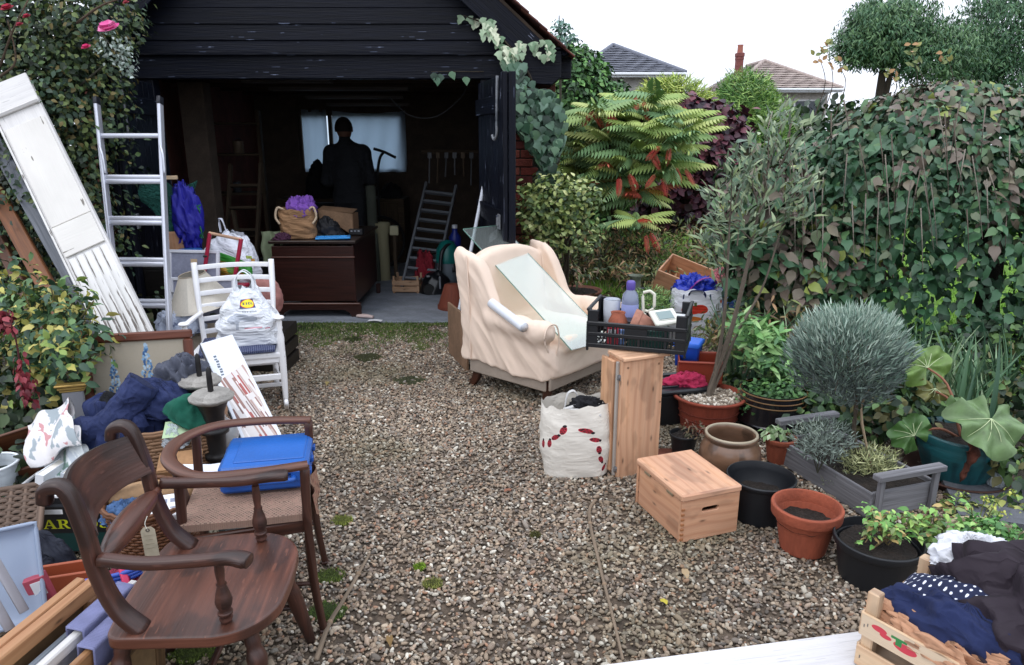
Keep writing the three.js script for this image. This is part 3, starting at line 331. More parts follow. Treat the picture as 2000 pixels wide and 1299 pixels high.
// --- ivy at the garage corner
{
  seed(25); const t = plant('ivy', 'variegated ivy climbing over the corner of the garage eaves', 'ivy', V(A(1050, 300, ZF).x, 0, ZF + 0.1)), l = [];
  const add = (px, py, z, s) => { const p = A(px, py, z); l.push({ m: place(p, V(rr(-0.5, 0.5), rr(0, 0.7), 1), V(rr(-0.6, 0.6), -1, rr(0, 0.4)), s), p, t: R() * 0.999 }); };
  for (let i = 0; i < 560; i++) { const k = R(), w = 40 * Math.sin(PI * clamp(k * 0.8 + 0.2, 0, 1)) + 6; add(1046 + 26 * k + rr(-w, w), 172 + k * 150, ZF + 0.3 + rr(-0.2, 0.1), rr(0.05, 0.1)); } for (let i = 0; i < 40; i++) add(1010 + rr(-14, 12), rr(120, 185), ZF + 0.28, rr(0.06, 0.1));
  for (let i = 0; i < 60; i++) { const k = R(); add(lerp(945, 1030, k) + rr(-14, 14), lerp(42, 150, k) + rr(-14, 10), ZF + 0.26, rr(0.05, 0.085)); }
  for (let i = 0; i < 26; i++) add(lerp(1000, 1090, R()), rr(78, 108), ZF + 0.29, rr(0.05, 0.08));
  for (const [x, y] of [[902, 30], [915, 32], [928, 40], [935, 37], [848, 142], [862, 145], [855, 150], [880, 140], [909, 150]]) add(x, y, ZF + 0.1, 0.075);
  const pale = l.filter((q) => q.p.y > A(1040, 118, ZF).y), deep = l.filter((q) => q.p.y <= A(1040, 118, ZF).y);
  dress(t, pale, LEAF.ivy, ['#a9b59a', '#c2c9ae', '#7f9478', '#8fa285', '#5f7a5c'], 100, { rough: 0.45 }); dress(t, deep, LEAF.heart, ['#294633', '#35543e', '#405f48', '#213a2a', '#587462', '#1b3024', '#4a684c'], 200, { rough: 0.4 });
  limb(t, 'stem', [[A(1065, 330, ZF).x, 0, ZF + 0.12], A(1062, 330, ZF + 0.14), A(1050, 200, ZF + 0.16), A(1030, 140, ZF + 0.24), A(960, 55, ZF + 0.23), A(905, 30, ZF + 0.08)], 0.02, 0.004, bark('#4f4638'), 6, 30); limb(t, 'stem', [A(945, 140, ZF + 0.09), A(890, 140, ZF + 0.09), A(842, 140, ZF + 0.08)], 0.005, 0.003, bark('#4f4638'));
  // ivy trunk and lower leaves on the pier
  const l2 = []; for (let i = 0; i < 60; i++) { const p = A(1068 + rr(-16, 12), rr(300, 420), ZF + 0.25 + rr(-0.1, 0.1)); l2.push({ m: place(p, V(rr(-0.4, 0.4), 0.3, 1), V(rr(-0.5, 0.5), -1, 0.2), rr(0.06, 0.09)), p, t: R() * 0.99 }); } dress(t, l2, LEAF.heart, ['#3f5f4c', '#35523f', '#2c4636'], 0, { rough: 0.4 });
}
// --- shrub of choisya kind, sumac, purple shrub, hedges behind
{
  seed(26); const ZC = -6.05, b = A(1085, 560, ZC), t = plant('yellow_edged_shrub', 'bushy small leaved shrub with yellow tips beside the garage corner', 'shrub', V(b.x, 0, ZC)), l = [];
  for (const [px, py, rx, ry, n] of [[1085, 395, 0.3, 0.26, 800], [1130, 385, 0.22, 0.18, 330], [1045, 410, 0.17, 0.22, 360], [1120, 455, 0.24, 0.18, 330], [1060, 480, 0.2, 0.14, 260]]) blob(l, A(px, py, ZC), V(rx, ry, 0.26), n, { size: 0.05, shell: 0.45, rough: 0.5, fr: 3, droop: 0.1 });
  dress(t, l, LEAF.ovate, ['#46592f', '#5f7236', '#8e9a58', '#34472c', '#8f9a5c', '#566e3c', '#8d9c64', '#b0b47c', '#6d8354'], 180); for (let i = 0; i < 5; i++) limb(t, 'stem', [V(b.x + rr(-0.06, 0.06), 0, ZC + rr(-0.06, 0.06)), A(1090 + rr(-30, 30), 500, ZC), A(1090 + rr(-70, 80), 400, ZC)], 0.018, 0.006, bark('#4d4334'));
}
function frond(n, len) { // pinnate leaf: a rib with paired, hanging leaflets
  const gs = [sweep([[0, 0, 0], [0, len * 0.5, -len * 0.075], [0, len, -len * 0.3]], (k) => lerp(0.004, 0.0015, k), { n: 5, seg: 4, cap: false })];
  for (let i = 0; i < n; i++) { const t = (i + 1.2) / (n + 1), w = len * (0.2 + 0.12 * Math.sin(t * PI)) * (t > 0.85 ? 0.75 : 1); for (const s of [-1, 1]) { gs.push(LEAF.narrow.clone().applyMatrix4(place(V(0, t * len, -len * 0.3 * t * t), V(s * 0.55, 0.1, 0.8), V(s * 0.78, 0.3 + 0.3 * t, -0.55), w))); } }
  const e = LEAF.narrow.clone(); tf(e, 0, len * 0.98, -len * 0.3, -0.5, 0, 0, len * 0.18); gs.push(e); return mg(gs);
}
{
  seed(27); const ZS = -9.2, b = A(1190, 480, ZS), t = plant('sumac_tree', 'sumac tree with feathery yellow green fronds turning red', 'tree', V(b.x, 0, ZS)); const FG = [frond(11, 0.5), frond(12, 0.56), frond(10, 0.46)];
  const tips = [[1225, 205, 0], [1275, 190, 0.1], [1165, 215, 0.3], [1145, 235, -0.2], [1320, 235, 0.4], [1250, 250, 0.5], [1300, 275, 0.6], [1190, 260, 0.3], [1130, 290, 0.1], [1235, 305, 0.5], [1310, 310, 0.6], [1170, 310, 0.2], [1280, 330, 0.4], [1115, 330, 0], [1210, 345, 0.4], [1245, 195, -0.3], [1260, 220, 0.2], [1150, 360, 0.2], [1250, 375, 0.4], [1340, 255, 0.5]];
  const cols = ['#94aa58', '#a8ba68', '#809f62', '#b4c076', '#739664', '#8aa45a', '#668a5c']; { const fill = []; for (const [px, py, rx, ry, n] of [[1200, 260, 0.7, 0.5, 900], [1270, 270, 0.6, 0.5, 800], [1180, 350, 0.6, 0.4, 700]]) blob(fill, A(px, py, ZS - 0.3), V(rx, ry, 0.3), n * 2, { size: 0.15, shell: 0.05, droop: 0.9 }); dress(t, fill, LEAF.narrow, ['#6a8850', '#7d9858', '#587848'], 0); }
  for (const [px, py, dz] of tips) { const c = A(px, py, ZS + dz); limb(t, 'branch', [V(b.x + rr(-0.1, 0.1), 0.9, ZS), V(lerp(b.x, c.x, 0.5), lerp(1, c.y, 0.5), ZS + dz * 0.5), c], 0.025, 0.012, bark('#5a4a3c'), 5, 8);
    const n = 13; for (let k = 0; k < n; k++) { const a = k / n * 6.283 + rr(-0.3, 0.3), d = V(Math.cos(a), rr(0.0, 0.75), Math.sin(a)), red = py > 320 ? R() < 0.1 : R() < 0.03; const m = part(t, 'leaf', FG[k % 3], mat(red ? ['#c06a50', '#b85040', '#a8803c'][k % 3] : cols[Math.floor(R() * cols.length)], 0.6, { side: THREE.DoubleSide })); m.applyMatrix4(place(c.clone().add(V(rr(-0.05, 0.05), rr(-0.1, 0.05), rr(-0.05, 0.05))).sub(t.position), V(-d.x * 0.6, 1, -d.z * 0.6), d, rr(0.75, 1.12))); } }
  for (const [px, py, dz] of [[1190, 205, 0.4], [1200, 220, 0.5], [1250, 190, 0.4], [1340, 210, 0.1], [1225, 340, 0.8], [1330, 330, 0.8], [1300, 290, 0.9], [1205, 345, 0.9], [1270, 455, 1.2], [1290, 340, 0.9], [1160, 220, 0.4], [1280, 300, 0.8]]) for (let k = 0; k < 2; k++) { const m = part(t, 'red_leaf', FG[2], mat(['#bf5a4a', '#b8443c', '#9c2a2c'][k], 0.6, { side: THREE.DoubleSide })); m.applyMatrix4(place(A(px + rr(-10, 10), py + rr(-6, 6), ZS + dz).sub(t.position), V(rr(-0.3, 0.3), 0.6, 0.8), V(rr(-0.8, 0.8), -0.6, 0.3), rr(0.35, 0.5))); }
  limb(t, 'trunk', [V(b.x, 0, ZS), V(b.x + 0.08, 0.5, ZS), V(b.x - 0.02, 1.0, ZS)], 0.06, 0.035, bark('#5a4a3c'), 8);
  const b2 = A(1245, 430, -8.2), s2 = plant('sumac_sapling', 'small low sumac sapling with arching green fronds in the bed', 'plant', V(b2.x, 0, -8.2)); limb(s2, 'stem', [V(b2.x, 0, -8.2), b2], 0.012, 0.007, bark('#5a4a3c')); for (let k = 0; k < 12; k++) { const a = k * 2.4, d = V(Math.cos(a), rr(0.1, 0.6), Math.sin(a)), m = part(s2, 'leaf', FG[k % 3], mat(k % 6 === 5 ? '#b8352e' : cols[k % 7], 0.6, { side: THREE.DoubleSide })); m.applyMatrix4(place(b2.clone().sub(s2.position), V(-d.x, 1, -d.z), d, rr(0.6, 0.85))); }
}
const shrub = (sd, name, label, z, blobs, geo, cols, size, named = 40, o = {}) => { seed(sd); const b = A(blobs[0][0], blobs[0][1], z), t = plant(name, label, o.cat ?? 'shrub', V(b.x, 0, z)), l = []; for (const [px, py, rx, ry, n, dz = 0] of blobs) blob(l, A(px, py, z + dz), V(rx, ry, o.rz ?? rx * 0.7), n, { size, shell: 0.5, rough: 0.35, ...o }); dress(t, l, geo, cols, named, o.rough2 ? { rough: o.rough2 } : {}); for (let i = 0; i < 3; i++) limb(t, i ? 'limb' : 'trunk', [V(b.x + rr(-0.05, 0.05), 0, z), V(b.x + rr(-0.1, 0.1), b.y * 0.6, z), V(b.x + rr(-0.3, 0.3), b.y, z)], o.tr ?? 0.05, 0.015, bark('#4a4034')); return t; };
shrub(28, 'purple_smoke_bush', 'rounded dark purple leaved shrub behind the sumac', -10.4, [[1375, 300, 0.75, 0.75, 2600], [1330, 370, 0.7, 0.6, 1600], [1340, 220, 0.3, 0.28, 400], [1410, 360, 0.5, 0.6, 900]], LEAF.round, ['#3a1c2a', '#2a1622', '#4a2430', '#5a2c38', '#201220', '#6a3844'], 0.11, 60, { rough: 0.4 });
shrub(29, 'laurel_hedge', 'large rounded clipped green hedge below the slate roof', -12.5, [[1105, 185, 0.8, 0.9, 5200], [1165, 255, 0.8, 0.95, 3800], [1090, 300, 0.9, 1.3, 3200], [1150, 380, 1.3, 1.1, 1600]], LEAF.ovate, ['#2d4a2a', '#3d5f34', '#507a40', '#22391f', '#6a9450', '#3f6a36'], 0.1, 0, { rough: 0.22, gap: -0.5, cat: 'hedge' });
shrub(30, 'feathery_conifer', 'bright yellow green feathery conifer beneath the brick chimney', -13.5, [[1455, 205, 0.55, 0.6, 6000], [1430, 240, 0.6, 0.6, 3200], [1480, 260, 0.7, 0.7, 3600]], LEAF.needle, ['#5f8444', '#7a9a52', '#4d723e', '#8ea85c'], 0.13, 0, { droop: -0.4, cat: 'conifer' });
shrub(31, 'lime_conifer', 'lime green conifer tips between the two house roofs', -12.8, [[1320, 210, 0.6, 0.5, 5000], [1360, 225, 0.35, 0.3, 2000], [1290, 200, 0.4, 0.4, 2000]], LEAF.needle, ['#8a9f4a', '#a4b25a', '#758d46', '#b4bc68'], 0.13, 0, { droop: -0.3, cat: 'conifer' });
shrub(32, 'background_hedge', 'dark green mixed hedge closing the far end of the garden', -13.8, [[1250, 400, 2.2, 1.3, 3600], [1480, 380, 2.0, 1.4, 3400], [1620, 330, 1.6, 1.3, 2200], [1850, 400, 2.6, 1.5, 2600], [1080, 430, 1.6, 1.2, 1600]], LEAF.ovate, ['#22361f', '#2f4828', '#1a2a1a', '#3c562c'], 0.16, 0, { cat: 'hedge', rz: 0.7, gap: -0.6 });
// thin shoot above the hedge
{ seed(33); const t = plant('elder_sapling', 'thin leafy shoot rising above the clipped hedge beside the garage roof', 'sapling', V(A(1090, 300, -11).x, 0, -11)), l = []; for (const [px, py, r] of [[1090, 45, 0.09], [1085, 65, 0.12], [1105, 55, 0.08], [1115, 75, 0.08], [1095, 80, 0.12]]) blob(l, A(px, py, -11), V(r, r, r), 34, { size: 0.07, shell: 0.1 }); dress(t, l, LEAF.ovate, ['#6d8a86', '#58786e', '#86a09a', '#4a6a58'], 40); limb(t, 'stem', [V(t.position.x, 0, -11), A(1095, 150, -11), A(1092, 30, -11)], 0.03, 0.008, bark('#5d5a4a')); }
// --- tall blue green trees far right
for (const [sd, z, bl, cols, lab] of [[34, -16, [[1740, 60, 1.1, 0.75, 12000], [1680, 90, 0.6, 0.45, 4200], [1820, 100, 1.2, 0.7, 9000], [1700, 40, 0.5, 0.4, 2800]], ['#3d6040', '#4a6842', '#325438', '#56744a'], 'blue green tree with open crown beyond the brown hedge'], [35, -17.5, [[1950, 60, 1.1, 1.2, 12000], [1990, 150, 1.2, 0.9, 6000], [1900, 120, 0.9, 0.7, 5400]], ['#3d6040', '#4a6842', '#325438', '#28492f'], 'darker blue green tree at the garden boundary beside another tree']]) shrub(sd, 'eucalyptus_tree', lab, z, bl, LEAF.narrow, cols, 0.105, 0, { cat: 'tree', rough: 0.7, fr: 3.4, gap: -0.12, shell: 0.25, tr: 0.14, droop: 0.8 });
// --- weeping hedge tree at the right
{
  seed(36); const Z = -5.0, b = V(A(1985, 640, -4.6).x, 0, -4.9), t = plant('weeping_pear', 'large dome of weeping foliage with dull green and brown leaves', 'tree', b), l = [];
  const c0 = A(1760, 430, Z); const RX = 1.5;
  for (let i = 0; i < 17000; i++) { const a = rr(-PI, PI), h = Math.pow(R(), 0.8), yy = h, rim = Math.sqrt(Math.max(0, 1 - Math.pow(clamp(1 - yy, 0, 1), 2.6) * 0 - yy * yy * 0.0)), k = Math.pow(Math.max(0, 1 - Math.pow(yy, 2.6)), 0.52) * (1 + 0.16 * fbm(Math.cos(a) * 2, yy * 3, Math.sin(a) * 2, 3)); const sh = lerp(0.6, 1.05, Math.sqrt(R())); const p = V(c0.x + 0.5 + Math.cos(a) * RX * k * sh, lerp(0.32 + 0.25 * fbm(a * 3, 1), A(1760, 165, Z).y, yy) + rr(-0.05, 0.05) + 0.1 * fbm(Math.cos(a) * 3 + 4, yy * 4, Math.sin(a) * 3), Z - 0.35 + Math.sin(a) * 0.95 * k * sh); if (p.z < Z - 0.5 && R() < 0.5) continue;
    const o = V(Math.cos(a), 0.35 + yy * 0.9, Math.sin(a)); l.push({ m: place(p, V(o.x + rr(-1.2, 1.2), o.y + rr(-0.3, 1.5), o.z + rr(-0.9, 0.6)), V(o.x * 0.5 + rr(-1, 1), -0.6 + rr(-0.7, 0.8), o.z * 0.6 + rr(-0.5, 0.8)), rr(0.035, 0.11)), p, t: clamp((0.1 + 0.45 * yy * yy) + 0.7 * fbm(p.x * 2, p.y * 2, p.z * 2, 2) + rr(-0.35, 0.35), 0, 0.999) }); }
  for (const [px, py, rx, ry, n] of [[1560, 560, 0.35, 0.4, 700], [1480, 420, 0.3, 0.55, 700], [1640, 500, 0.4, 0.4, 600]]) blob(l, A(px, py, Z + 0.1), V(rx, ry, 0.3), n, { size: 0.1, shell: 0.3 });
  const hc = ['#28492f', '#325438', '#22402b', '#3d6040', '#305036', '#4a6842', '#4f5a42', '#5c5446', '#544a40', '#66604e', '#75803e', '#665850']; dress(t, l.filter((q, i) => i % 3), LEAF.wavy.clone().scale(1.15, 1, 1), hc, 200, { rough: 0.5 }); dress(t, l.filter((q, i) => i % 3 === 0), LEAF.ovate, hc, 100, { rough: 0.45 });
  limb(t, 'trunk', [[b.x, 0, b.z], [b.x - 0.02, 0.5, b.z], [b.x - 0.1, 1.1, b.z], [c0.x + 0.2, 1.75, Z - 0.3]], 0.1, 0.05, bark('#3a3430'), 10); for (let i = 0; i < 12; i++) { const a = i * 0.55; limb(t, 'limb', [[c0.x + 0.2, 1.6, Z - 0.3], [c0.x + 0.2 + Math.cos(a) * 0.6, 1.5, Z - 0.3 + Math.sin(a) * 0.6], [c0.x + 0.2 + Math.cos(a) * 1.05, 1.0, Z - 0.3 + Math.sin(a) * 0.65]], 0.02, 0.006, bark('#4a4038')); }
  for (let i = 0; i < 46; i++) { const px = rr(1480, 1990), py = rr(180, 420), q = rr(70, 170), s = rr(-22, 22); limb(t, 'twig', [A(px, py, Z + 0.62 - 0.2 * Math.abs(px - 1750) / 300), A(px + s * 0.6, py + q * 0.5, Z + 0.7 - 0.2 * Math.abs(px - 1750) / 300), A(px + s, py + q, Z + 0.66 - 0.2 * Math.abs(px - 1750) / 300)], 0.0045, 0.002, bark(['#a3988a', '#8a7c6e', '#b8ad9e'][i % 3]), 4, 8); }
  const top = []; for (const [px, py] of [[1600, 110], [1615, 95], [1640, 130], [1780, 95], [1790, 120], [1740, 150], [1850, 110]]) { for (let k = 0; k < 7; k++) { const p = A(px + rr(-14, 14), py + rr(-12, 12), Z - 0.2); top.push({ m: place(p, V(rr(-0.5, 0.5), 0.6, 1), V(rr(-1, 1), rr(-0.5, 1), 0.2), 0.045), p, t: R() * 0.99 }); } limb(t, 'twig', [A(px - 10, 230, Z - 0.2), A(px + 12, 160, Z - 0.2), A(px, py, Z - 0.2)], 0.004, 0.002, bark('#6a5c50'), 4, 8); } dress(t, top, LEAF.ovate, ['#7a7a40', '#5f6a3c', '#8a6a44'], 49);
}
// low cover of the beds
{
  seed(37); const t = plant('bed_ground_cover', 'tangled green and tan perennials covering the bed behind the armchair', 'ground cover', V(1.2, 0, -7.5)), l = []; for (const [px, py, z, rx, ry, n] of [[1150, 490, -8.4, 0.6, 0.3, 1300], [1240, 480, -8.4, 0.5, 0.3, 1100], [1120, 530, -7.2, 0.3, 0.12, 220], [1300, 540, -7.3, 0.6, 0.2, 700], [1220, 520, -8.0, 0.5, 0.14, 600], [1400, 500, -8, 0.8, 0.4, 1300], [1330, 470, -8.6, 0.7, 0.35, 600], [1480, 560, -6.4, 0.6, 0.3, 500], [1560, 600, -5.2, 0.4, 0.25, 400], [1190, 590, -6.6, 0.2, 0.1, 150], [1420, 640, -5.2, 0.25, 0.16, 260], [1500, 640, -4.4, 0.4, 0.2, 350]]) blob(l, A(px, py, z), V(rx, ry, 0.35), n, { size: 0.075, shell: 0.1 }); dress(t, l, LEAF.narrow, ['#4a5a30', '#5f6a3a', '#7a6a48', '#8a6c4c', '#3a4a2a', '#2f4228', '#66703c', '#6a5640'], 0); t.userData.kind = 'stuff';
  const sp = []; for (let i = 0; i < 5200; i++) { const z = rr(-9.5, -4.6), x = lerp(0.35, 2.6, R()) * (-z / 7); if (z > -5.6 && x < 1.7) continue; sp.push([x, z, rr(0.6, 1.3)]); } grass('bed_grass', 'long unkempt grass blades between the shrubs of the bed', sp, 0.15, 0.009, ['#4c5c2f', '#66703e', '#857c52', '#3a5030', '#6f7f44', '#7d6a4a']);
}
// ---------------------------------------------------------------- houses beyond the garden
{
  seed(40);
  const house = (name, label, pxL, pxR, pyE, pxA, pyA, z, roofC, wallC, chim) => {
    const l = A(pxL, pyE, z), r = A(pxR, pyE, z), a = A(pxA, pyA, z), cx = (l.x + r.x) / 2, w = r.x - l.x, d = 7, hy = l.y, ay = a.y, t = thing(name, label, 'house', [cx, 0, z]);
    const wm = mat(wallC, 0.9, { map: blotTex, bump: fineBump, bs: 0.004 }); const wall = part(t, 'wall', [box(w - 0.7, hy, d - 0.7, 0, hy / 2, -d / 2, 0.01)], wm);
    const ax = a.x - cx, n = 15, roof = new THREE.Group(); roof.name = 'roof'; t.add(roof); const rm = roofC.map((c) => mat(c, 0.8, { map: blotTex, bump: fineBump, bs: 0.004 }));
    const seg = (p0, p1, q0, q1, nm) => { part(roof, 'underlay', sheet((u, v) => { const q = p0.clone().lerp(p1, u).lerp(q0.clone().lerp(q1, u), v); q.y -= 0.03; return q; }, 2, 2, 0.02), rm[0]); for (let i = 0; i < n; i++) { const f = i / n, g = (i + 1) / n; const A0 = p0.clone().lerp(q0, f), B0 = p1.clone().lerp(q1, f), A1 = p0.clone().lerp(q0, g), B1 = p1.clone().lerp(q1, g); const L = A0.distanceTo(B0), m = Math.max(2, Math.round(L / 0.32)); part(roof, 'tile_course', sheet((u, v) => { const q = A0.clone().lerp(B0, u).lerp(A1.clone().lerp(B1, u), v * 1.3); q.y += 0.055 * (1 - v) + 0.012 * (Math.floor(u * m + 0.5 * (i % 2)) % 2); return q; }, m, 1, -0.03, (u, v) => [u * L, v + i * 0.37]), rm[i % rm.length]); } };
    const ap0 = V(ax, ay, -2.2), ap1 = V(ax, ay, -d + 2.2), L0 = V(-w / 2, hy, 0.3), R0 = V(w / 2, hy, 0.3), L1 = V(-w / 2, hy, -d), R1 = V(w / 2, hy, -d);
    seg(L0, R0, ap0, ap0.clone().add(V(0.05, 0, 0))); seg(R0, R1, ap0, ap1); seg(L1, L0, ap1, ap0); for (const [p, q] of [[L0, ap0], [R0, ap0], [ap0, ap1]]) part(roof, 'ridge_tiles', sweep([p.clone().add(V(0, 0.05, 0)), q.clone().add(V(0, 0.07, 0))], 0.09, { n: 20, seg: 8 }), rm[0]);
    part(t, 'fascia', [box(w, 0.16, 0.04, 0, hy - 0.06, 0.32, 0.01), sweep([[-w / 2, hy - 0.02, 0.4], [w / 2, hy - 0.02, 0.4]], 0.06, { n: 2, seg: 8 })], mat('#dfe3e6', 0.5)); part(t, 'downpipe', sweep([[w / 2 - 0.5, hy - 0.05, 0.36], [w / 2 - 0.65, hy - 0.4, -0.1], [w / 2 - 0.65, 0, -0.1]], 0.045, { n: 20, seg: 8 }), mat('#d5d8da', 0.5));
    for (const x of [-w / 4, w / 4]) { const wi = part(t, 'window', [box(1.3, 0.07, 0.08, x, hy - 0.45, -0.32), box(1.3, 0.07, 0.08, x, hy - 1.5, -0.32), box(0.07, 1, 0.08, x - 0.62, hy - 0.97, -0.32), box(0.07, 1, 0.08, x + 0.62, hy - 0.97, -0.32), box(0.06, 1, 0.08, x, hy - 0.97, -0.32)], mat('#e8eaeb', 0.5)); part(wi, 'pane', box(1.2, 1, 0.02, x, hy - 0.97, -0.335), mat('#39424a', 0.08)); }
    if (chim) { const c0 = A(chim[0], chim[2], z - 1), c1 = A(chim[1], chim[3], z - 1), cw = c1.x - c0.x, st = part(t, 'chimney', [box(cw * 0.86, c1.y - 2, cw * 0.86, (c0.x + c1.x) / 2 - cx, (c1.y + 2) / 2, -1, 0.02), box(cw, 0.18, cw, (c0.x + c1.x) / 2 - cx, c1.y - 0.1, -1, 0.02), box(cw * 0.93, 0.12, cw * 0.93, (c0.x + c1.x) / 2 - cx, c1.y - 0.26, -1, 0.02)], mat('#8e5550', 0.95, { map: blotTex, bump: fineBump, bs: 0.01 })); part(st, 'chimney_pot', tf(lathe([[0.13, 0], [0.12, 0.3], [0.15, 0.34], [0.1, 0.34]], 14), (c0.x + c1.x) / 2 - cx, c1.y, -1), mat('#a8695a', 0.9)); }
    return t;
  };
  house('slate_roof_house', 'house with grey slate hipped roof and white gutter behind the sumac', 1120, 1336, 145, 1212, 78, -30, ['#7f8390', '#888c98', '#757986'], '#d8d5cf', null);
  house('tiled_roof_house', 'house with pale brown tiled roof and tall red brick chimney', 1425, 1640, 175, 1525, 112, -34, ['#bfaea6', '#c8b8ae', '#b3a29b'], '#d5d0c8', [1430, 1453, 200, 103]);
}
// ---------------------------------------------------------------- left of the drive
// a board between two points (ends), its face turned towards n; children lie in its frame: y along, x across, z out of the face
function leaning(name, label, cat, p0, p1, n, group) { const t = thing(name, label, cat, p0, 0, group), y = p1.clone().sub(p0), L = y.length(); y.normalize(); const z = n.clone().addScaledVector(y, -n.dot(y)).normalize(), x = new THREE.Vector3().crossVectors(y, z); t.setRotationFromMatrix(new THREE.Matrix4().makeBasis(x, y, z)); t.userData.len = undefined; delete t.userData.len; return [t, L]; }
const toGround = (a, b, y = 0.01) => { const k = (y - a.y) / (b.y - a.y); return a.clone().lerp(b, k); };
const cam = (p) => camera.position.clone().sub(p).normalize();
const MP = mat('#ecebe9', 0.7, { map: tex(512, 512, (u, v) => { const s = pf(u, v, 6, 22, 4, 5) + 0.2 * (pf(u, v, 2, 3, 8, 2) - 0.45), m = sstep(s, 0.69, 0.72) * 0.8, d = 0.95 + 0.12 * (pf(u, v, 3, 4, 15, 4) - 0.5); return [lerp(d, 0.42, m), lerp(d * 0.99, 0.4, m), lerp(d * 0.97, 0.37, m)]; }, { rep: [1.1, 1.6] }), bump: grainBump, bs: 0.001 });
const MW = mat('#e9e9ea', 0.6, { map: whiteTex, bump: grainBump, bs: 0.0006 });
{ // peeling white pilaster board
  seed(50); const top = A(14, 165, -4.6), bot = toGround(top, A(252, 655, -4.0)), [t, L] = leaning('pilaster_board', 'long white painted pilaster board with peeling flutes leaning on the bushes', 'board', bot, top, V(0.25, 0.2, 1));
  const pm = mat('#f4f4f5', 0.7, { map: peelTex, bump: grainBump, bs: 0.002 }); part(t, 'backboard', box(0.26, L, 0.05, 0, L / 2, 0, 0.006), MW);
  const sp = L * 0.6; part(t, 'smooth_panel', box(0.235, L - sp - 0.3, 0.012, 0, sp + (L - sp - 0.3) / 2, 0.031, 0.003), MP); part(t, 'plain_panel', box(0.235, 0.2, 0.016, 0, sp - 0.105, 0.033, 0.003), MP); for (const y of [L - 0.2]) part(t, 'cap_moulding', box(0.275, 0.022, 0.03, 0, y, 0.04, 0.012), MW); part(t, 'cap_block', box(0.27, 0.2, 0.02, 0, L - 0.1, 0.034, 0.004), MW);
  for (let i = 0; i < 5; i++) part(t, 'flute', sweep([[-0.095 + i * 0.047, 0.01, 0.025], [-0.095 + i * 0.047, sp - 0.22, 0.025]], [0.022, 0.007], { n: 3, seg: 12 }), pm); part(t, 'side_strip', box(0.012, L, 0.05, -0.137, L / 2, 0.004, 0.003), pm);
  const lean = (name, label, px0, py0, px1, py1, w, d, m, dz, grp) => { const a = A(px0, py0, -4.7 + dz), b = toGround(a, A(px1, py1, -4.15 + dz)), up = b.clone().lerp(a, 1.25), [q, l] = leaning(name, label, 'board', b, up, V(0.3, 0.2, 1), grp); part(q, 'plank', box(w, l, d, 0, l / 2, 0, 0.005), m); return [q, l]; };
  const gm = mat('#8e949e', 0.7, { map: grainTex, bump: grainBump, bs: 0.001 });
  { const [q, l] = lean('grey_board', 'weathered grey board with a dark groove leaning beside the white pilaster', 30, 350, 200, 655, 0.085, 0.03, gm, -0.02); part(q, 'raised_edge', box(0.03, l, 0.012, 0.036, l / 2, 0.02, 0.003), gm); } { const [q, l] = lean('slate_grey_board', 'dark slate grey board leaning between grey and brown timbers', 70, 395, 170, 590, 0.06, 0.025, mat('#5b6270', 0.6, { map: grainTex }), -0.08); }
  lean('brown_plank', 'broad orange brown timber plank leaning left of the grey boards', 8, 405, 105, 585, 0.1, 0.04, wood('#9a5f34', 0.6), -0.03); lean('brown_plank', 'narrow dark brown timber post leaning against the hedge behind shrub', 5, 480, 58, 590, 0.07, 0.06, wood('#6e4226', 0.6), -0.06);
}
{ // aluminium ladder
  seed(51); const al = mat('#c9ccd6', 0.38, { metalness: 0.55, bump: fineBump, bs: 0.0004 }), blk = plastic('#20222a'); const Rt = A(312, 192, -4.78), Rb = toGround(Rt, A(331, 640, -4.38)), Lt = A(188, 192, -4.78), Lb = toGround(Lt, A(222, 520, -4.5));
  const t = thing('aluminium_ladder', 'silver aluminium ladder with double rungs leaning on the open garage door', 'ladder', Lb.clone().lerp(Rb, 0.5)); const q = (p) => p.clone().sub(t.position); const n = V(0, 0.1, 1);
  for (const [b, a] of [[Lb, Lt], [Rb, Rt]]) { part(t, 'stile', sweep([q(b), q(a)], [0.026, 0.0115], { n: 4, seg: 12, sq: 6, up: V(1, 0, 0) }), al); part(t, 'end_cap', sweep([q(a).lerp(q(b), -0.004), q(a).lerp(q(b), 0.02)], [0.028, 0.0135], { n: 1, seg: 12, sq: 6, up: V(1, 0, 0) }), blk); part(t, 'foot', sweep([q(b), q(a).lerp(q(b), 0.965)], [0.03, 0.015], { n: 1, seg: 12, sq: 6, up: V(1, 0, 0) }), blk); }
  const len = Lt.distanceTo(Lb); let k = 0; for (let s = 0.24; s < len - 0.1; s += 0.265, k++) { const f = 1 - s / len; for (const dd of k === 0 ? [0] : [0, 0.028]) part(t, 'rung', sweep([q(Lb.clone().lerp(Lt, f - dd / len)), q(Rb.clone().lerp(Rt, f - dd / len))], [0.013, 0.016], { n: 2, seg: 10, sq: 3 }), al); }
  for (const [b, a] of [[Lb, Lt], [Rb, Rt]]) part(t, 'guide_bracket', [sweep([q(b.clone().lerp(a, 0.76)).add(V(0.02, 0, 0.02)), q(b.clone().lerp(a, 0.82)).add(V(0.02, 0, 0.035)), q(b.clone().lerp(a, 0.85)).add(V(0.0, 0, 0.02))], 0.008, { n: 10, seg: 6 })], al);
}
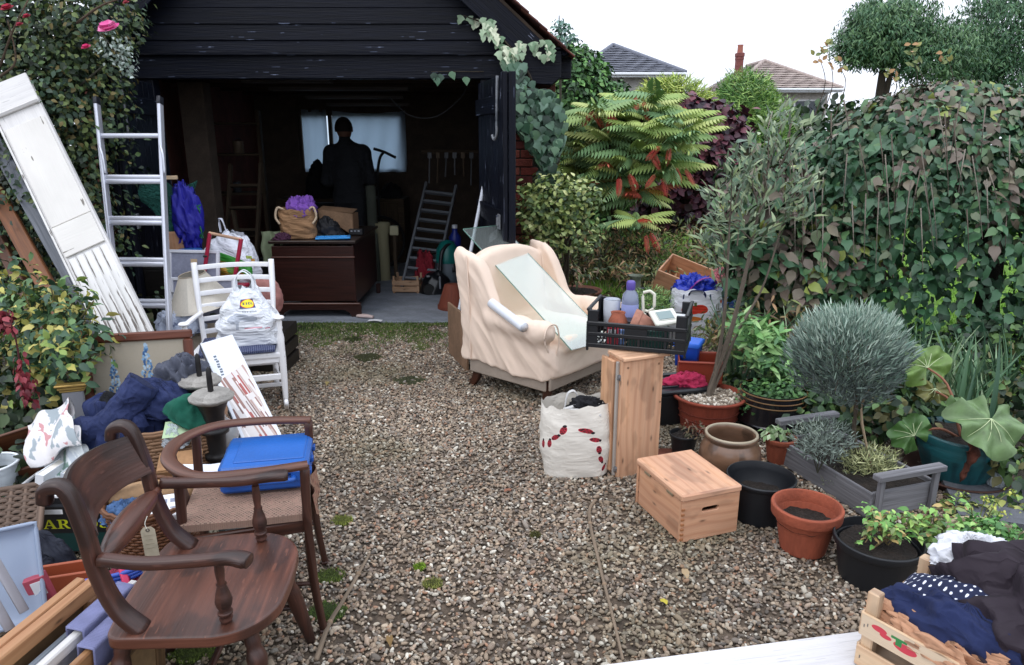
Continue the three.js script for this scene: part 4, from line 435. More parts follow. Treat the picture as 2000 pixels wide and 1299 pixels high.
{ // picture with brown frame and painted blue flowers
  seed(52); const bl = A(178, 835, -3.28), z0 = -3.3, a = A(172, 662, z0 - 0.12), b = A(388, 641, z0 - 0.12), w = b.x - a.x, yb = 0.12; const t = thing('framed_picture', 'brown wooden frame with painted blue flowers on beige leaning under boards', 'picture', [(a.x + b.x) / 2, yb, z0], 0); t.rotation.set(-0.19, 0.0, 0.055); const h = (a.y + b.y) / 2 - yb + 0.02, fw = 0.045, fm = wood('#7c3f26', 0.45);
  const ptx = canvas(512, 560, (c, W, H) => { c.fillStyle = '#a39a8a'; c.fillRect(0, 0, W, H); for (let i = 0; i < 6000; i++) { c.fillStyle = `rgba(${90 + 60 * hsh(i, 1, 3)},${85 + 50 * hsh(i, 2, 3)},70,0.12)`; c.fillRect(hsh(i, 3, 3) * W, hsh(i, 4, 3) * H, 2, 2); } const fl = (x, y, n) => { for (let i = 0; i < n; i++) { const yy = y + i * 12, sp = 6 + i * 2.2; for (let k = 0; k < 4; k++) { c.fillStyle = ['#5f86ad', '#7fa3c4', '#436a96', '#a9c0d2', '#365a88'][Math.floor(hsh(i, k, x) * 5)]; c.beginPath(); c.ellipse(x + (hsh(i, k, 7) - 0.5) * 2 * sp, yy + hsh(k, i, 9) * 10, 8, 6, hsh(i, k, 2) * 3, 0, 7); c.fill(); } } }; fl(120, 90, 22); fl(300, 20, 17); fl(180, 220, 14); c.strokeStyle = '#7d8a4a'; c.lineWidth = 4; for (let i = 0; i < 12; i++) { c.beginPath(); c.moveTo(40 + i * 30, H); c.quadraticCurveTo(50 + i * 28, H - 120, 30 + i * 34, H - 200 - 60 * hsh(i, 1, 1)); c.stroke(); } });
  part(t, 'canvas', (() => { const g = new THREE.PlaneGeometry(w - fw * 1.8, h - fw * 1.8); return tf(g, 0, h / 2, 0.006); })(), mat('#ffffff', 0.9, { map: ptx })); part(t, 'backing_board', box(w - fw, h - fw, 0.006, 0, h / 2, 0, 0.001), mat('#8a7f70', 0.9)); for (const [bw, bh, x, y] of [[w, fw, 0, fw / 2], [w, fw, 0, h - fw / 2], [fw, h - 2 * fw, -w / 2 + fw / 2, h / 2], [fw, h - 2 * fw, w / 2 - fw / 2, h / 2]]) part(t, 'frame_rail', box(bw, bh, 0.03, x, y, 0.008, 0.008), fm);
  const t2 = thing('gilt_frame', 'small gilt edged frame on end behind the blue jacket', 'frame', A(146, 790, -3.2)); t2.rotation.y = 0.3; const gm = mat('#b89a5a', 0.4, { metalness: 0.5 }); part(t2, 'top_moulding', [box(0.14, 0.012, 0.05, 0, 0.1, 0, 0.004), box(0.12, 0.012, 0.04, 0, 0.085, 0, 0.004), box(0.105, 0.01, 0.03, 0, 0.072, 0, 0.003)], gm); part(t2, 'panel', box(0.09, 0.26, 0.025, 0, -0.065, 0, 0.004), mat('#8f9198', 0.5));
}
{ // rocking chair
  seed(53); const t = thing('rocking_chair', 'white painted ladder back rocking chair with turned posts', 'chair', [-1.76, 0, -4.38], 0.3), wm = mat('#f1f1f3', 0.42, { bump: fineBump, bs: 0.0004 }); const post = (pts, r) => sweep(pts, (k) => r * (1 + 0.12 * Math.sin(k * 9)), { n: 16, seg: 10 });
  for (const s of [-1, 1]) {
    part(t, 'back_post', post([[s * 0.225, 0.07, -0.2], [s * 0.235, 0.42, -0.22], [s * 0.25, 0.7, -0.27], [s * 0.258, 0.965, -0.33]], 0.019), wm); part(t, 'front_post', [lathe([[0.012, 0], [0.017, 0.04], [0.022, 0.16], [0.024, 0.3], [0.022, 0.4], [0.024, 0.45], [0.014, 0.5], [0.018, 0.56], [0.012, 0.585]], 14).translate(s * 0.29, 0.07, 0.22)], wm); part(t, 'arm_knob', tf(lathe([[0.001, 0], [0.03, 0.002], [0.036, 0.012], [0.03, 0.022], [0.001, 0.024]], 18), s * 0.29, 0.648, 0.225), wm);
    part(t, 'arm', sweep([[s * 0.24, 0.62, -0.245], [s * 0.27, 0.635, 0], [s * 0.29, 0.645, 0.2]], [0.018, 0.012], { n: 10, seg: 10, sq: 3 }), wm); part(t, 'rocker', sweep([[s * 0.27, 0.085, -0.48], [s * 0.27, 0.028, -0.22], [s * 0.28, 0.018, 0.05], [s * 0.29, 0.05, 0.27], [s * 0.295, 0.13, 0.42]], [0.014, 0.021], { n: 20, seg: 10, sq: 4 }), wm); for (const y of [0.18, 0.28]) part(t, 'side_stretcher', sweep([[s * 0.23, y, -0.2], [s * 0.29, y - 0.01, 0.22]], 0.01, { n: 4, seg: 8 }), wm);
  }
  for (let i = 0; i < 6; i++) { const y = 0.485 + i * 0.088, z = -0.225 - 0.13 * Math.pow((y - 0.42) / 0.55, 1.5), w = 0.236 + 0.02 * (y - 0.42) / 0.5; part(t, 'back_slat', sweep([[-w, y, z], [-w * 0.5, y + 0.004, z - 0.025], [0, y + 0.006, z - 0.034], [w * 0.5, y + 0.004, z - 0.025], [w, y, z]], [0.007, 0.0175], { n: 14, seg: 10, sq: 5 }), wm); }
  part(t, 'seat', (() => { const s = new THREE.Shape(); s.moveTo(-0.24, -0.23); s.lineTo(0.24, -0.23); s.lineTo(0.3, 0.23); s.lineTo(-0.3, 0.23); const g = new THREE.ExtrudeGeometry(s, { depth: 0.02, bevelSize: 0.01, bevelThickness: 0.01, bevelSegments: 2 }); g.rotateX(PI / 2); return tf(g, 0, 0.415, 0); })(), wm); part(t, 'front_rail', [box(0.56, 0.05, 0.02, 0, 0.375, 0.22, 0.005)], wm); part(t, 'front_stretcher', box(0.56, 0.045, 0.018, 0, 0.25, 0.222, 0.006), wm); part(t, 'back_stretcher', sweep([[-0.23, 0.22, -0.2], [0.23, 0.22, -0.2]], 0.011, { n: 4, seg: 8 }), wm); part(t, 'lower_stretcher', box(0.56, 0.03, 0.016, 0, 0.12, 0.0, 0.005), wm);
  t.scale.setScalar(0.93); const dots = tex(128, 128, (u, v) => { const a = (u * 8) % 1 - 0.5, b = (v * 8 + Math.floor(u * 8) * 0.5) % 1 - 0.5; return Math.hypot(a, b) < 0.15 ? [0.75, 0.78, 0.85] : [0.17, 0.2, 0.34]; }, { rep: [5, 5] });
  const cu = solo('seat_cushion', 'thin navy cushion with small pale dots on the white rocking chair', 'cushion', warp(new THREE.BoxGeometry(0.46, 0.045, 0.4, 24, 4, 20), (v) => { const e = Math.max(Math.abs(v.x) / 0.23, Math.abs(v.z) / 0.2); v.y *= 1 - 0.65 * Math.pow(e, 5); v.x *= 1 - 0.04 * Math.abs(v.z) / 0.2; }), mat('#ffffff', 0.95, { map: dots }), [-1.74, 0.412, -4.35], 0.3);
}
// a carrier bag: lofted sides with creases, open top drawn in, two handle loops
function carrier(name, label, w, h, d, m, p, turn, { top = 0.55, sd = 1, handles = true, hm = m, crump = 0.02, texts = null, cat = 'bag', tilt = 0, hh = 0.12 } = {}) {
  seed(100 + sd); const t = thing(name, label, cat, p, turn); t.rotation.z = tilt; const N = 56, M = 30;
  const sec = (u, v) => { const a = u * 2 * PI, e = 0.42, c = Math.cos(a), s = Math.sin(a), bul = 1 + 0.1 * Math.sin(v * PI) - (1 - top) * Math.pow(v, 2.2), sq = lerp(0.55, 0.8, v); const x = Math.sign(c) * Math.abs(c) ** sq * w / 2 * bul, z = Math.sign(s) * Math.abs(s) ** sq * d / 2 * (1 + 0.18 * Math.sin(v * PI) - 0.5 * Math.pow(v, 3) * (1 - top) * 2); const k = crump * (Math.abs(ns(x * 7 + sd + v * 3, v * 2.2, z * 7)) * 2 - 0.5 + 0.35 * ns(x * 17 + sd, v * 5, z * 17)); return V(x + c * k, v * h + (v > 0.92 ? 0.012 * ns(a * 3, sd) * 2 : 0), z + s * k); };
  part(t, 'side', sheet((u, v) => sec(1 - u, v), N, M, 0.0015, (u, v) => [u, v]), m); part(t, 'bottom', sheet((u, v) => { const q = sec(1 - u, 0); return V(q.x * v, 0.004, q.z * v); }, N, 2, 0, (u, v) => [u * 0.1, v * 0.1]), m);
  if (handles) for (const s of [-1, 1]) { const zz = s * d * 0.22; part(t, 'handle', sweep([[-w * 0.16, h * 0.97, zz], [-w * 0.13, h + hh * 0.6, zz * 0.8], [0, h + hh, zz * 0.6], [w * 0.13, h + hh * 0.6, zz * 0.8], [w * 0.16, h * 0.97, zz]], [0.012, 0.003], { n: 18, seg: 8 }), hm); }
  return t;
}
{
  const bagTex = canvas(1024, 512, (c, W, H) => { c.fillStyle = '#e6eaf0'; c.fillRect(0, 0, W, H); const X = 768; c.save(); c.translate(X, 0); c.fillStyle = '#20366e'; c.fillRect(-20, 95, 75, 75); c.fillStyle = '#f2de2a'; c.beginPath(); c.arc(17, 132, 35, 0, 7); c.fill(); c.strokeStyle = '#c8202c'; c.lineWidth = 4; c.stroke(); c.fillStyle = '#20366e'; c.font = 'bold 26px sans-serif'; c.textAlign = 'center'; c.fillText('LiDL', 17, 142); c.fillStyle = '#9aa2b0'; c.font = '24px sans-serif'; c.fillText('Brillia', 20, 205); c.fillStyle = '#b3bac6'; for (const [x, y, r] of [[-60, 260, 28], [-25, 245, 34], [15, 265, 26], [-40, 280, 24]]) { c.beginPath(); c.arc(x, y, r, 0, 7); c.fill(); } c.fillRect(-30, 285, 12, 70); c.fillStyle = 'rgba(214,90,110,0.5)'; c.fillRect(-5, 340, 60, 12); c.fillStyle = 'rgba(200,60,90,0.7)'; c.fillRect(70, 352, 40, 8); c.restore(); });
  const bm = mat('#ffffff', 0.35, { map: bagTex, bump: foldBump, bs: 0.01 }); const b = carrier('carrier_bag', 'white plastic carrier bag with round yellow logo on the rocking chair', 0.36, 0.36, 0.2, bm, [-1.67, 0.43, -4.36], 0.25, { top: 0.3, sd: 3, crump: 0.022, hm: mat('#e4e8ee', 0.35), hh: 0.1 });
}
{ // long printed carton leaning on the rocking chair
  seed(54); const a = A(424, 668, -3.72), b0 = A(515, 865, -3.1), b = b0.clone().lerp(a, -0.25), [t, L] = leaning('printed_carton', 'long narrow white carton printed with a photo leaning on the rocking chair', 'box', b, a, V(0.35, 0.65, 0.8));
  const px = canvas(256, 1024, (c, W, H) => { c.fillStyle = '#d9dee6'; c.fillRect(0, 0, W, H); c.save(); c.beginPath(); c.moveTo(20, H); c.lineTo(20, 330); c.lineTo(W - 20, 260); c.lineTo(W - 20, H); c.clip(); c.fillStyle = '#cfcac8'; c.fillRect(0, 0, W, H); for (let i = 0; i < 60; i++) { c.fillStyle = ['#8e6a60', '#b7a59e', '#e2dedd', '#6e4c46', '#a98d84', '#9c4a44'][Math.floor(hsh(i, 2, 2) * 6)]; const x = hsh(i, 5, 1) * W, y = 250 + hsh(i, 6, 1) * 700; c.save(); c.translate(x, y); c.rotate(-0.18); c.fillRect(0, 0, 6 + 18 * hsh(i, 7, 1), 80 + 240 * hsh(i, 8, 1)); c.restore(); } c.restore(); c.fillStyle = '#55606e'; c.save(); c.translate(70, 300); c.rotate(-PI / 2); for (let k = 0; k < 8; k++) c.fillRect(k * 22, -24 + (k % 3) * 3, 13 + (k % 2) * 4, 22); c.restore(); });
  part(t, 'carton', box(0.17, L, 0.045, 0, L / 2, 0, 0.002), mat('#d6dbe4', 0.4)); part(t, 'printed_face', tf(new THREE.PlaneGeometry(0.164, L - 0.01), 0, L / 2, 0.0235), mat('#ffffff', 0.3, { map: px })); part(t, 'dark_edge', box(0.004, L, 0.047, -0.088, L / 2, 0, 0.001), mat('#2b2c33', 0.5));
}
// --- candlesticks
{
  seed(55); const dk = wood('#1b1718', 0.5), wx = mat('#a9a59e', 0.7, { map: blotTex, bump: fineBump, bs: 0.003 }); const make = (p, label) => { const t = thing('floor_candlestick', label, 'candlestick', p, 0, 'pair of floor candlesticks'); part(t, 'base', lathe([[0.001, 0], [0.13, 0], [0.135, 0.02], [0.12, 0.045], [0.08, 0.06], [0.05, 0.08], [0.001, 0.08]], 28), dk); part(t, 'shaft', lathe([[0.04, 0.075], [0.05, 0.1], [0.035, 0.14], [0.05, 0.17], [0.058, 0.24], [0.046, 0.34], [0.04, 0.38], [0.055, 0.39], [0.055, 0.41], [0.038, 0.42], [0.042, 0.5], [0.058, 0.51], [0.058, 0.53], [0.04, 0.54], [0.046, 0.6], [0.062, 0.64], [0.07, 0.655]], 24), dk); part(t, 'drip_pan', warp(lathe([[0.001, 0.65], [0.075, 0.655], [0.092, 0.668], [0.094, 0.678], [0.08, 0.684], [0.078, 0.694], [0.04, 0.7], [0.001, 0.7]], 30), (v) => { v.y += 0.006 * ns(v.x * 30, v.z * 30); }), wx); part(t, 'spike', lathe([[0.012, 0.69], [0.012, 0.76], [0.01, 0.8], [0.001, 0.81]], 10), dk); return t; };
  const p1 = A(412, 768, -2.9), p2 = A(390, 738, -3.12); make([p1.x, p1.y - 0.69, -2.9], 'dark turned wooden candlestick with grey pan, beside printed carton'); make([p2.x, p2.y - 0.69, -3.12], 'dark turned wooden candlestick with grey pan, beside grey cloth');
}
// --- jacket and cloth
{
  seed(56); const t = thing('navy_jacket', 'crumpled navy blue jacket thrown over boxes beside the framed picture', 'jacket', A(245, 818, -3.0)); const jm = folds('#1d2b58', 0.85); t.position.y -= 0.08; t.scale.setScalar(0.86);
  part(t, 'body', tf(heap(0.46, 0.2, 0.32, { amp: 0.2, fr: 1.7, sd: 4, seg: 72 }), -0.02, 0, 0, 0, 0.2, 0.12), jm); part(t, 'sleeve', warp(sweep([[-0.28, -0.02, 0.12], [-0.2, 0.06, 0.1], [-0.05, 0.1, 0.1], [0.06, 0.2, 0.05], [0.13, 0.3, 0]], (k) => lerp(0.062, 0.085, k), { n: 36, seg: 20 }), (v) => { const k = 0.02 * ns(v.x * 16, v.y * 16, v.z * 16); v.x += k; v.y += 0.016 * ns(v.x * 24 + 4, v.y * 20); v.z += k; }), jm); part(t, 'shoulder', tf(heap(0.34, 0.14, 0.22, { amp: 0.18, fr: 1.6, sd: 8, seg: 60 }), 0.15, 0.13, -0.06, 0, 0, -0.2), jm); part(t, 'lining', tf(heap(0.13, 0.1, 0.07, { amp: 0.2, sd: 3 }), -0.01, 0.16, 0.06, 0, 0, 0.6), folds('#0e1016'));
  const g = solo('grey_cloth', 'folded dull grey cloth lying between the jacket and the candlesticks', 'cloth', tf(heap(0.24, 0.13, 0.22, { amp: 0.28, fr: 2.5, sd: 17, seg: 60 }), 0, 0, 0), folds('#565a68', 0.95), A(362, 755, -3.2));
  const sup = thing('storage_box', 'black plastic storage box buried under the navy jacket', 'box', [A(300, 830, -3.05).x, 0, -3.08], 0.15); part(sup, 'tub', box(0.5, 0.34, 0.36, 0, 0.175, 0, 0.012), plastic('#17191d')); part(sup, 'lid', box(0.53, 0.03, 0.39, 0, 0.36, 0, 0.01), plastic('#1f2126'));
}
const wornTex = tex(512, 256, (u, v) => { const w = v + 0.04 * (pf(u, v, 3, 4, 5, 3) - 0.5), b = pf(u, w, 3, 26, 1, 4), k = pf(u, v, 4, 4, 9, 4), m = sstep(k, 0.5, 0.64), sc = sstep(pf(u, v, 14, 60, 3, 3), 0.66, 0.7) * 0.4; const g = 0.6 + 0.5 * b - 0.22 * m + sc; return [g, g * (0.97 + 0.05 * m), g * (0.95 + 0.1 * m)]; }, { rep: [1.4, 2.6] });
// woven basket: round or squarish wall of waving withies round upright stakes
function weave(rx, rz, h, { rows = 16, stakes = 24, sq = 2, flare = 1.12, y0 = 0, r = 0.005 } = {}) {
  const gs = []; for (let j = 0; j < rows; j++) { const v = (j + 0.5) / rows, k = lerp(1, flare, v), pts = []; for (let i = 0; i <= stakes * 3; i++) { const a = i / (stakes * 3) * 2 * PI, c = Math.cos(a), s = Math.sin(a), q = 2 / sq, w = 1 + 0.022 * Math.cos(a * stakes + (j % 2) * PI); pts.push(V(Math.sign(c) * Math.abs(c) ** q * rx * k * w, y0 + v * h, Math.sign(s) * Math.abs(s) ** q * rz * k * w)); } gs.push(sweep(pts, [r, h / rows * 0.56], { n: stakes * 4, seg: 5, cap: false })); }
  return mg(gs);
}
function basketBody(t, rx, rz, h, m, o = {}) {
  const { sq = 2, flare = 1.12, stakes = 24 } = o; part(t, 'woven_wall', weave(rx, rz, h, o), m); const q = 2 / sq, ring = (k, y, r) => { const pts = []; for (let i = 0; i <= 48; i++) { const a = i / 48 * 2 * PI, c = Math.cos(a), s = Math.sin(a); pts.push(V(Math.sign(c) * Math.abs(c) ** q * rx * k + 0.003 * Math.sin(i * 2.6), y + 0.003 * Math.cos(i * 2.6), Math.sign(s) * Math.abs(s) ** q * rz * k)); } return sweep(pts, r, { n: 96, seg: 8, cap: false }); };
  part(t, 'rim', [ring(flare, h, 0.011), ring(flare * 1.02, h + 0.012, 0.007)], m); part(t, 'base', sheet((u, v) => { const a = u * 2 * PI, c = Math.cos(a), s = Math.sin(a); return V(Math.sign(c) * Math.abs(c) ** q * rx * v, 0.008, Math.sign(s) * Math.abs(s) ** q * rz * v); }, 32, 2, 0.006), m);
  const st = []; for (let i = 0; i < stakes; i++) { const a = (i + 0.5) / stakes * 2 * PI, c = Math.cos(a), s = Math.sin(a), X = Math.sign(c) * Math.abs(c) ** q * rx, Z = Math.sign(s) * Math.abs(s) ** q * rz; st.push(sweep([[X, 0, Z], [X * flare, h, Z * flare]], 0.0045, { n: 1, seg: 5 })); } part(t, 'stakes', mg(st), m);
}
{ // round wicker basket with handle
  seed(60); const p = A(303, 1010, -2.52).setY(0), t = thing('wicker_basket', 'round brown wicker shopping basket with hoop handle between the chairs', 'basket', [p.x, 0.01, p.z], 0.2), m = mat('#94603e', 0.6, { map: grainTex, bump: fineBump, bs: 0.001 }); basketBody(t, 0.145, 0.13, 0.31, m, { rows: 24, stakes: 26, flare: 1.2 });
  part(t, 'handle', [0, 1, 2].map((k) => { const pts = []; for (let i = 0; i <= 30; i++) { const a = i / 30 * PI, tw = i * 0.9 + k * 2.1; pts.push(V(-Math.cos(a) * 0.172 + 0.005 * Math.cos(tw), 0.29 + Math.sin(a) * 0.12 + 0.005 * Math.sin(tw), 0.006 * Math.sin(tw) + 0.01)); } return sweep(pts, 0.0075, { n: 60, seg: 6 }); }), m);
  const in1 = solo('paper_roll', 'rolled tan paper lying across the round wicker basket', 'paper roll', sweep([[-0.17, 0, 0], [0.17, 0.03, 0]], (k) => 0.045 + 0.002 * Math.sin(k * 20), { n: 12, seg: 22 }), mat('#c09a72', 0.8, { map: blotTex }), [p.x - 0.01, 0.33, p.z - 0.02], 0.1); const b = thing('label_box', 'small white carton with printed windows standing in the wicker basket', 'box', [p.x + 0.08, 0.31, p.z + 0.07], 0.35); b.rotation.x = 0.5; const ptx = canvas(128, 96, (c) => { c.fillStyle = '#eef0f4'; c.fillRect(0, 0, 128, 96); c.fillStyle = '#8a90a4'; for (let i = 0; i < 3; i++) { c.fillRect(12 + i * 38, 20, 28, 18); c.fillRect(12 + i * 38, 58, 24, 6); } c.fillStyle = '#c05060'; c.fillRect(14, 44, 30, 5); }); part(b, 'carton', box(0.13, 0.07, 0.1, 0, 0, 0, 0.002), mat('#e9ebf0', 0.6)); part(b, 'printed_top', tf(new THREE.PlaneGeometry(0.125, 0.095), 0, 0.036, 0, -PI / 2), mat('#ffffff', 0.6, { map: ptx })); const c2 = solo('blue_cloth', 'scrap of slate blue cloth tucked in the wicker basket', 'cloth', heap(0.14, 0.06, 0.12, { sd: 5, amp: 0.3 }), folds('#4a6a96'), [p.x - 0.08, 0.28, p.z + 0.06]);
}
{ // square wicker hamper, leaning, with what lies in it
  seed(61); const p = A(325, 905, -2.95), t = thing('wicker_hamper', 'pale square wicker hamper tipped back behind the round basket', 'basket', [p.x + 0.1, 0.12, -2.98], 0.25), m = mat('#b58a66', 0.65, { map: grainTex }); basketBody(t, 0.17, 0.12, 0.34, m, { rows: 22, stakes: 20, sq: 6, flare: 1.05 }); t.rotation.z = 0.06;
  const q = (px, py, z) => A(px, py, z); const gcl = solo('green_cloth', 'bottle green folded fabric in the square wicker hamper', 'cloth', heap(0.22, 0.1, 0.16, { sd: 12, amp: 0.14, fr: 2 }), fabric('#0f5a48'), q(372, 818, -2.92)); gcl.rotation.z = -0.5; const gl = solo('glass_globe', 'round frosted glass lamp globe beside the dark candlestick', 'lamp globe', lathe([[0.03, 0.2], [0.034, 0.18], [0.075, 0.14], [0.09, 0.09], [0.075, 0.035], [0.04, 0.008], [0.001, 0.004]], 32), mat('#dde4ea', 0.35, { transmission: 0.7, thickness: 0, side: THREE.DoubleSide }), q(436, 878, -3.0)); gl.scale.setScalar(0.85); 
  const cb = thing('cardboard_flat', 'flat brown cardboard lid in front of the square hamper', 'box', q(352, 900, -2.75), 0.3); part(cb, 'panel', box(0.17, 0.014, 0.12, 0, 0, 0, 0.002), mat('#a87f58', 0.85, { map: blotTex })); part(cb, 'lip', box(0.17, 0.03, 0.008, 0, -0.014, 0.06, 0.002), mat('#9a7450', 0.85, { map: blotTex })); cb.rotation.x = 0.25;
  solo('plastic_wrap', 'crumpled clear plastic wrapping in the square hamper', 'plastic bag', heap(0.11, 0.06, 0.1, { sd: 22, amp: 0.35, fr: 3.4 }), mat('#dfe6ec', 0.2, { transmission: 0.6, thickness: 0 }), q(345, 865, -2.85)); const gp = solo('green_leaflet', 'pale green folded leaflet in the square hamper', 'paper', sheet((u, v) => V((u - 0.5) * 0.13, 0.015 * Math.sin(u * PI), (v - 0.5) * 0.09), 8, 4, 0.001), mat('#a9c09a', 0.8), q(352, 843, -2.85)); gp.rotation.set(0.5, 0.2, -0.25);
  const wp = solo('white_papers', 'white printed papers lying by the wicker basket rim', 'paper', [box(0.15, 0.004, 0.1, 0, 0, 0, 0.001), box(0.14, 0.004, 0.1, 0.02, 0.005, 0.01, 0.001, 0, 0.2)], mat('#dfe2ec', 0.7), q(385, 925, -2.6)); wp.rotation.x = 0.35;
}
{ // brown box with newspapers and tea towels
  seed(62); const t = thing('wooden_crate_box', 'open brown veneered wooden box tipped over and holding tea towels', 'box', A(78, 900, -2.95), 0.55); t.rotation.x = 0.42; t.rotation.z = 0.22; const m = wood('#7d4a2e', 0.5); for (const [w, h, d, x, y, z] of [[0.34, 0.015, 0.26, 0, -0.11, 0], [0.34, 0.22, 0.014, 0, 0, -0.123], [0.34, 0.22, 0.014, 0, 0, 0.123], [0.014, 0.22, 0.232, -0.163, 0, 0], [0.014, 0.22, 0.232, 0.163, 0, 0]]) part(t, 'panel', box(w, h, d, x, y, z, 0.003), m);
  const pat = (sd, cols) => tex(128, 128, (u, v) => { const a = pf(u, v, 10, 10, sd, 3); return a > 0.62 ? cols[1] : a < 0.33 ? cols[2] : cols[0]; }, { rep: [1.3, 1.3] }); const tow = (name, label, px, py, w, l, tx, ry, rz) => { const s = thing(name, label, 'tea towel', A(px, py, -2.85), ry); const g = sheet((u, v) => { const a = v * 2 * PI, c = Math.cos(a), s2 = Math.sin(a); return V((u - 0.5) * w + 0.008 * Math.sin(c * 5), 0.028 * Math.sign(s2) * Math.abs(s2) ** 0.7 + 0.014 * Math.sin(u * 9 + c * 2) - 0.05 * c * c * c, c * 0.15 + 0.01 * Math.sin(u * 14)); }, 24, 40, 0.004, (u, v) => [u * w * 3, v * l * 3]); part(s, 'cloth', g, mat('#ffffff', 0.95, { map: tx, bump: weaveBump, bs: 0.0005 })); s.rotation.z = rz; return s; };
  tow('tea_towel', 'white tea towel with pink flower print over the brown box', 102, 845, 0.2, 0.3, pat(3, [[0.86, 0.85, 0.85], [0.75, 0.55, 0.56], [0.6, 0.64, 0.66]]), 0.5, 0.45); tow('tea_towel', 'white tea towel with green band folded over the brown box', 125, 880, 0.15, 0.3, pat(5, [[0.84, 0.86, 0.86], [0.5, 0.6, 0.56], [0.75, 0.78, 0.8]]), 0.6, 0.5);
}
{ // black crate with yellow lettering, books in it
  seed(63); const p = A(160, 1030, -2.72), t = thing('black_bag_box', 'black storage carton with yellow lettering behind the dark wooden chair', 'box', [p.x, 0.03, -2.75], 0.05), w = 0.42, h = 0.25, d = 0.28, m = plastic('#111318', 0.5); for (const [bw, bh, bd, x, y, z] of [[w, 0.012, d, 0, 0.006, 0], [w, h, 0.008, 0, h / 2, d / 2], [w, h, 0.008, 0, h / 2, -d / 2], [0.008, h, d - 0.02, -w / 2, h / 2, 0], [0.008, h, d - 0.02, w / 2, h / 2, 0]]) part(t, 'panel', box(bw, bh, bd, x, y, z, 0.002), m); part(t, 'white_rim', [box(w + 0.01, 0.014, 0.012, 0, h + 0.005, d / 2, 0.003), box(0.012, 0.014, d, w / 2, h + 0.005, 0, 0.003), box(0.012, 0.014, d, -w / 2, h + 0.005, 0, 0.003)], plastic('#dfe1e4'));
  const lt = canvas(512, 384, (c) => { c.fillStyle = '#121419'; c.fillRect(0, 0, 512, 384); c.fillStyle = '#0d3a38'; c.fillRect(0, 250, 512, 134); c.fillStyle = '#c9cf1e'; c.font = 'bold 92px serif'; c.fillText('ARGOS', 150, 215); c.fillStyle = '#8a8f4a'; for (let k = 0; k < 9; k++) c.fillRect(300 + k * 12, 236, 7, 5); c.fillStyle = '#e6e8ea'; c.fillRect(150, 74, 110, 34); c.fillStyle = '#9aa0a8'; for (let i = 0; i < 5; i++) c.fillRect(158, 79 + i * 6, 90, 2); c.fillStyle = '#34383e'; c.fillRect(160, 34, 110, 22); }); part(t, 'printed_front', tf(new THREE.PlaneGeometry(w * 0.98, h * 0.95), 0, h / 2, d / 2 + 0.0055), mat('#ffffff', 0.4, { map: lt }));
  for (let i = 0; i < 6; i++) { const b = thing('book', ['white spined book standing upright in the lettered black carton', 'tall white folder standing in the lettered black carton', 'dark green book among the white ones in black carton', 'pale grey book leaning in the lettered black carton', 'thin white booklet beside the green book in black carton', 'blue grey book at the edge of the lettered black carton'][i], 'book', [p.x - 0.14 + i * 0.05, 0.05, -2.75 + rr(-0.05, 0.03)], rr(-0.1, 0.1)); b.rotation.z = -0.22 - 0.03 * i; const c = ['#dfe2e6', '#c9ced6', '#1f5a4c', '#e6e8ec', '#aab2be', '#7d8ea4'][i], hh = 0.3 + 0.05 * R(); part(b, 'cover', [box(0.004, hh, 0.2, -0.016, hh / 2, 0, 0.001), box(0.004, hh, 0.2, 0.016, hh / 2, 0, 0.001), box(0.036, hh, 0.004, 0, hh / 2, 0.1, 0.001)], mat(c, 0.5)); part(b, 'pages', box(0.028, hh - 0.01, 0.19, 0, hh / 2, -0.004, 0.001), mat('#e9e4d8', 0.9)); }
  const wf = thing('white_picture_frame', 'narrow white frame edge sticking out above the brown box', 'frame', A(185, 855, -3.0), 0.3); wf.rotation.z = -0.5; wf.scale.setScalar(0.7); for (const [x, y, bw, bh] of [[-0.06, 0, 0.022, 0.26], [0.1, 0, 0.022, 0.26], [0.02, 0.12, 0.14, 0.022], [0.02, -0.12, 0.14, 0.022]]) part(wf, 'rail', box(bw, bh, 0.02, x, y, 0, 0.003), MW); part(wf, 'backing', box(0.14, 0.23, 0.004, 0.02, 0, -0.004, 0.001), mat('#2c4a4e', 0.4));
}
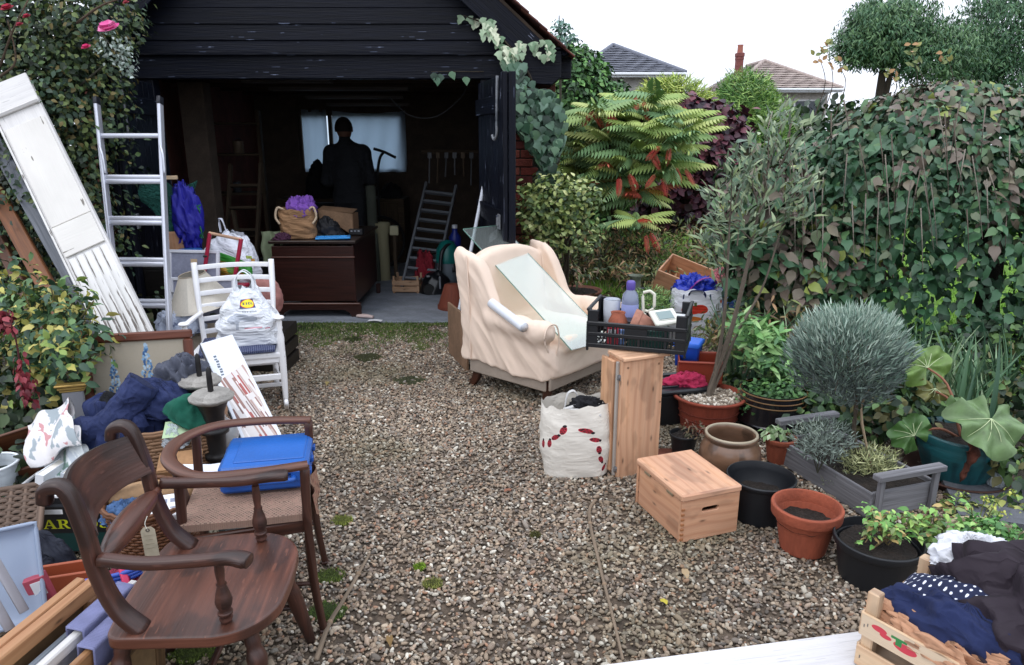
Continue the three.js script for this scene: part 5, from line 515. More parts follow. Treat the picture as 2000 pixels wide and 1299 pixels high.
{ // wicker lid, backpack, plastic tray, stand and small things at the lower left
  seed(64); const t = thing('wicker_tray', 'flat brown wicker lid at the edge of the flower bed', 'wicker lid', A(-12, 1005, -2.5), 0.4); const m = mat('#8c7260', 0.7, { map: grainTex }); t.rotation.x = 0.55; const gs = []; for (let i = 0; i < 14; i++) { const pts = []; for (let k = 0; k <= 24; k++) pts.push(V(-0.15 + k * 0.0125, 0.006 * Math.cos(k * PI / 2 + i * PI), -0.1 + i * 0.0154)); gs.push(sweep(pts, [0.009, 0.004], { n: 48, seg: 5 })); } part(t, 'weave', mg(gs), m); part(t, 'ribs', mg(Array.from({ length: 7 }, (_, i) => sweep([[-0.15 + i * 0.05, 0, -0.11], [-0.15 + i * 0.05, 0, 0.11]], 0.008, { n: 2, seg: 6 }))), m); part(t, 'border', sweep([[-0.16, 0, -0.11], [0.16, 0, -0.11], [0.16, 0, 0.11], [-0.16, 0, 0.11], [-0.16, 0, -0.11]], 0.012, { n: 60, seg: 8, curved: false }), m);
  const b = thing('backpack', 'navy nylon rucksack slumped beside the lettered carton', 'backpack', A(66, 1100, -2.25), 0.25); b.position.y = 0.02; const nm = folds('#171d2e', 0.75); part(b, 'body', tf(heap(0.3, 0.26, 0.24, { amp: 0.1, fr: 1.5, sd: 31, seg: 64, flat: 1 }), 0, 0.05, 0), nm); part(b, 'front_pocket', tf(heap(0.24, 0.15, 0.1, { amp: 0.15, sd: 33 }), 0.01, 0.14, 0.1), nm); part(b, 'strap', sweep([[-0.1, 0.29, 0.02], [-0.12, 0.26, 0.11], [-0.1, 0.2, 0.16], [-0.04, 0.16, 0.17]], [0.018, 0.003], { n: 20, seg: 8 }), folds('#10141f')); part(b, 'buckle', [box(0.035, 0.01, 0.012, 0.0, 0.24, 0.15, 0.003, 0, 0, 0.2), box(0.04, 0.012, 0.012, -0.05, 0.2, 0.155, 0.003, 0, 0, 0.1)], mat('#c4c8cc', 0.35, { metalness: 0.6 }));
  const tr = thing('plastic_tray', 'translucent bluish plastic tray standing at the lower left', 'plastic tray', A(8, 1130, -1.95), 0.5); const lm = mat('#a9b8d0', 0.25, { transmission: 0.35, thickness: 0 }); part(tr, 'panel', sheet((u, v) => { const x = (u - 0.5) * 0.2, y = (v - 0.5) * 0.3, e = Math.max(Math.abs(u - 0.5), Math.abs(v - 0.5)) * 2; return V(x, y, 0.02 * Math.pow(e, 8)); }, 24, 24, 0.003), lm); part(tr, 'rim', sweep([[-0.1, -0.15, 0.02], [0.1, -0.15, 0.02], [0.1, 0.15, 0.02], [-0.1, 0.15, 0.02], [-0.1, -0.15, 0.02]], 0.007, { n: 60, seg: 8, curved: false }), lm); tr.rotation.x = -0.45;
  const st = thing('folding_stand', 'grey folding metal stand with flat legs beside the plastic tray', 'stand', A(25, 1200, -1.75)); const gm = mat('#8e8c92', 0.45, { metalness: 0.4 }); const rq = (px, py, z) => A(px, py, z).sub(st.position); part(st, 'leg', sweep([rq(-10, 1095, -1.85), rq(48, 1195, -1.8)], [0.014, 0.005], { n: 2, seg: 8, sq: 4 }), gm); part(st, 'leg', sweep([rq(-20, 1160, -1.75), rq(20, 1230, -1.72)], [0.014, 0.005], { n: 2, seg: 8, sq: 4 }), gm); part(st, 'crossbar', sweep([rq(-15, 1120, -1.84), rq(-5, 1215, -1.74)], 0.008, { n: 2, seg: 8 }), gm); part(st, 'rear_leg', sweep([rq(-18, 1200, -1.75), rq(-40, 1299, -1.72)], 0.008, { n: 2, seg: 8 }), gm);
  const tub = thing('white_plastic_tub', 'white plastic tub at the bed edge among undergrowth', 'tub', A(-14, 935, -2.75)); tub.position.y -= 0.05; part(tub, 'bowl', lathe([[0.001, 0], [0.08, 0.005], [0.1, 0.1], [0.105, 0.12], [0.1, 0.12], [0.09, 0.02]], 28), plastic('#cfd8de', 0.35)); part(tub, 'rim', new THREE.TorusGeometry(0.104, 0.006, 8, 40).rotateX(PI / 2).translate(0, 0.12, 0), plastic('#e2e8ec', 0.3));
  const rc = thing('red_card_box', 'small red and white card packet beside the pine frames', 'packet', A(78, 1150, -1.98), 0.4); part(rc, 'carton', box(0.06, 0.1, 0.04, 0, 0, 0, 0.002), mat('#a8485a', 0.6)); part(rc, 'label', box(0.035, 0.05, 0.002, 0.005, 0.012, 0.021, 0.0005), mat('#d8dce2', 0.6)); rc.rotation.z = 0.2;
  const tt = solo('terracotta_trough', 'orange brown plastic trough edge behind the pine frames', 'trough', (() => { const s = new THREE.Shape(); s.moveTo(-0.17, -0.07); s.lineTo(0.17, -0.07); s.lineTo(0.17, 0.07); s.lineTo(-0.17, 0.07); const h = new THREE.Path(); h.moveTo(-0.158, -0.058); h.lineTo(-0.158, 0.058); h.lineTo(0.158, 0.058); h.lineTo(0.158, -0.058); s.holes.push(h); const g = new THREE.ExtrudeGeometry(s, { depth: 0.12, bevelSize: 0.004, bevelThickness: 0.004, bevelSegments: 1 }); g.rotateX(-PI / 2); return g; })(), plastic('#a85536', 0.5), A(125, 1150, -2.12), 0.3); tt.scale.setScalar(0.62);
  const rb = thing('red_bag', 'red fabric bag with blue cords and pink strap under the wooden chair', 'bag', A(262, 1175, -2.0), 0.2); part(rb, 'body', heap(0.26, 0.12, 0.2, { sd: 41, amp: 0.15 }), folds('#8e2a44')); for (let i = 0; i < 3; i++) part(rb, 'cord', sweep([[-0.12, 0.1 + i * 0.012, 0.05], [0.0, 0.12 + i * 0.012, 0.06], [0.1, 0.15 + i * 0.01, 0.04]], 0.008, { n: 16, seg: 8 }), plastic('#2c4fb0')); part(rb, 'strap', sweep([[0.0, 0.16, 0.05], [0.02, 0.11, 0.09], [0.015, 0.04, 0.11]], [0.012, 0.002], { n: 12, seg: 6 }), plastic('#d43a66')); part(rb, 'buckle', new THREE.TorusGeometry(0.018, 0.004, 8, 20).translate(0.08, 0.15, 0.06), mat('#cfd2d6', 0.3, { metalness: 0.7 }));
}
{ // stack of frames on edge
  seed(65); const fr = (label, x, z, w, h, d, fw, m, ry, back, sleeve) => { const t = thing('picture_frame', label, 'frame', [x, 0.0, z], ry); t.rotation.z = -0.1; for (const [bw, bh, y, zz] of [[w, fw, h - fw / 2, 0], [w, fw, fw / 2, 0]]) part(t, 'rail', box(d, bh, bw, 0, y, zz, 0.004), m); for (const s of [-1, 1]) part(t, 'stile', box(d, h - 2 * fw, fw, 0, h / 2, s * (w - fw) / 2, 0.004), m); part(t, 'backing', box(0.004, h - fw, w - fw, -d * 0.2, h / 2, 0, 0.001), mat(back, 0.8, { map: blotTex })); if (sleeve) { const [z0, z1] = sleeve, N = 84; part(t, 'corrugated_sleeve', sheet((u, v) => { const q = (u - 0.5) * 2, r = 0.002 * Math.sin(v * N * 2 * PI / 2), a = q * (h * 0.26 + d), top = d / 2 + 0.012; let X, Y; if (Math.abs(a) < top) { X = a; Y = h + 0.012; } else { X = Math.sign(a) * top; Y = h + 0.012 - (Math.abs(a) - top); } return V(X + Math.sign(q) * r, Y + r, lerp(z0, z1, v)); }, 30, N * 4, 0.003), mat('#8084ac', 0.85, { map: clothTex })); } return t; };
  const P1 = G(132, 1122, 0.41), y = 0.4; fr('pine picture frame at the outer end of the stacked frames', P1.x - 0.045, P1.z + 0.33, 0.66, 0.41, 0.03, 0.045, pine('#b98f68'), -0.16, '#8a6a48'); fr('pine picture frame between the outer pine frame and the grey one', P1.x + 0.0, P1.z + 0.34, 0.66, 0.42, 0.032, 0.05, pine('#bc926a'), -0.17, '#7d6040'); fr('grey weathered frame between pine and white frames', P1.x + 0.06, P1.z + 0.28, 0.6, 0.36, 0.02, 0.04, mat('#8f9aa6', 0.6, { map: grainTex }), -0.16, '#6a737c'); fr('white frame in a lavender corrugated sleeve in the frame stack', P1.x + 0.105, P1.z + 0.27, 0.6, 0.38, 0.025, 0.035, MW, -0.16, '#c7cbd2', [-0.26, -0.05]); fr('pine framed panel in a lavender corrugated sleeve next to the chair', P1.x + 0.17, P1.z + 0.27, 0.55, 0.36, 0.022, 0.05, pine('#b48c64'), -0.16, '#a37c50', [-0.22, 0.0]); fr('thin brown frame leaning nearest the dark chair seat', P1.x + 0.235, P1.z + 0.3, 0.5, 0.33, 0.012, 0.04, wood('#8a6a48'), -0.15, '#8f7350');
}
// --- chairs in front
{ // dark elm armchair
  seed(66); const t = thing('wooden_armchair', 'dark brown wooden armchair with turned arm supports and a paper tag', 'chair', [-0.905, 0, -1.83], 0.1); const m = mat('#54342a', 0.42, { map: wornTex, bump: grainBump, bs: 0.0008, clearcoat: 0.12, clearcoatRoughness: 0.4 }), ms = mat('#6b4233', 0.4, { map: wornTex, bump: grainBump, bs: 0.0008, clearcoat: 0.15, clearcoatRoughness: 0.4 }); const SY = 0.435;
  part(t, 'seat', (() => { const s = new THREE.Shape(); s.moveTo(-0.18, -0.205); s.quadraticCurveTo(-0.21, 0, -0.18, 0.205); s.quadraticCurveTo(-0.175, 0.235, -0.14, 0.235); s.lineTo(0.08, 0.25); s.quadraticCurveTo(0.2, 0.245, 0.235, 0.13); s.quadraticCurveTo(0.25, 0, 0.235, -0.13); s.quadraticCurveTo(0.2, -0.245, 0.08, -0.25); s.lineTo(-0.14, -0.235); s.quadraticCurveTo(-0.175, -0.235, -0.18, -0.205); const g = new THREE.ExtrudeGeometry(s, { depth: 0.022, bevelSize: 0.008, bevelThickness: 0.008, bevelSegments: 3, curveSegments: 16 }); g.rotateX(-PI / 2); const q = tf(g, 0, SY - 0.03, 0); return boxUV(fin(q), 2); })(), ms);
  for (const s of [-1, 1]) {
    part(t, 'back_post', sweep([[-0.1, SY - 0.01, s * 0.2], [-0.155, SY + 0.055, s * 0.198], [-0.192, SY + 0.17, s * 0.196], [-0.21, SY + 0.31, s * 0.194], [-0.242, SY + 0.415, s * 0.192], [-0.28, SY + 0.412, s * 0.192], [-0.29, SY + 0.375, s * 0.192]], (k) => [0.018, lerp(0.032, 0.02, k)], { n: 40, seg: 14, sq: 3, up: V(0, 0, 1) }).clone(), m);
    part(t, 'arm', sweep([[-0.175, SY + 0.215, s * 0.208], [-0.06, SY + 0.205, s * 0.222], [0.07, SY + 0.205, s * 0.222], [0.16, SY + 0.212, s * 0.23], [0.205, SY + 0.208, s * 0.243]], (k) => [lerp(0.018, 0.027, sstep(k, 0.55, 0.9)) * (k > 0.95 ? 0.8 : 1), 0.0155], { n: 36, seg: 14, sq: 3 }), m);
    part(t, 'arm_support', tf(lathe([[0.012, 0], [0.016, 0.006], [0.018, 0.014], [0.013, 0.02], [0.02, 0.028], [0.02, 0.034], [0.014, 0.04], [0.021, 0.055], [0.023, 0.068], [0.019, 0.09], [0.012, 0.115], [0.014, 0.12], [0.01, 0.126], [0.013, 0.16], [0.011, 0.2]], 22), 0.115, SY, s * 0.2, 0.03, 0, 0.0), m);
    for (const f of [-1, 1]) part(t, 'leg', sweep([[f * 0.16, SY - 0.02, s * 0.17], [f * 0.2, 0.2, s * 0.21], [f * 0.235, 0.006, s * 0.24]], (k) => 0.019 + 0.009 * Math.sin(k * PI) + 0.004 * Math.sin(k * 31) * (k > 0.15 && k < 0.4 ? 1 : 0) - 0.004 * k, { n: 40, seg: 12 }), m); part(t, 'side_stretcher', sweep([[-0.2, 0.17, s * 0.21], [0, 0.165, s * 0.215], [0.2, 0.17, s * 0.21]], (k) => 0.009 + 0.006 * Math.sin(k * PI), { n: 14, seg: 10 }), m);
  }
  part(t, 'middle_stretcher', sweep([[0, 0.165, -0.21], [0, 0.165, 0.21]], 0.011, { n: 4, seg: 10 }), m);
  part(t, 'crest_rail', sheet((u, v) => { const a = (u - 0.5) * 2, z = a * 0.19, x = -0.2 - 0.06 * (1 - a * a) - 0.045 * v; return V(x, SY + 0.262 + v * (0.125 + 0.012 * (1 - a * a)), z); }, 24, 6, 0.022, (u, v) => [u * 0.4, v * 0.12]), m); part(t, 'turned_rail', sweep([[-0.18, SY + 0.2, -0.195], [-0.19, SY + 0.2, 0], [-0.18, SY + 0.2, 0.195]], (k) => { const d = Math.abs(k - 0.5) * 2; return d > 0.82 ? 0.012 : 0.012 + 0.024 * Math.pow(Math.cos(d / 0.82 * PI / 2), 0.5) - (d > 0.72 && d < 0.76 ? 0.004 : 0); }, { n: 50, seg: 18 }), ms);
  const tag = thing('paper_tag', 'buff paper luggage tag tied to the back of the dark chair', 'tag', A(292, 1055, -1.72), 0.25); part(tag, 'card', (() => { const s = new THREE.Shape(); s.moveTo(-0.018, -0.05); s.lineTo(0.018, -0.05); s.lineTo(0.018, 0.03); s.lineTo(0.01, 0.04); s.lineTo(-0.01, 0.04); s.lineTo(-0.018, 0.03); return new THREE.ExtrudeGeometry(s, { depth: 0.001, bevelEnabled: false }); })(), mat('#cbbfa6', 0.9, { map: blotTex })); part(tag, 'eyelet', new THREE.TorusGeometry(0.004, 0.0018, 6, 14).translate(0, 0.031, 0.001), mat('#5a5148', 0.6)); part(tag, 'string', sweep([[0, 0.032, 0.001], [-0.004, 0.05, 0], [0.004, 0.07, -0.005]], 0.001, { n: 8, seg: 5 }), mat('#e0dcd0', 0.9)); part(tag, 'pencil_writing', mg([0, 1, 2, 3].map((k) => box(0.022 - 0.004 * (k % 2), 0.0014, 0.0004, 0, 0.015 - k * 0.013, 0.0014, 0.0001))), mat('#8f8672', 0.9)); tag.rotation.z = 0.03;
}
{ // bow armed chair with cloth seat, blue case on it
  seed(67); const t = thing('bow_armchair', 'slim brown bow armed chair with worn patterned seat behind the blue case', 'chair', [-0.945, 0, -2.3], 0.24), m = wood('#5a372b', 0.42), m2 = wood('#80523f', 0.4); const SY = 0.44;
  part(t, 'arm_bow', sweep([[0.225, 0.645, 0.2], [0.05, 0.648, 0.225], [-0.12, 0.65, 0.21], [-0.215, 0.655, 0.1], [-0.235, 0.655, 0], [-0.215, 0.655, -0.1], [-0.12, 0.65, -0.21], [0.05, 0.648, -0.225], [0.225, 0.645, -0.2]], (k) => [0.019 + 0.006 * Math.sin(k * PI), 0.013], { n: 60, seg: 12, sq: 2.6 }), m2);
  for (const s of [-1, 1]) { part(t, 'front_leg', sweep([[0.215, 0.64, s * 0.2], [0.21, SY, s * 0.2], [0.215, 0.2, s * 0.205], [0.235, 0.006, s * 0.215]], (k) => lerp(0.016, 0.0115, k), { n: 20, seg: 10, sq: 4 }), m); part(t, 'foot', box(0.03, 0.014, 0.03, 0.235, 0.012, s * 0.215, 0.004), m); part(t, 'back_leg', sweep([[-0.18, 0.65, s * 0.16], [-0.19, SY, s * 0.16], [-0.2, 0.2, s * 0.165], [-0.235, 0.006, s * 0.175]], (k) => lerp(0.016, 0.013, k), { n: 20, seg: 10, sq: 4 }), m); part(t, 'seat_rail', box(0.4, 0.045, 0.02, 0.01, SY - 0.03, s * 0.19, 0.004, 0, s * 0.08), m); part(t, 'side_stretcher', sweep([[-0.2, 0.2, s * 0.165], [0.215, 0.2, s * 0.205]], 0.008, { n: 3, seg: 8 }), m); } part(t, 'front_rail', box(0.02, 0.045, 0.38, 0.205, SY - 0.03, 0, 0.004), m); part(t, 'back_rail', box(0.02, 0.045, 0.32, -0.19, SY - 0.03, 0, 0.004), m); part(t, 'cross_stretcher', sweep([[0, 0.2, -0.19], [0, 0.2, 0.19]], 0.008, { n: 3, seg: 8 }), m); part(t, 'back_splat', sweep([[-0.2, SY, 0], [-0.22, 0.55, 0], [-0.232, 0.645, 0]], [0.035, 0.007], { n: 8, seg: 10, sq: 4, up: V(1, 0, 0) }), m);
  const st = tex(256, 256, (u, v) => { const w = Math.sin(u * 40 + 3 * pf(u, v, 5, 5, 3, 2)) * Math.sin(v * 40), k = pf(u, v, 6, 6, 9, 3); return w > 0.2 ? [0.66 * k + 0.32, 0.5 * k + 0.3, 0.46 * k + 0.3] : [0.78, 0.72, 0.66]; }, { rep: [5, 5] }); part(t, 'seat_pad', warp(new THREE.BoxGeometry(0.41, 0.05, 0.39, 22, 4, 22), (v) => { const e = Math.max(Math.abs(v.x) / 0.205, Math.abs(v.z) / 0.195); v.y *= 1 - 0.5 * Math.pow(e, 6); if (v.x < 0) v.z *= 1 + 0.35 * v.x; }).translate(0.01, SY + 0.012, 0), mat('#c8b4aa', 0.95, { map: st })); part(t, 'loose_cover', sheet((u, v) => V(0.222 + 0.012 * Math.sin(u * 9) + 0.008 * v, SY + 0.03 - v * 0.1 * (0.7 + 0.5 * Math.sin(u * 3)), lerp(-0.19, 0.08, u)), 18, 8, 0.003, (u, v) => [u * 0.3, v * 0.1]), mat('#b89a8a', 0.95, { map: st }));
  const c = thing('blue_tool_case', 'bright blue hard plastic tool case lying on the bow armed chair', 'case', [-0.9, SY + 0.045, -2.41], 0.2), bm = mat('#2464b8', 0.42, { map: clothTex, bump: fineBump, bs: 0.0006 }), bd = plastic('#1a52a4', 0.45); part(c, 'lower_shell', box(0.3, 0.05, 0.28, 0, 0.025, 0, 0.012), bd); part(c, 'lid', box(0.305, 0.045, 0.285, 0, 0.077, 0, 0.012), bm); part(c, 'lid_ridge', [box(0.24, 0.006, 0.2, 0.015, 0.101, 0, 0.003)], bm); part(c, 'handle', [sweep([[-0.1, 0.05, 0.14], [-0.1, 0.05, 0.165], [0, 0.05, 0.17], [0.1, 0.05, 0.165], [0.1, 0.05, 0.14]], 0.009, { n: 24, seg: 8 })], bd); for (const x of [-0.11, 0.11]) part(c, 'latch', box(0.035, 0.04, 0.008, x, 0.055, 0.1455, 0.003), bd); part(c, 'side_recess', [box(0.006, 0.05, 0.09, -0.154, 0.06, 0.06, 0.002), box(0.006, 0.05, 0.04, -0.154, 0.06, -0.07, 0.002)], plastic('#173f88', 0.45)); part(c, 'hinge', mg([-0.1, 0, 0.1].map((z) => box(0.012, 0.02, 0.03, 0.154, 0.05, z, 0.003))), bd);
  const j = thing('glass_jar', 'clear glass jar standing on the gravel under the bow chair', 'jar', G(458, 1068)); part(j, 'body', lathe([[0.001, 0.004], [0.05, 0.004], [0.055, 0.02], [0.055, 0.1], [0.045, 0.125], [0.045, 0.14], [0.041, 0.14], [0.041, 0.124], [0.05, 0.1], [0.05, 0.02], [0.001, 0.012]], 28), mat('#c4d0d4', 0.08, { transmission: 0.85, thickness: 0 })); part(j, 'lid', lathe([[0.047, 0.125], [0.048, 0.145], [0.001, 0.147]], 24), mat('#7d8a94', 0.4, { metalness: 0.5 }));
  const pen = thing('blue_pen', 'blue ballpoint pen lying on the gravel beside the bow chair', 'pen', G(548, 1040).add(V(0, 0.014, 0)), 0.65); part(pen, 'barrel', sweep([[-0.05, 0, 0], [0.04, 0, 0]], 0.005, { n: 2, seg: 8 }), plastic('#dfe6ee')); part(pen, 'cap', sweep([[0.03, 0, 0], [0.075, 0, 0]], 0.006, { n: 2, seg: 8 }), plastic('#2f78c4'));
}
{ // two bent canes on the gravel
  const cane = (label, pts, r) => { const p0 = G(...pts[0]), t = thing('garden_cane', label, 'cane', [p0.x, 0.02, p0.z]); part(t, 'cane', sweep(pts.map((q) => { const g = G(...q).sub(p0); g.y = 0; return g; }), (k) => [r * (1 - 0.4 * k), r * 0.7 * (1 - 0.4 * k)], { n: 30, seg: 8 }), mat('#a8937c', 0.85, { map: grainTex })); for (const k of [0.4, 0.8]) { const a = G(...pts[Math.floor(k * (pts.length - 1))]).sub(p0); a.y = 0; part(t, 'node', new THREE.SphereGeometry(r * 1.15, 8, 6).translate(a.x, 0, a.z), mat('#8a755f', 0.9)); } return t; };
  cane('split pale cane lying on gravel beside the dark wooden chair', [[618, 1299], [645, 1225], [672, 1180], [700, 1130], [722, 1090]], 0.01); cane('curved brown cane with bent tip in the middle of the drive', [[1163, 984], [1152, 1000], [1152, 1030], [1166, 1090], [1180, 1150], [1198, 1220], [1216, 1299]], 0.0085);
}
// ---------------------------------------------------------------- armchair, cabinet, crate, chest
// mesh of a signed distance function over a box
function iso(f, lo, hi, res = 64, grain = 1) {
  const mc = new MarchingCubes(res, mat('#888888'), false, false, 400000); mc.isolation = 0; const s = [0, 1, 2].map((k) => (hi[k] - lo[k]) / 2), c = [0, 1, 2].map((k) => (hi[k] + lo[k]) / 2), n = res;
  for (let z = 0; z < n; z++) for (let y = 0; y < n; y++) for (let x = 0; x < n; x++) mc.field[x + y * n + z * n * n] = -f(c[0] + (x - n / 2) / (n / 2) * s[0], c[1] + (y - n / 2) / (n / 2) * s[1], c[2] + (z - n / 2) / (n / 2) * s[2]);
  mc.update(); const N = mc.count, g = new THREE.BufferGeometry(); const p = mc.positionArray.slice(0, N * 3), q = mc.normalArray.slice(0, N * 3);
  for (let i = 0; i < N; i++) { for (let k = 0; k < 3; k++) { p[3 * i + k] = p[3 * i + k] * s[k] + c[k]; q[3 * i + k] /= s[k]; } const l = Math.hypot(q[3 * i], q[3 * i + 1], q[3 * i + 2]) || 1; for (let k = 0; k < 3; k++) q[3 * i + k] /= l; }
  g.setAttribute('position', new THREE.BufferAttribute(p, 3)); g.setAttribute('normal', new THREE.BufferAttribute(q, 3)); return boxUV(g, grain);
}
const smin = (a, b, k) => { const h = clamp(0.5 + 0.5 * (b - a) / k, 0, 1); return lerp(b, a, h) - k * h * (1 - h); };
const rbox = (x, y, z, hx, hy, hz, r) => { const a = Math.abs(x) - hx + r, b = Math.abs(y) - hy + r, c = Math.abs(z) - hz + r; return Math.hypot(Math.max(a, 0), Math.max(b, 0), Math.max(c, 0)) + Math.min(Math.max(a, b, c), 0) - r; };
const smax = (a, b, k) => -smin(-a, -b, k);
const capD = (x, y, z, a, b, ra, rb) => { const dx = b[0] - a[0], dy = b[1] - a[1], dz = b[2] - a[2], t = clamp(((x - a[0]) * dx + (y - a[1]) * dy + (z - a[2]) * dz) / (dx * dx + dy * dy + dz * dz), 0, 1); return Math.hypot(x - a[0] - t * dx, y - a[1] - t * dy, z - a[2] - t * dz) - lerp(ra, rb, t); };
{
  seed(70); const TH = 0.86, t = thing('wing_armchair', 'wing armchair in a loose crumpled cream cover on dark legs', 'armchair', [0.215, 0, -4.78], TH), cm = mat('#e9d3c0', 0.95, { bump: weaveBump, bs: 0.0006, sheen: 0.2 });
  const rot = (y, z, a) => [y * Math.cos(a) - z * Math.sin(a), y * Math.sin(a) + z * Math.cos(a)];
  part(t, 'loose_cover', iso((x, y, z) => {
    const ax = Math.abs(x); let d = rbox(x, y - 0.3, z - 0.01, 0.37, 0.11, 0.375, 0.04); d = smin(d, rbox(x, y - 0.41, z - 0.09, 0.285, 0.06, 0.33, 0.05), 0.025);
    const [by, bz] = rot(y - 0.6, z + 0.31, 0.17), arch = 0.36 - 0.09 * Math.pow(ax / 0.36, 2.5); d = smin(d, smax(rbox(x, by, bz, 0.36, 0.42, 0.075, 0.06), by - arch, 0.06), 0.05);
    const zz = z + 0.12 * Math.max(0, y - 0.5), topY = lerp(0.5, 0.95 - 0.3 * (zz + 0.3), 1 - sstep(zz, -0.2, 0.02)); let sd = smax(Math.abs(ax - 0.372) - 0.045, (y - topY) * 0.75, 0.05); sd = smax(sd, Math.abs(zz + 0.03) - 0.375, 0.05); sd = smax(sd, 0.19 + 0.03 * ns(z * 3, x * 2) - y, 0.02); d = smin(d, sd, 0.035);
    d = smin(d, capD(ax, y, z, [0.375, 0.53, -0.12], [0.395, 0.51, 0.32], 0.055, 0.078), 0.05);
    const side = ax > 0.32 ? 1 : 0.45, q = y * 1.3 + z * 1.6; d += 0.028 * side * (Math.abs(ns(q * 2.6 + x * 2, y * 1.2 - z * 0.9, x * 2)) - 0.16) + 0.012 * side * (Math.abs(ns(q * 6 + 3, y * 2.6 - z * 2.2, x * 6)) - 0.16) + 0.003 * ns(q * 14, y * 6 - z * 5, x * 14); return d;
  }, [-0.55, 0.08, -0.6], [0.55, 1.1, 0.55], 108), cm);
  part(t, 'base_rail', [box(0.74, 0.12, 0.02, 0, 0.18, 0.345, 0.008), box(0.74, 0.12, 0.02, 0, 0.18, -0.345, 0.008), box(0.02, 0.12, 0.668, -0.385, 0.18, 0, 0.008), box(0.02, 0.12, 0.668, 0.385, 0.18, 0, 0.008), box(0.7, 0.01, 0.66, 0, 0.13, 0, 0.003)], fabric('#a89a8c')); for (const sx of [-1, 1]) for (const sz of [-1, 1]) part(t, 'leg', sweep([[sx * 0.34, 0.17, sz * 0.3], [sx * 0.345, 0.08, sz * 0.31], [sx * 0.35, 0.006, sz * (sz < 0 ? 0.35 : 0.31)]], (k) => lerp(0.034, 0.022, k), { n: 8, seg: 12, sq: 5 }), wood('#5a3424', 0.4));
  const seam = (pts) => part(t, 'piping', sweep(pts, 0.0055, { n: 30, seg: 6 }), cm); for (const s of [-1, 1]) seam([[s * 0.418, 0.22, -0.3], [s * 0.42, 0.5, -0.3], [s * 0.43, 0.75, -0.3], [s * 0.42, 0.93, -0.32]]); for (const s of [-1, 1]) seam([[s * 0.33, 0.36, 0.375], [s * 0.325, 0.48, 0.385], [s * 0.36, 0.565, 0.385], [s * 0.43, 0.57, 0.38], [s * 0.468, 0.5, 0.38], [s * 0.42, 0.4, 0.375]]);
  // sheet of glass in the chair
  const TL = A(905, 448, -5.1), BL = A(1117, 684, -4.25), [gl, L] = leaning('glass_sheet', 'long sheet of clear glass leaning across the cream armchair', 'glass', BL, TL, (() => { const y = TL.clone().sub(BL); return new THREE.Vector3().crossVectors(V(-y.z, 0, y.x).normalize(), y); })()); const w = 0.35; part(gl, 'pane', box(w, L, 0.006, w / 2, L / 2, 0, 0.001), mat('#eef6f3', 0.02, { transmission: 0.93, thickness: 0, ior: 2.3 })); part(gl, 'polished_edge', [box(0.004, L, 0.007, -0.003, L / 2, 0, 0.001), box(0.004, L, 0.007, w + 0.003, L / 2, 0, 0.001), box(w, 0.004, 0.007, w / 2, L + 0.003, 0, 0.001)], mat('#5f8478', 0.15));
  const fr = thing('film_roll', 'roll of clear plastic film tucked beside the armchair arm', 'plastic roll', A(960, 592, -4.55)); const e = A(1024, 640, -4.25).sub(fr.position); part(fr, 'roll', sweep([[0, 0, 0], e], 0.032, { n: 3, seg: 22 }), mat('#d9dde4', 0.25)); part(fr, 'core', sweep([e.clone().multiplyScalar(-0.02), e.clone().multiplyScalar(0.1)], 0.018, { n: 2, seg: 16 }), mat('#8f7d68', 0.8));
  const cd = solo('cardboard_sheet', 'flat brown cardboard sheet standing behind the armchair', 'cardboard', box(0.02, 0.42, 0.5, 0, 0.21, 0, 0.003), mat('#9a7a60', 0.85, { map: blotTex }), [A(893, 640, -5.2).x, 0.01, -5.25], 0.35);
  const pole = thing('white_pole', 'thin white plastic pole leaning inside the right garage door', 'pole', [A(925, 560, -6.0).x, 0, -6.0]); { const a = A(949, 340, -6.3).sub(pole.position), b = A(930, 470, -6.15).sub(pole.position); const f = b.clone().lerp(a, -2.2); f.y = Math.max(f.y, 0.03); part(pole, 'tube', sweep([f, a], 0.016, { n: 2, seg: 12 }), plastic('#cfd4de', 0.4)); part(pole, 'end_cap', sweep([a, a.clone().add(V(0.004, 0.03, 0))], 0.012, { n: 1, seg: 10 }), plastic('#b9bec8', 0.4)); }
}
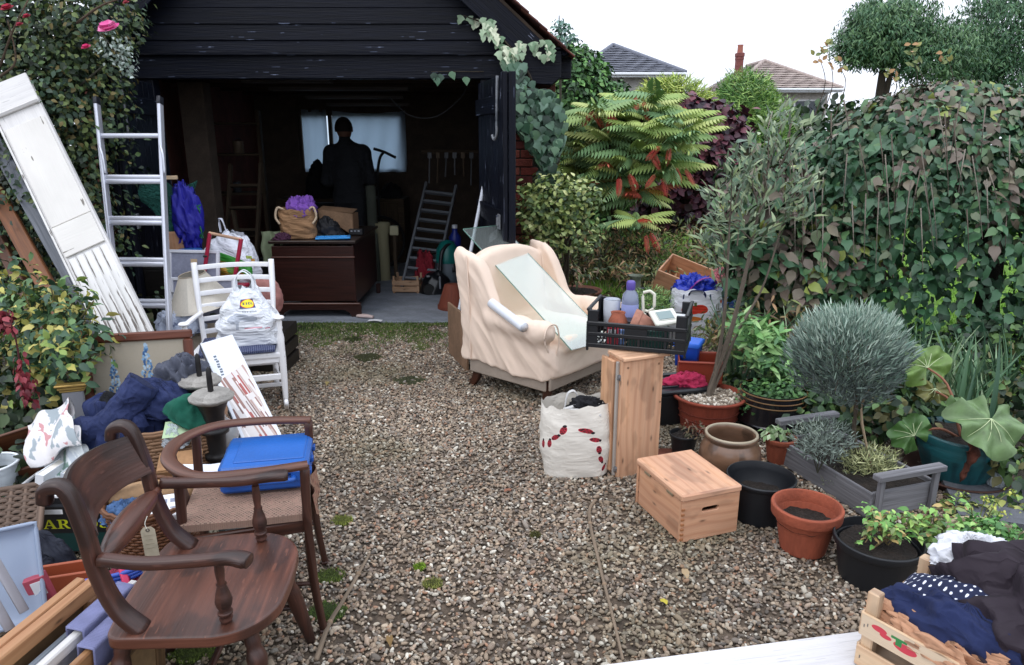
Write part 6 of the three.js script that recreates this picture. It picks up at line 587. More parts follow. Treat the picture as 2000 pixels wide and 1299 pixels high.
{ // pine cabinet
  seed(71); const f0 = G(1207, 938), f1 = G(1286, 921), th = Math.atan2(-(f1.z - f0.z), f1.x - f0.x), w = 0.24, d = 0.14, h = 0.635; const t = thing('pine_cabinet', 'narrow pine cabinet standing on end with hinged door beside canvas bag', 'cabinet', f0.clone(), th), m = pine('#dcb698'), m2 = pine('#d6ae90');
  part(t, 'front_panel', box(w, h, 0.02, w / 2, h / 2, -0.01, 0.003), m); part(t, 'side_panel', box(0.018, h, d - 0.02, 0.012, h / 2, -0.02 - (d - 0.02) / 2, 0.003), m2); part(t, 'far_side_panel', box(0.018, h, d - 0.02, w - 0.012, h / 2, -0.02 - (d - 0.02) / 2, 0.003), m2); part(t, 'back_panel', box(w - 0.05, h - 0.02, 0.012, w / 2, h / 2, -d + 0.01, 0.002), m2); part(t, 'top_board', box(w + 0.03, 0.02, d + 0.02, w / 2 + 0.012, h + 0.011, -d / 2 + 0.006, 0.004), pine('#e6c2a4')); part(t, 'bottom_board', box(w - 0.05, 0.018, d - 0.04, w / 2, 0.012, -d / 2, 0.003), m2);
  part(t, 'door', box(0.02, h - 0.04, d * 0.82, -0.012, h / 2 + 0.01, -0.055 - d * 0.41, 0.004), pine('#dcb492')); for (const y of [0.05, h - 0.09]) part(t, 'catch', [new THREE.CylinderGeometry(0.013, 0.013, 0.012, 16).rotateZ(PI / 2).translate(-0.004, y, -0.03), box(0.004, 0.03, 0.03, -0.0, y, -0.03, 0.001)], mat('#8c9096', 0.35, { metalness: 0.7 })); part(t, 'dowel_plugs', mg([[0.03, h - 0.035], [w - 0.03, h - 0.035], [w - 0.01, h * 0.62]].map(([x, y]) => new THREE.CylinderGeometry(0.006, 0.006, 0.003, 10).rotateX(PI / 2).translate(x, y, 0.001))), mat('#8a6a50', 0.7)); part(t, 'inner_frame', box(0.016, h - 0.02, 0.016, -0.004, h / 2, -0.04, 0.003), mat('#a8a29a', 0.6));
}
{ // black plastic crate on it
  seed(72); const y0 = 0.662, a = G(1147, 677, y0), b = G(1337, 694, y0), W = a.distanceTo(b), th = Math.atan2(-(b.z - a.z), b.x - a.x), D = 0.33, H = 0.155, t = thing('plastic_crate', 'black slatted plastic crate balanced on the pine cabinet', 'crate', a, th), m = plastic('#14161a', 0.45);
  const wall = (len, gap) => { const g = []; g.push(box(len, 0.022, 0.012, len / 2, 0.011, 0, 0.003), box(len, 0.02, 0.012, len / 2, H * 0.45, 0, 0.003), box(len, 0.022, 0.016, len / 2, H * 0.8, 0, 0.004)); const n = Math.round(len / 0.016); for (let i = 0; i <= n; i++) g.push(box(i % 8 === 0 ? 0.014 : 0.005, H * 0.8, 0.007, i * len / n, H * 0.4, 0, 0.001)); g.push(box(len * 0.24, H * 0.38, 0.008, len / 2, H * 0.62, 0, 0.003)); return mg(g); };
  const fw = wall(W, 0), sw = wall(D, 0); part(t, 'long_side', fw, m); part(t, 'long_side', fw, m).position.z = -D; const s1 = part(t, 'short_side', sw, m); s1.rotation.y = PI / 2; const s2 = part(t, 'short_side', sw, m); s2.rotation.y = PI / 2; s2.position.x = W; for (const [x, z] of [[0, 0], [W, 0], [0, -D], [W, -D]]) { part(t, 'corner_post', [box(0.05, H + 0.04, 0.014, x + (x ? -0.025 : 0.025), (H + 0.04) / 2, z + (z ? 0.003 : -0.003), 0.004), box(0.014, H + 0.04, 0.05, x + (x ? -0.003 : 0.003), (H + 0.04) / 2, z + (z ? 0.025 : -0.025), 0.004), box(0.012, 0.02, 0.012, x, -0.008, z, 0.003)], m); } for (const x of [0, W]) part(t, 'end_rim', box(0.018, 0.016, D, x, H + 0.04, -D / 2, 0.004), m); part(t, 'floor', mg(Array.from({ length: 22 }, (_, i) => box(0.008, 0.006, D, (i + 0.5) * W / 22, 0.006, -D / 2, 0.002)).concat([box(W, 0.006, 0.02, W / 2, 0.004, -D / 2, 0.002), box(W, 0.006, 0.02, W / 2, 0.004, -D * 0.2, 0.002)])), m);
  const loc = (x, y, z) => V(x, y, z).applyAxisAngle(V(0, 1, 0), th).add(a); const pot = (r, h, c) => lathe([[0.001, 0.002], [r * 0.7, 0], [r * 0.95, h * 0.72], [r * 0.97, h * 0.73], [r * 1.05, h * 0.74], [r * 1.08, h], [r * 0.98, h], [r * 0.9, h * 0.74], [r * 0.62, 0.012], [0.001, 0.012]], 28);
  const tp = solo('small_terracotta_pot', 'small round terracotta pot standing inside the black plastic crate', 'pot', lathe([[0.001, 0], [0.045, 0], [0.062, 0.05], [0.058, 0.12], [0.04, 0.16], [0.045, 0.175], [0.04, 0.175], [0.034, 0.16], [0.05, 0.11], [0.05, 0.05], [0.001, 0.01]], 30), mat('#b5694f', 0.8, { map: blotTex }), loc(0.13, 0.012, -0.13)); tp.scale.setScalar(0.85); const sp = solo('salmon_pot', 'pinkish clay pot lying on its side in the crate', 'pot', pot(0.075, 0.14), mat('#b8806c', 0.85, { map: blotTex }), loc(0.33, 0.06, -0.14), th); sp.rotation.z = 1.25; const dg = thing('digital_thermometer', 'white square weather gauge with grey screen propped in the crate', 'gauge', loc(0.37, 0.16, -0.09), th + 0.5); part(dg, 'case', box(0.13, 0.022, 0.12, 0, 0, 0, 0.006), plastic('#dcdccf', 0.4)); part(dg, 'bezel', box(0.085, 0.004, 0.075, 0, 0.0125, 0, 0.001), plastic('#b9bcb4', 0.4)); part(dg, 'screen', box(0.075, 0.003, 0.062, 0, 0.0155, 0, 0.0005), mat('#7b8d8c', 0.25)); dg.rotation.x = 0.38; dg.rotation.z = 0.1;
  for (const [n, l, c, x, z, w, h, d] of [['red_seed_packet', 'red and white seed packet showing through the crate slats', '#c23a4a', 0.12, -0.04, 0.06, 0.11, 0.012], ['blue_packet', 'small blue and white packet beside the red one in the crate', '#6a86b8', 0.16, -0.05, 0.04, 0.08, 0.012], ['green_tin', 'dark green ribbed box in the bottom of the crate', '#0f4038', 0.29, -0.1, 0.2, 0.09, 0.14], ['black_tray', 'dark patterned tray between the pots in the crate', '#3a343c', 0.22, -0.2, 0.12, 0.1, 0.1], ['white_carton', 'plain white carton standing at the end of the crate', '#d6d8da', 0.42, -0.22, 0.07, 0.13, 0.1]]) { const q = thing(n, l, 'packet', loc(x, 0.012, z), th + rr(-0.15, 0.15)); part(q, 'carton', box(w, h, d, 0, h / 2, 0, 0.003), plastic(c, 0.5)); part(q, 'label', box(w * 0.7, h * 0.35, 0.002, 0, h * 0.55, d / 2 + 0.0012, 0.0005), plastic(n === 'green_tin' ? '#1a5648' : '#dfe2e4', 0.5)); }
  const bo = thing('plastic_bottle', 'clear plastic bottle with purple cap behind the black crate', 'bottle', loc(0.17, 0.03, -0.26)); part(bo, 'body', lathe([[0.001, 0], [0.042, 0.004], [0.045, 0.06], [0.042, 0.07], [0.045, 0.08], [0.045, 0.16], [0.04, 0.2], [0.02, 0.225], [0.02, 0.24]], 24), mat('#b9c2dc', 0.12, { transmission: 0.6, thickness: 0 })); part(bo, 'cap', lathe([[0.022, 0.225], [0.024, 0.24], [0.024, 0.262], [0.018, 0.272], [0.001, 0.274]], 20), plastic('#5a4a9c')); part(bo, 'wrapper', lathe([[0.0455, 0.085], [0.0458, 0.12], [0.0455, 0.15]], 24), mat('#9aa4d8', 0.4)); const jg = thing('white_jug', 'white plastic jug with square handle behind the purple capped bottle', 'jug', loc(0.07, 0.03, -0.28), th); jg.scale.setScalar(0.8); part(jg, 'body', lathe([[0.001, 0], [0.05, 0.003], [0.055, 0.1], [0.058, 0.2], [0.05, 0.205], [0.048, 0.02], [0.001, 0.01]], 24), plastic('#d3d8e0', 0.3)); const jh = thing('jug_handle', 'cream trowel with the oblong open loop of a jug handle beside the bottle', 'handgrip', loc(0.26, 0.03, -0.27), th); part(jh, 'loop', sweep([[-0.012, 0, 0], [-0.028, 0.21, 0], [0.01, 0.222, 0], [0.034, 0.205, 0], [0.036, 0.13, 0], [0.005, 0.11, 0], [-0.012, 0.115, 0]], [0.006, 0.008], { n: 40, seg: 8, curved: false }), plastic('#dad9c8', 0.4)); part(jh, 'blade', box(0.02, 0.1, 0.012, -0.014, 0.05, 0, 0.003), plastic('#cfcfc0', 0.4));  // cream loop is a jug handle set apart; blade is its straight stem
}
{ // canvas bag with ladybirds
  const bt = canvas(2048, 1024, (c, W, H) => { c.fillStyle = '#e3e2e0'; c.fillRect(0, 0, W, H); for (let i = 0; i < 3000; i++) { c.fillStyle = `rgba(150,145,140,${0.05 * hsh(i, 1, 1)})`; c.fillRect(hsh(i, 2, 1) * W, hsh(i, 3, 1) * H, 20 * hsh(i, 4, 1), 3); } const lb = (px, py, a) => { const x = 1024 + clamp((px - 1063) / 130, 0, 1) * 1024, s = 27; const u = Math.acos(clamp(1 - 2 * (px - 1063) / 130, -1, 1)) / PI; const X = 1024 + u * 1024, Y = (py - 745) / 148 * H; c.save(); c.translate(X, Y); c.rotate(a); c.fillStyle = '#b52a3e'; c.beginPath(); c.scale(0.95, 1.35); c.ellipse(0, 0, 34, 42, 0, 0, 7); c.fill(); c.fillStyle = '#221a20'; c.beginPath(); c.ellipse(0, -42, 20, 13, 0, 0, 7); c.fill(); c.fillRect(-2.5, -40, 5, 80); for (const [dx, dy] of [[-16, -18], [16, -18], [-18, 8], [18, 8], [-10, 27], [10, 27]]) { c.beginPath(); c.arc(dx, dy, 7, 0, 7); c.fill(); } c.restore(); }; for (const [x, y, a] of [[1109, 789, 0.2], [1138, 792, 2.2], [1094, 804, 0.9], [1082, 818, 0.1], [1069, 822, 0], [1151, 812, 1.9], [1157, 833, 3], [1163, 856, 2.7], [1173, 876, 0.6]]) lb(x, y, a); });
  const p = G(1140, 893), bm = mat('#fbf6ec', 0.9, { map: bt, bump: foldBump, bs: 0.003 }); const t = carrier('canvas_bag', 'off white canvas shopping bag printed with red ladybirds on the gravel', 0.33, 0.385, 0.2, bm, [A(1126, 850, p.z + 0.18).x, 0.008, p.z + 0.16], 0.05, { top: 1.04, sd: 9, crump: 0.007, handles: false, tilt: 0.03 }); const cm = mat('#d3d2d0', 0.9, { map: clothTex }); for (const [a, b, c] of [[[-0.1, 0.345, 0.05], [0, 0.36, 0.075], [0.12, 0.335, 0.09]], [[-0.06, 0.345, 0.02], [0.04, 0.375, 0.03], [0.14, 0.37, 0.01]]]) part(t, 'handle', sweep([a, b, c], [0.013, 0.009], { n: 14, seg: 10 }), cm); part(t, 'handle_loop', sweep([[-0.05, 0.34, -0.02], [-0.03, 0.42, -0.02], [0.0, 0.43, -0.02], [0.03, 0.36, -0.02]], [0.014, 0.004], { n: 16, seg: 8 }), cm);
  solo('black_cloth', 'black fabric stuffed in the ladybird canvas bag', 'cloth', heap(0.2, 0.05, 0.12, { sd: 19, amp: 0.35 }), folds('#16161c'), [p.x - 0.005, 0.355, p.z + 0.16]);
}
{ // pine chest
  seed(73); const a = G(1327, 1066), l = G(1234, 986), r = G(1438, 1042), w = a.distanceTo(r), d = a.distanceTo(l), th = Math.atan2(-(r.z - a.z), r.x - a.x), t = thing('pine_chest', 'pale pine lidded chest with finger joints and oval hand hole', 'chest', a.clone().setY(0.012), th), h = 0.192, m = pine('#d6ac8e'), T = 0.016;
  const hole = (len, hh) => { const s = new THREE.Shape(); s.moveTo(0, 0); s.lineTo(len, 0); s.lineTo(len, hh); s.lineTo(0, hh); const q = new THREE.Path(), cx = len * 0.5, cy = hh * 0.72, hw = 0.044, hr = 0.0125; q.absarc(cx + hw - hr, cy, hr, -PI / 2, PI / 2, false); q.absarc(cx - hw + hr, cy, hr, PI / 2, 1.5 * PI, false); s.holes.push(q); const g = fin(new THREE.ExtrudeGeometry(s, { depth: T - 0.004, bevelSize: 0.002, bevelThickness: 0.002, bevelSegments: 1, curveSegments: 10 })); return boxUV(g, 0); };
  part(t, 'end_panel', tf(hole(w, h), 0, 0, -T), m); part(t, 'end_panel', tf(hole(w, h), 0, 0, -d), m); part(t, 'side_panel', box(T, h, d - 2 * T - 0.003, T / 2 + 0.002, h / 2, -d / 2, 0.003), pine('#d3a88a')); part(t, 'side_panel', box(T, h, d - 2 * T - 0.003, w - T / 2 - 0.002, h / 2, -d / 2, 0.003), m); part(t, 'base_panel', box(w - 2 * T, 0.01, d - 2 * T, w / 2, 0.008, -d / 2, 0.002), m); const lid = part(t, 'lid', box(w + 0.012, 0.032, d + 0.012, w / 2, h + 0.019, -d / 2, 0.007), pine('#d9b195')); part(t, 'finger_joints', mg(Array.from({ length: 7 }, (_, i) => [box(0.004, 0.011, 0.015, 0.001, 0.015 + i * 0.0235, -0.008, 0.001), box(0.015, 0.011, 0.004, 0.008, 0.015 + i * 0.0235, 0.0005, 0.001)]).flat()), pine('#a8764e')); part(t, 'hinge', [box(0.006, 0.014, 0.05, -0.002, h, -d * 0.25, 0.002), box(0.006, 0.014, 0.05, -0.002, h, -d * 0.75, 0.002)], mat('#9a8a70', 0.4, { metalness: 0.5 }));
}
// ---------------------------------------------------------------- in the garage doorway and inside
const FL = 0.03;
{ // desk
  seed(80); const a = A(527, 470, -6.6), b = A(692, 468, -6.6), w = b.x - a.x, yT = a.y, dz = 1.15; const t = thing('pedestal_desk', 'dark mahogany pedestal desk end on in the garage doorway', 'desk', [(a.x + b.x) / 2, FL, -6.6], 0), m = wood('#43211a', 0.4), h = yT - FL; part(t, 'top', box(w + 0.03, 0.03, dz, 0, h - 0.015, -dz / 2 + 0.02, 0.006), wood('#3a2a24', 0.35)); part(t, 'end_panel', box(w - 0.02, h - 0.2, 0.02, 0, h / 2 + 0.05, 0.0, 0.004), m); part(t, 'moulding', [box(w + 0.0, 0.014, 0.03, 0, h - 0.155, 0.006, 0.004), box(w + 0.05, 0.02, 0.04, 0, 0.125, 0.008, 0.006)], wood('#6a3a2c', 0.35)); part(t, 'side_panel', [box(0.02, h - 0.16, dz - 0.06, w / 2 - 0.03, h / 2 + 0.04, -dz / 2, 0.004), box(0.02, h - 0.16, dz - 0.06, -w / 2 + 0.03, h / 2 + 0.04, -dz / 2, 0.004)], m); part(t, 'plinth', (() => { const s = new THREE.Shape(), W = w + 0.06; s.moveTo(-W / 2, 0); s.lineTo(-W / 2 + 0.09, 0); s.lineTo(-W / 2 + 0.11, 0.04); s.lineTo(-W / 2 + 0.16, 0.07); s.lineTo(W / 2 - 0.16, 0.07); s.lineTo(W / 2 - 0.11, 0.04); s.lineTo(W / 2 - 0.09, 0); s.lineTo(W / 2, 0); s.lineTo(W / 2, 0.115); s.lineTo(-W / 2, 0.115); return tf(new THREE.ExtrudeGeometry(s, { depth: 0.02, bevelSize: 0.002, bevelThickness: 0.002, bevelSegments: 1 }), 0, 0, 0); })(), m); for (const x of [-w / 2, w / 2]) part(t, 'bracket_foot', box(0.04, 0.1, 0.06, x, 0.052, -dz + 0.1, 0.005), m);
  const top = (px, py, z, dy = 0) => V(A(px, py, z).x, yT + 0.006 + dy, z); const bg = carrier('paper_bag', 'tan hessian shopping bag with rope handles on the desk', 0.31, 0.27, 0.2, mat('#a9825e', 0.85, { map: clothTex, bump: foldBump, bs: 0.006 }), top(585, 460, -6.78), 0.1, { top: 1.12, sd: 21, crump: 0.016, handles: false }); for (const s of [-1, 1]) part(bg, 'handle', sweep([[s * 0.1, 0.26, 0.08], [s * 0.16, 0.29, 0.09], [s * 0.185, 0.2, 0.1], [s * 0.15, 0.14, 0.11]], 0.011, { n: 20, seg: 8 }), mat('#c9b49a', 0.9)); solo('purple_cloth', 'mauve cloth bulging from the tan bag on the desk', 'cloth', heap(0.26, 0.15, 0.2, { sd: 23, amp: 0.3, fr: 2.6 }), folds('#8a5ac0'), top(588, 400, -6.78, 0.23));
  const cb = thing('cardboard_carton', 'brown cardboard carton with arched cut lying at the back of desk', 'box', top(655, 420, -7.0), -0.12); part(cb, 'front_flap', (() => { const s = new THREE.Shape(); s.moveTo(-0.16, 0.04); s.quadraticCurveTo(0, 0.14, 0.14, 0); s.lineTo(0.17, 0); s.lineTo(0.17, 0.2); s.lineTo(-0.17, 0.24); return new THREE.ExtrudeGeometry(s, { depth: 0.006, bevelEnabled: false }); })(), mat('#9a7a5e', 0.85, { map: blotTex })); part(cb, 'top_flap', box(0.35, 0.006, 0.15, 0, 0.235, -0.07, 0.001, 0.15, 0, -0.08), mat('#8a6b50', 0.85, { map: blotTex })); part(cb, 'side', box(0.006, 0.2, 0.16, 0.172, 0.1, -0.08, 0.001), mat('#7d6048', 0.85)); part(cb, 'back', box(0.34, 0.2, 0.006, 0, 0.1, -0.16, 0.001), mat('#7d6048', 0.85));
  solo('black_holdall', 'black nylon holdall between the tan bag and carton', 'bag', heap(0.3, 0.17, 0.22, { sd: 27, amp: 0.2 }), folds('#13151b', 0.7), top(640, 450, -6.85)); const fo = thing('blue_folder', 'sky blue plastic wallet lying flat on the desk corner', 'folder', top(650, 458, -6.68), 0.2); part(fo, 'cover', box(0.32, 0.018, 0.15, 0, 0.012, 0, 0.006), plastic('#2f8fd8', 0.35)); part(fo, 'ribs', [box(0.26, 0.005, 0.02, 0, 0.023, -0.03, 0.002), box(0.26, 0.005, 0.02, 0, 0.023, 0.03, 0.002), box(0.02, 0.005, 0.1, 0.05, 0.0235, 0, 0.002)], plastic('#3aa0e6', 0.35));
  solo('sage_cloth', 'pale green cloth hanging over the side of the desk', 'cloth', sheet((u, v) => V((u - 0.5) * 0.2 + 0.01 * Math.sin(v * 9), -v * 0.3, 0.02 * Math.sin(u * 12) + 0.03 * v), 16, 12, 0.003), fabric('#8d9a7c'), top(532, 470, -6.75, 0.06)); solo('patterned_scarf', 'dark red and blue patterned scarf folded beside the tan bag', 'cloth', heap(0.15, 0.05, 0.1, { sd: 29, amp: 0.3 }), folds('#4a2440'), top(550, 462, -6.66));
  const cam2 = thing('black_camera', 'small black and silver cassette player beside the carton', 'player', top(694, 425, -6.95)); part(cam2, 'body', box(0.14, 0.06, 0.05, 0, 0.03, 0, 0.008), plastic('#17181c')); part(cam2, 'buttons', mg([0, 1, 2].map((k) => box(0.02, 0.012, 0.006, -0.04 + k * 0.035, 0.04, 0.027, 0.002))), mat('#8a9098', 0.4));
  const sh = solo('white_flip_flop', 'pale sandal lying at the foot of the desk', 'sandal', sweep([[-0.09, 0.012, 0], [0, 0.02, 0.01], [0.08, 0.014, 0.015]], (k) => [0.03 + 0.012 * Math.sin(k * 5), 0.014], { n: 14, seg: 12, sq: 3 }), mat('#c9b5b0', 0.8), V(A(715, 612, -6.55).x, FL, -6.55), -0.3); solo('paper_scrap', 'scrap of white paper on the garage floor edge', 'paper', sheet((u, v) => V((u - 0.5) * 0.13, 0.006 * Math.sin(u * 3), (v - 0.5) * 0.06), 6, 4, 0.001), mat('#e2e4e8', 0.8), V(A(733, 628, -6.43).x, FL + 0.004, -6.42), -0.1);
}
{ // person
  seed(81); const h = A(670, 232, -8.6), p = V(A(678, 300, -8.6).x, FL, -8.6), t = thing('person', 'person in dark jacket standing in the dim garage before the window', 'person', p); const S = (h.y - FL) / 1.8; const J = (a, b, ra, rb) => [a, b, ra, rb]; const bones = [J([0, 0.98, 0], [0, 1.2, 0], 0.165, 0.17), J([0, 1.2, 0], [0, 1.42, 0], 0.175, 0.15), J([-0.17, 1.44, 0], [0.17, 1.44, 0], 0.085, 0.085), J([0, 1.45, 0], [-0.02, 1.6, 0.01], 0.065, 0.06), J([-0.2, 1.42, 0], [-0.25, 1.12, 0.02], 0.07, 0.058), J([-0.25, 1.12, 0.02], [-0.16, 1.05, -0.22], 0.055, 0.042), J([0.2, 1.42, 0], [0.26, 1.13, 0.02], 0.07, 0.058), J([0.26, 1.13, 0.02], [0.18, 1.04, -0.22], 0.055, 0.042), J([-0.09, 0.95, 0], [-0.1, 0.5, 0.01], 0.1, 0.075), J([-0.1, 0.5, 0.01], [-0.1, 0.1, 0.03], 0.072, 0.05), J([0.09, 0.95, 0], [0.1, 0.5, 0.01], 0.1, 0.075), J([0.1, 0.5, 0.01], [0.1, 0.1, 0.03], 0.072, 0.05), J([-0.1, 0.05, 0.04], [-0.12, 0.045, -0.12], 0.05, 0.045), J([0.1, 0.05, 0.04], [0.12, 0.045, -0.12], 0.05, 0.045)];
  const body = iso((x, y, z) => { let d = 1; for (const [a, b, ra, rb] of bones) d = smin(d, capD(x, y, z * (y > 0.9 && y < 1.5 && Math.abs(x) < 0.2 ? 1.35 : 1), a, b, ra, rb), 0.05); return Math.max(d + 0.004 * ns(x * 9, y * 9, z * 9), -(y - 0.003)); }, [-0.42, -0.02, -0.42], [0.42, 1.7, 0.42], 72); tf(body, 0, 0, 0, 0, 0, 0, S); part(t, 'body', body, folds('#1d2026', 0.9));
  const head = iso((x, y, z) => { let d = Math.hypot(x / 0.078, (y - 0.005) / 0.115, (z + 0.005) / 0.098) - 1; d *= 0.085; d = smin(d, capD(x, y, z, [0, -0.06, -0.04], [0, -0.075, -0.075], 0.05, 0.035), 0.03); d = smin(d, capD(x, y, z, [0, 0.005, -0.1], [0, -0.025, -0.116], 0.012, 0.016), 0.015); d = smin(d, capD(Math.abs(x), y, z, [0.08, 0.015, 0.01], [0.084, -0.02, 0.005], 0.014, 0.01), 0.01); d = Math.max(d, -(Math.hypot(Math.abs(x) - 0.032, y - 0.008, z + 0.105) - 0.016)); d = Math.max(d, -(rbox(x, y + 0.06, z + 0.108, 0.02, 0.003, 0.01, 0.002))); return d; }, [-0.14, -0.17, -0.16], [0.14, 0.17, 0.16], 64); const hm = part(t, 'head', head, mat('#6a4a3c', 0.7)); hm.position.set(-0.02 * S, 1.69 * S, 0); hm.scale.setScalar(S * 1.1); const hair = part(t, 'hair', warp(new THREE.SphereGeometry(1, 28, 20, 0, 2 * PI, 0, PI * 0.62), (v) => { const k = 1 + 0.05 * ns(v.x * 6, v.y * 6, v.z * 6); v.set(v.x * 0.096 * k, v.y * 0.118 * k, v.z * 0.112 * k + 0.014); }), mat('#15110f', 0.9)); hair.position.copy(hm.position).add(V(0, 0.015, 0)); hair.scale.setScalar(S); for (const s of [-1, 1]) { const hd = []; hd.push(sweep([[0, 0, 0], [0, -0.02, -0.05], [0, -0.03, -0.09]], (k) => [0.036 - 0.004 * k, 0.016], { n: 6, seg: 10 })); for (let i = 0; i < 4; i++) hd.push(sweep([[-0.027 + i * 0.018, -0.028, -0.085], [-0.03 + i * 0.02, -0.04, -0.12 - (i === 1 || i === 2 ? 0.012 : 0)], [-0.03 + i * 0.02, -0.062, -0.14 - (i === 1 || i === 2 ? 0.014 : 0)]], 0.0085, { n: 8, seg: 7 })); hd.push(sweep([[-s * 0.03, -0.012, -0.03], [-s * 0.055, -0.02, -0.06], [-s * 0.05, -0.03, -0.085]], 0.0095, { n: 8, seg: 7 })); const m = part(t, 'hand', mg(hd), mat('#6a4a3c', 0.7)); m.position.set(s * 0.17 * S, 1.04 * S, -0.22 * S); m.scale.setScalar(S); }
}
{ // bicycle in silhouette
  seed(82); const p = V(A(750, 300, -9.2).x, FL, -9.2), t = thing('bicycle', 'dark bicycle with straight handlebar parked below the garage window', 'bicycle', p, 0.5), m = mat('#0e1014', 0.5); const hb = A(752, 300, -9.2).y - FL; part(t, 'handlebar', sweep([[-0.13, hb + 0.06, 0], [0.0, hb + 0.02, 0], [0.15, hb - 0.05, 0]], 0.018, { n: 12, seg: 10 }), m); part(t, 'stem', sweep([[0, hb + 0.02, 0], [-0.05, hb - 0.04, 0], [-0.09, hb - 0.2, 0], [-0.1, hb - 0.45, 0]], 0.017, { n: 14, seg: 10 }), m); for (const z of [0, 1.0]) part(t, 'wheel', [tf(new THREE.TorusGeometry(0.32, 0.02, 10, 48), -0.1 - z, 0.34, 0), ...Array.from({ length: 12 }, (_, i) => sweep([[-0.1 - z, 0.34, 0], [-0.1 - z + 0.31 * Math.cos(i * 0.5236), 0.34 + 0.31 * Math.sin(i * 0.5236), 0]], 0.002, { n: 1, seg: 4 }))], m); part(t, 'frame', [sweep([[-0.1, hb - 0.45, 0], [-0.1, 0.34, 0]], 0.014, { n: 2, seg: 8 }), sweep([[-0.1, hb - 0.4, 0], [-0.65, 0.32, 0], [-0.75, 0.8, 0]], 0.016, { n: 16, seg: 8, curved: false }), sweep([[-0.12, hb - 0.35, 0], [-0.74, 0.78, 0]], 0.014, { n: 2, seg: 8 }), sweep([[-0.65, 0.32, 0], [-1.1, 0.34, 0], [-0.74, 0.76, 0]], 0.011, { n: 12, seg: 8, curved: false })], m); part(t, 'saddle', sweep([[-0.9, 0.86, 0], [-0.75, 0.85, 0], [-0.62, 0.84, 0]], (k) => [lerp(0.07, 0.02, k), 0.025], { n: 10, seg: 12 }), m);
}
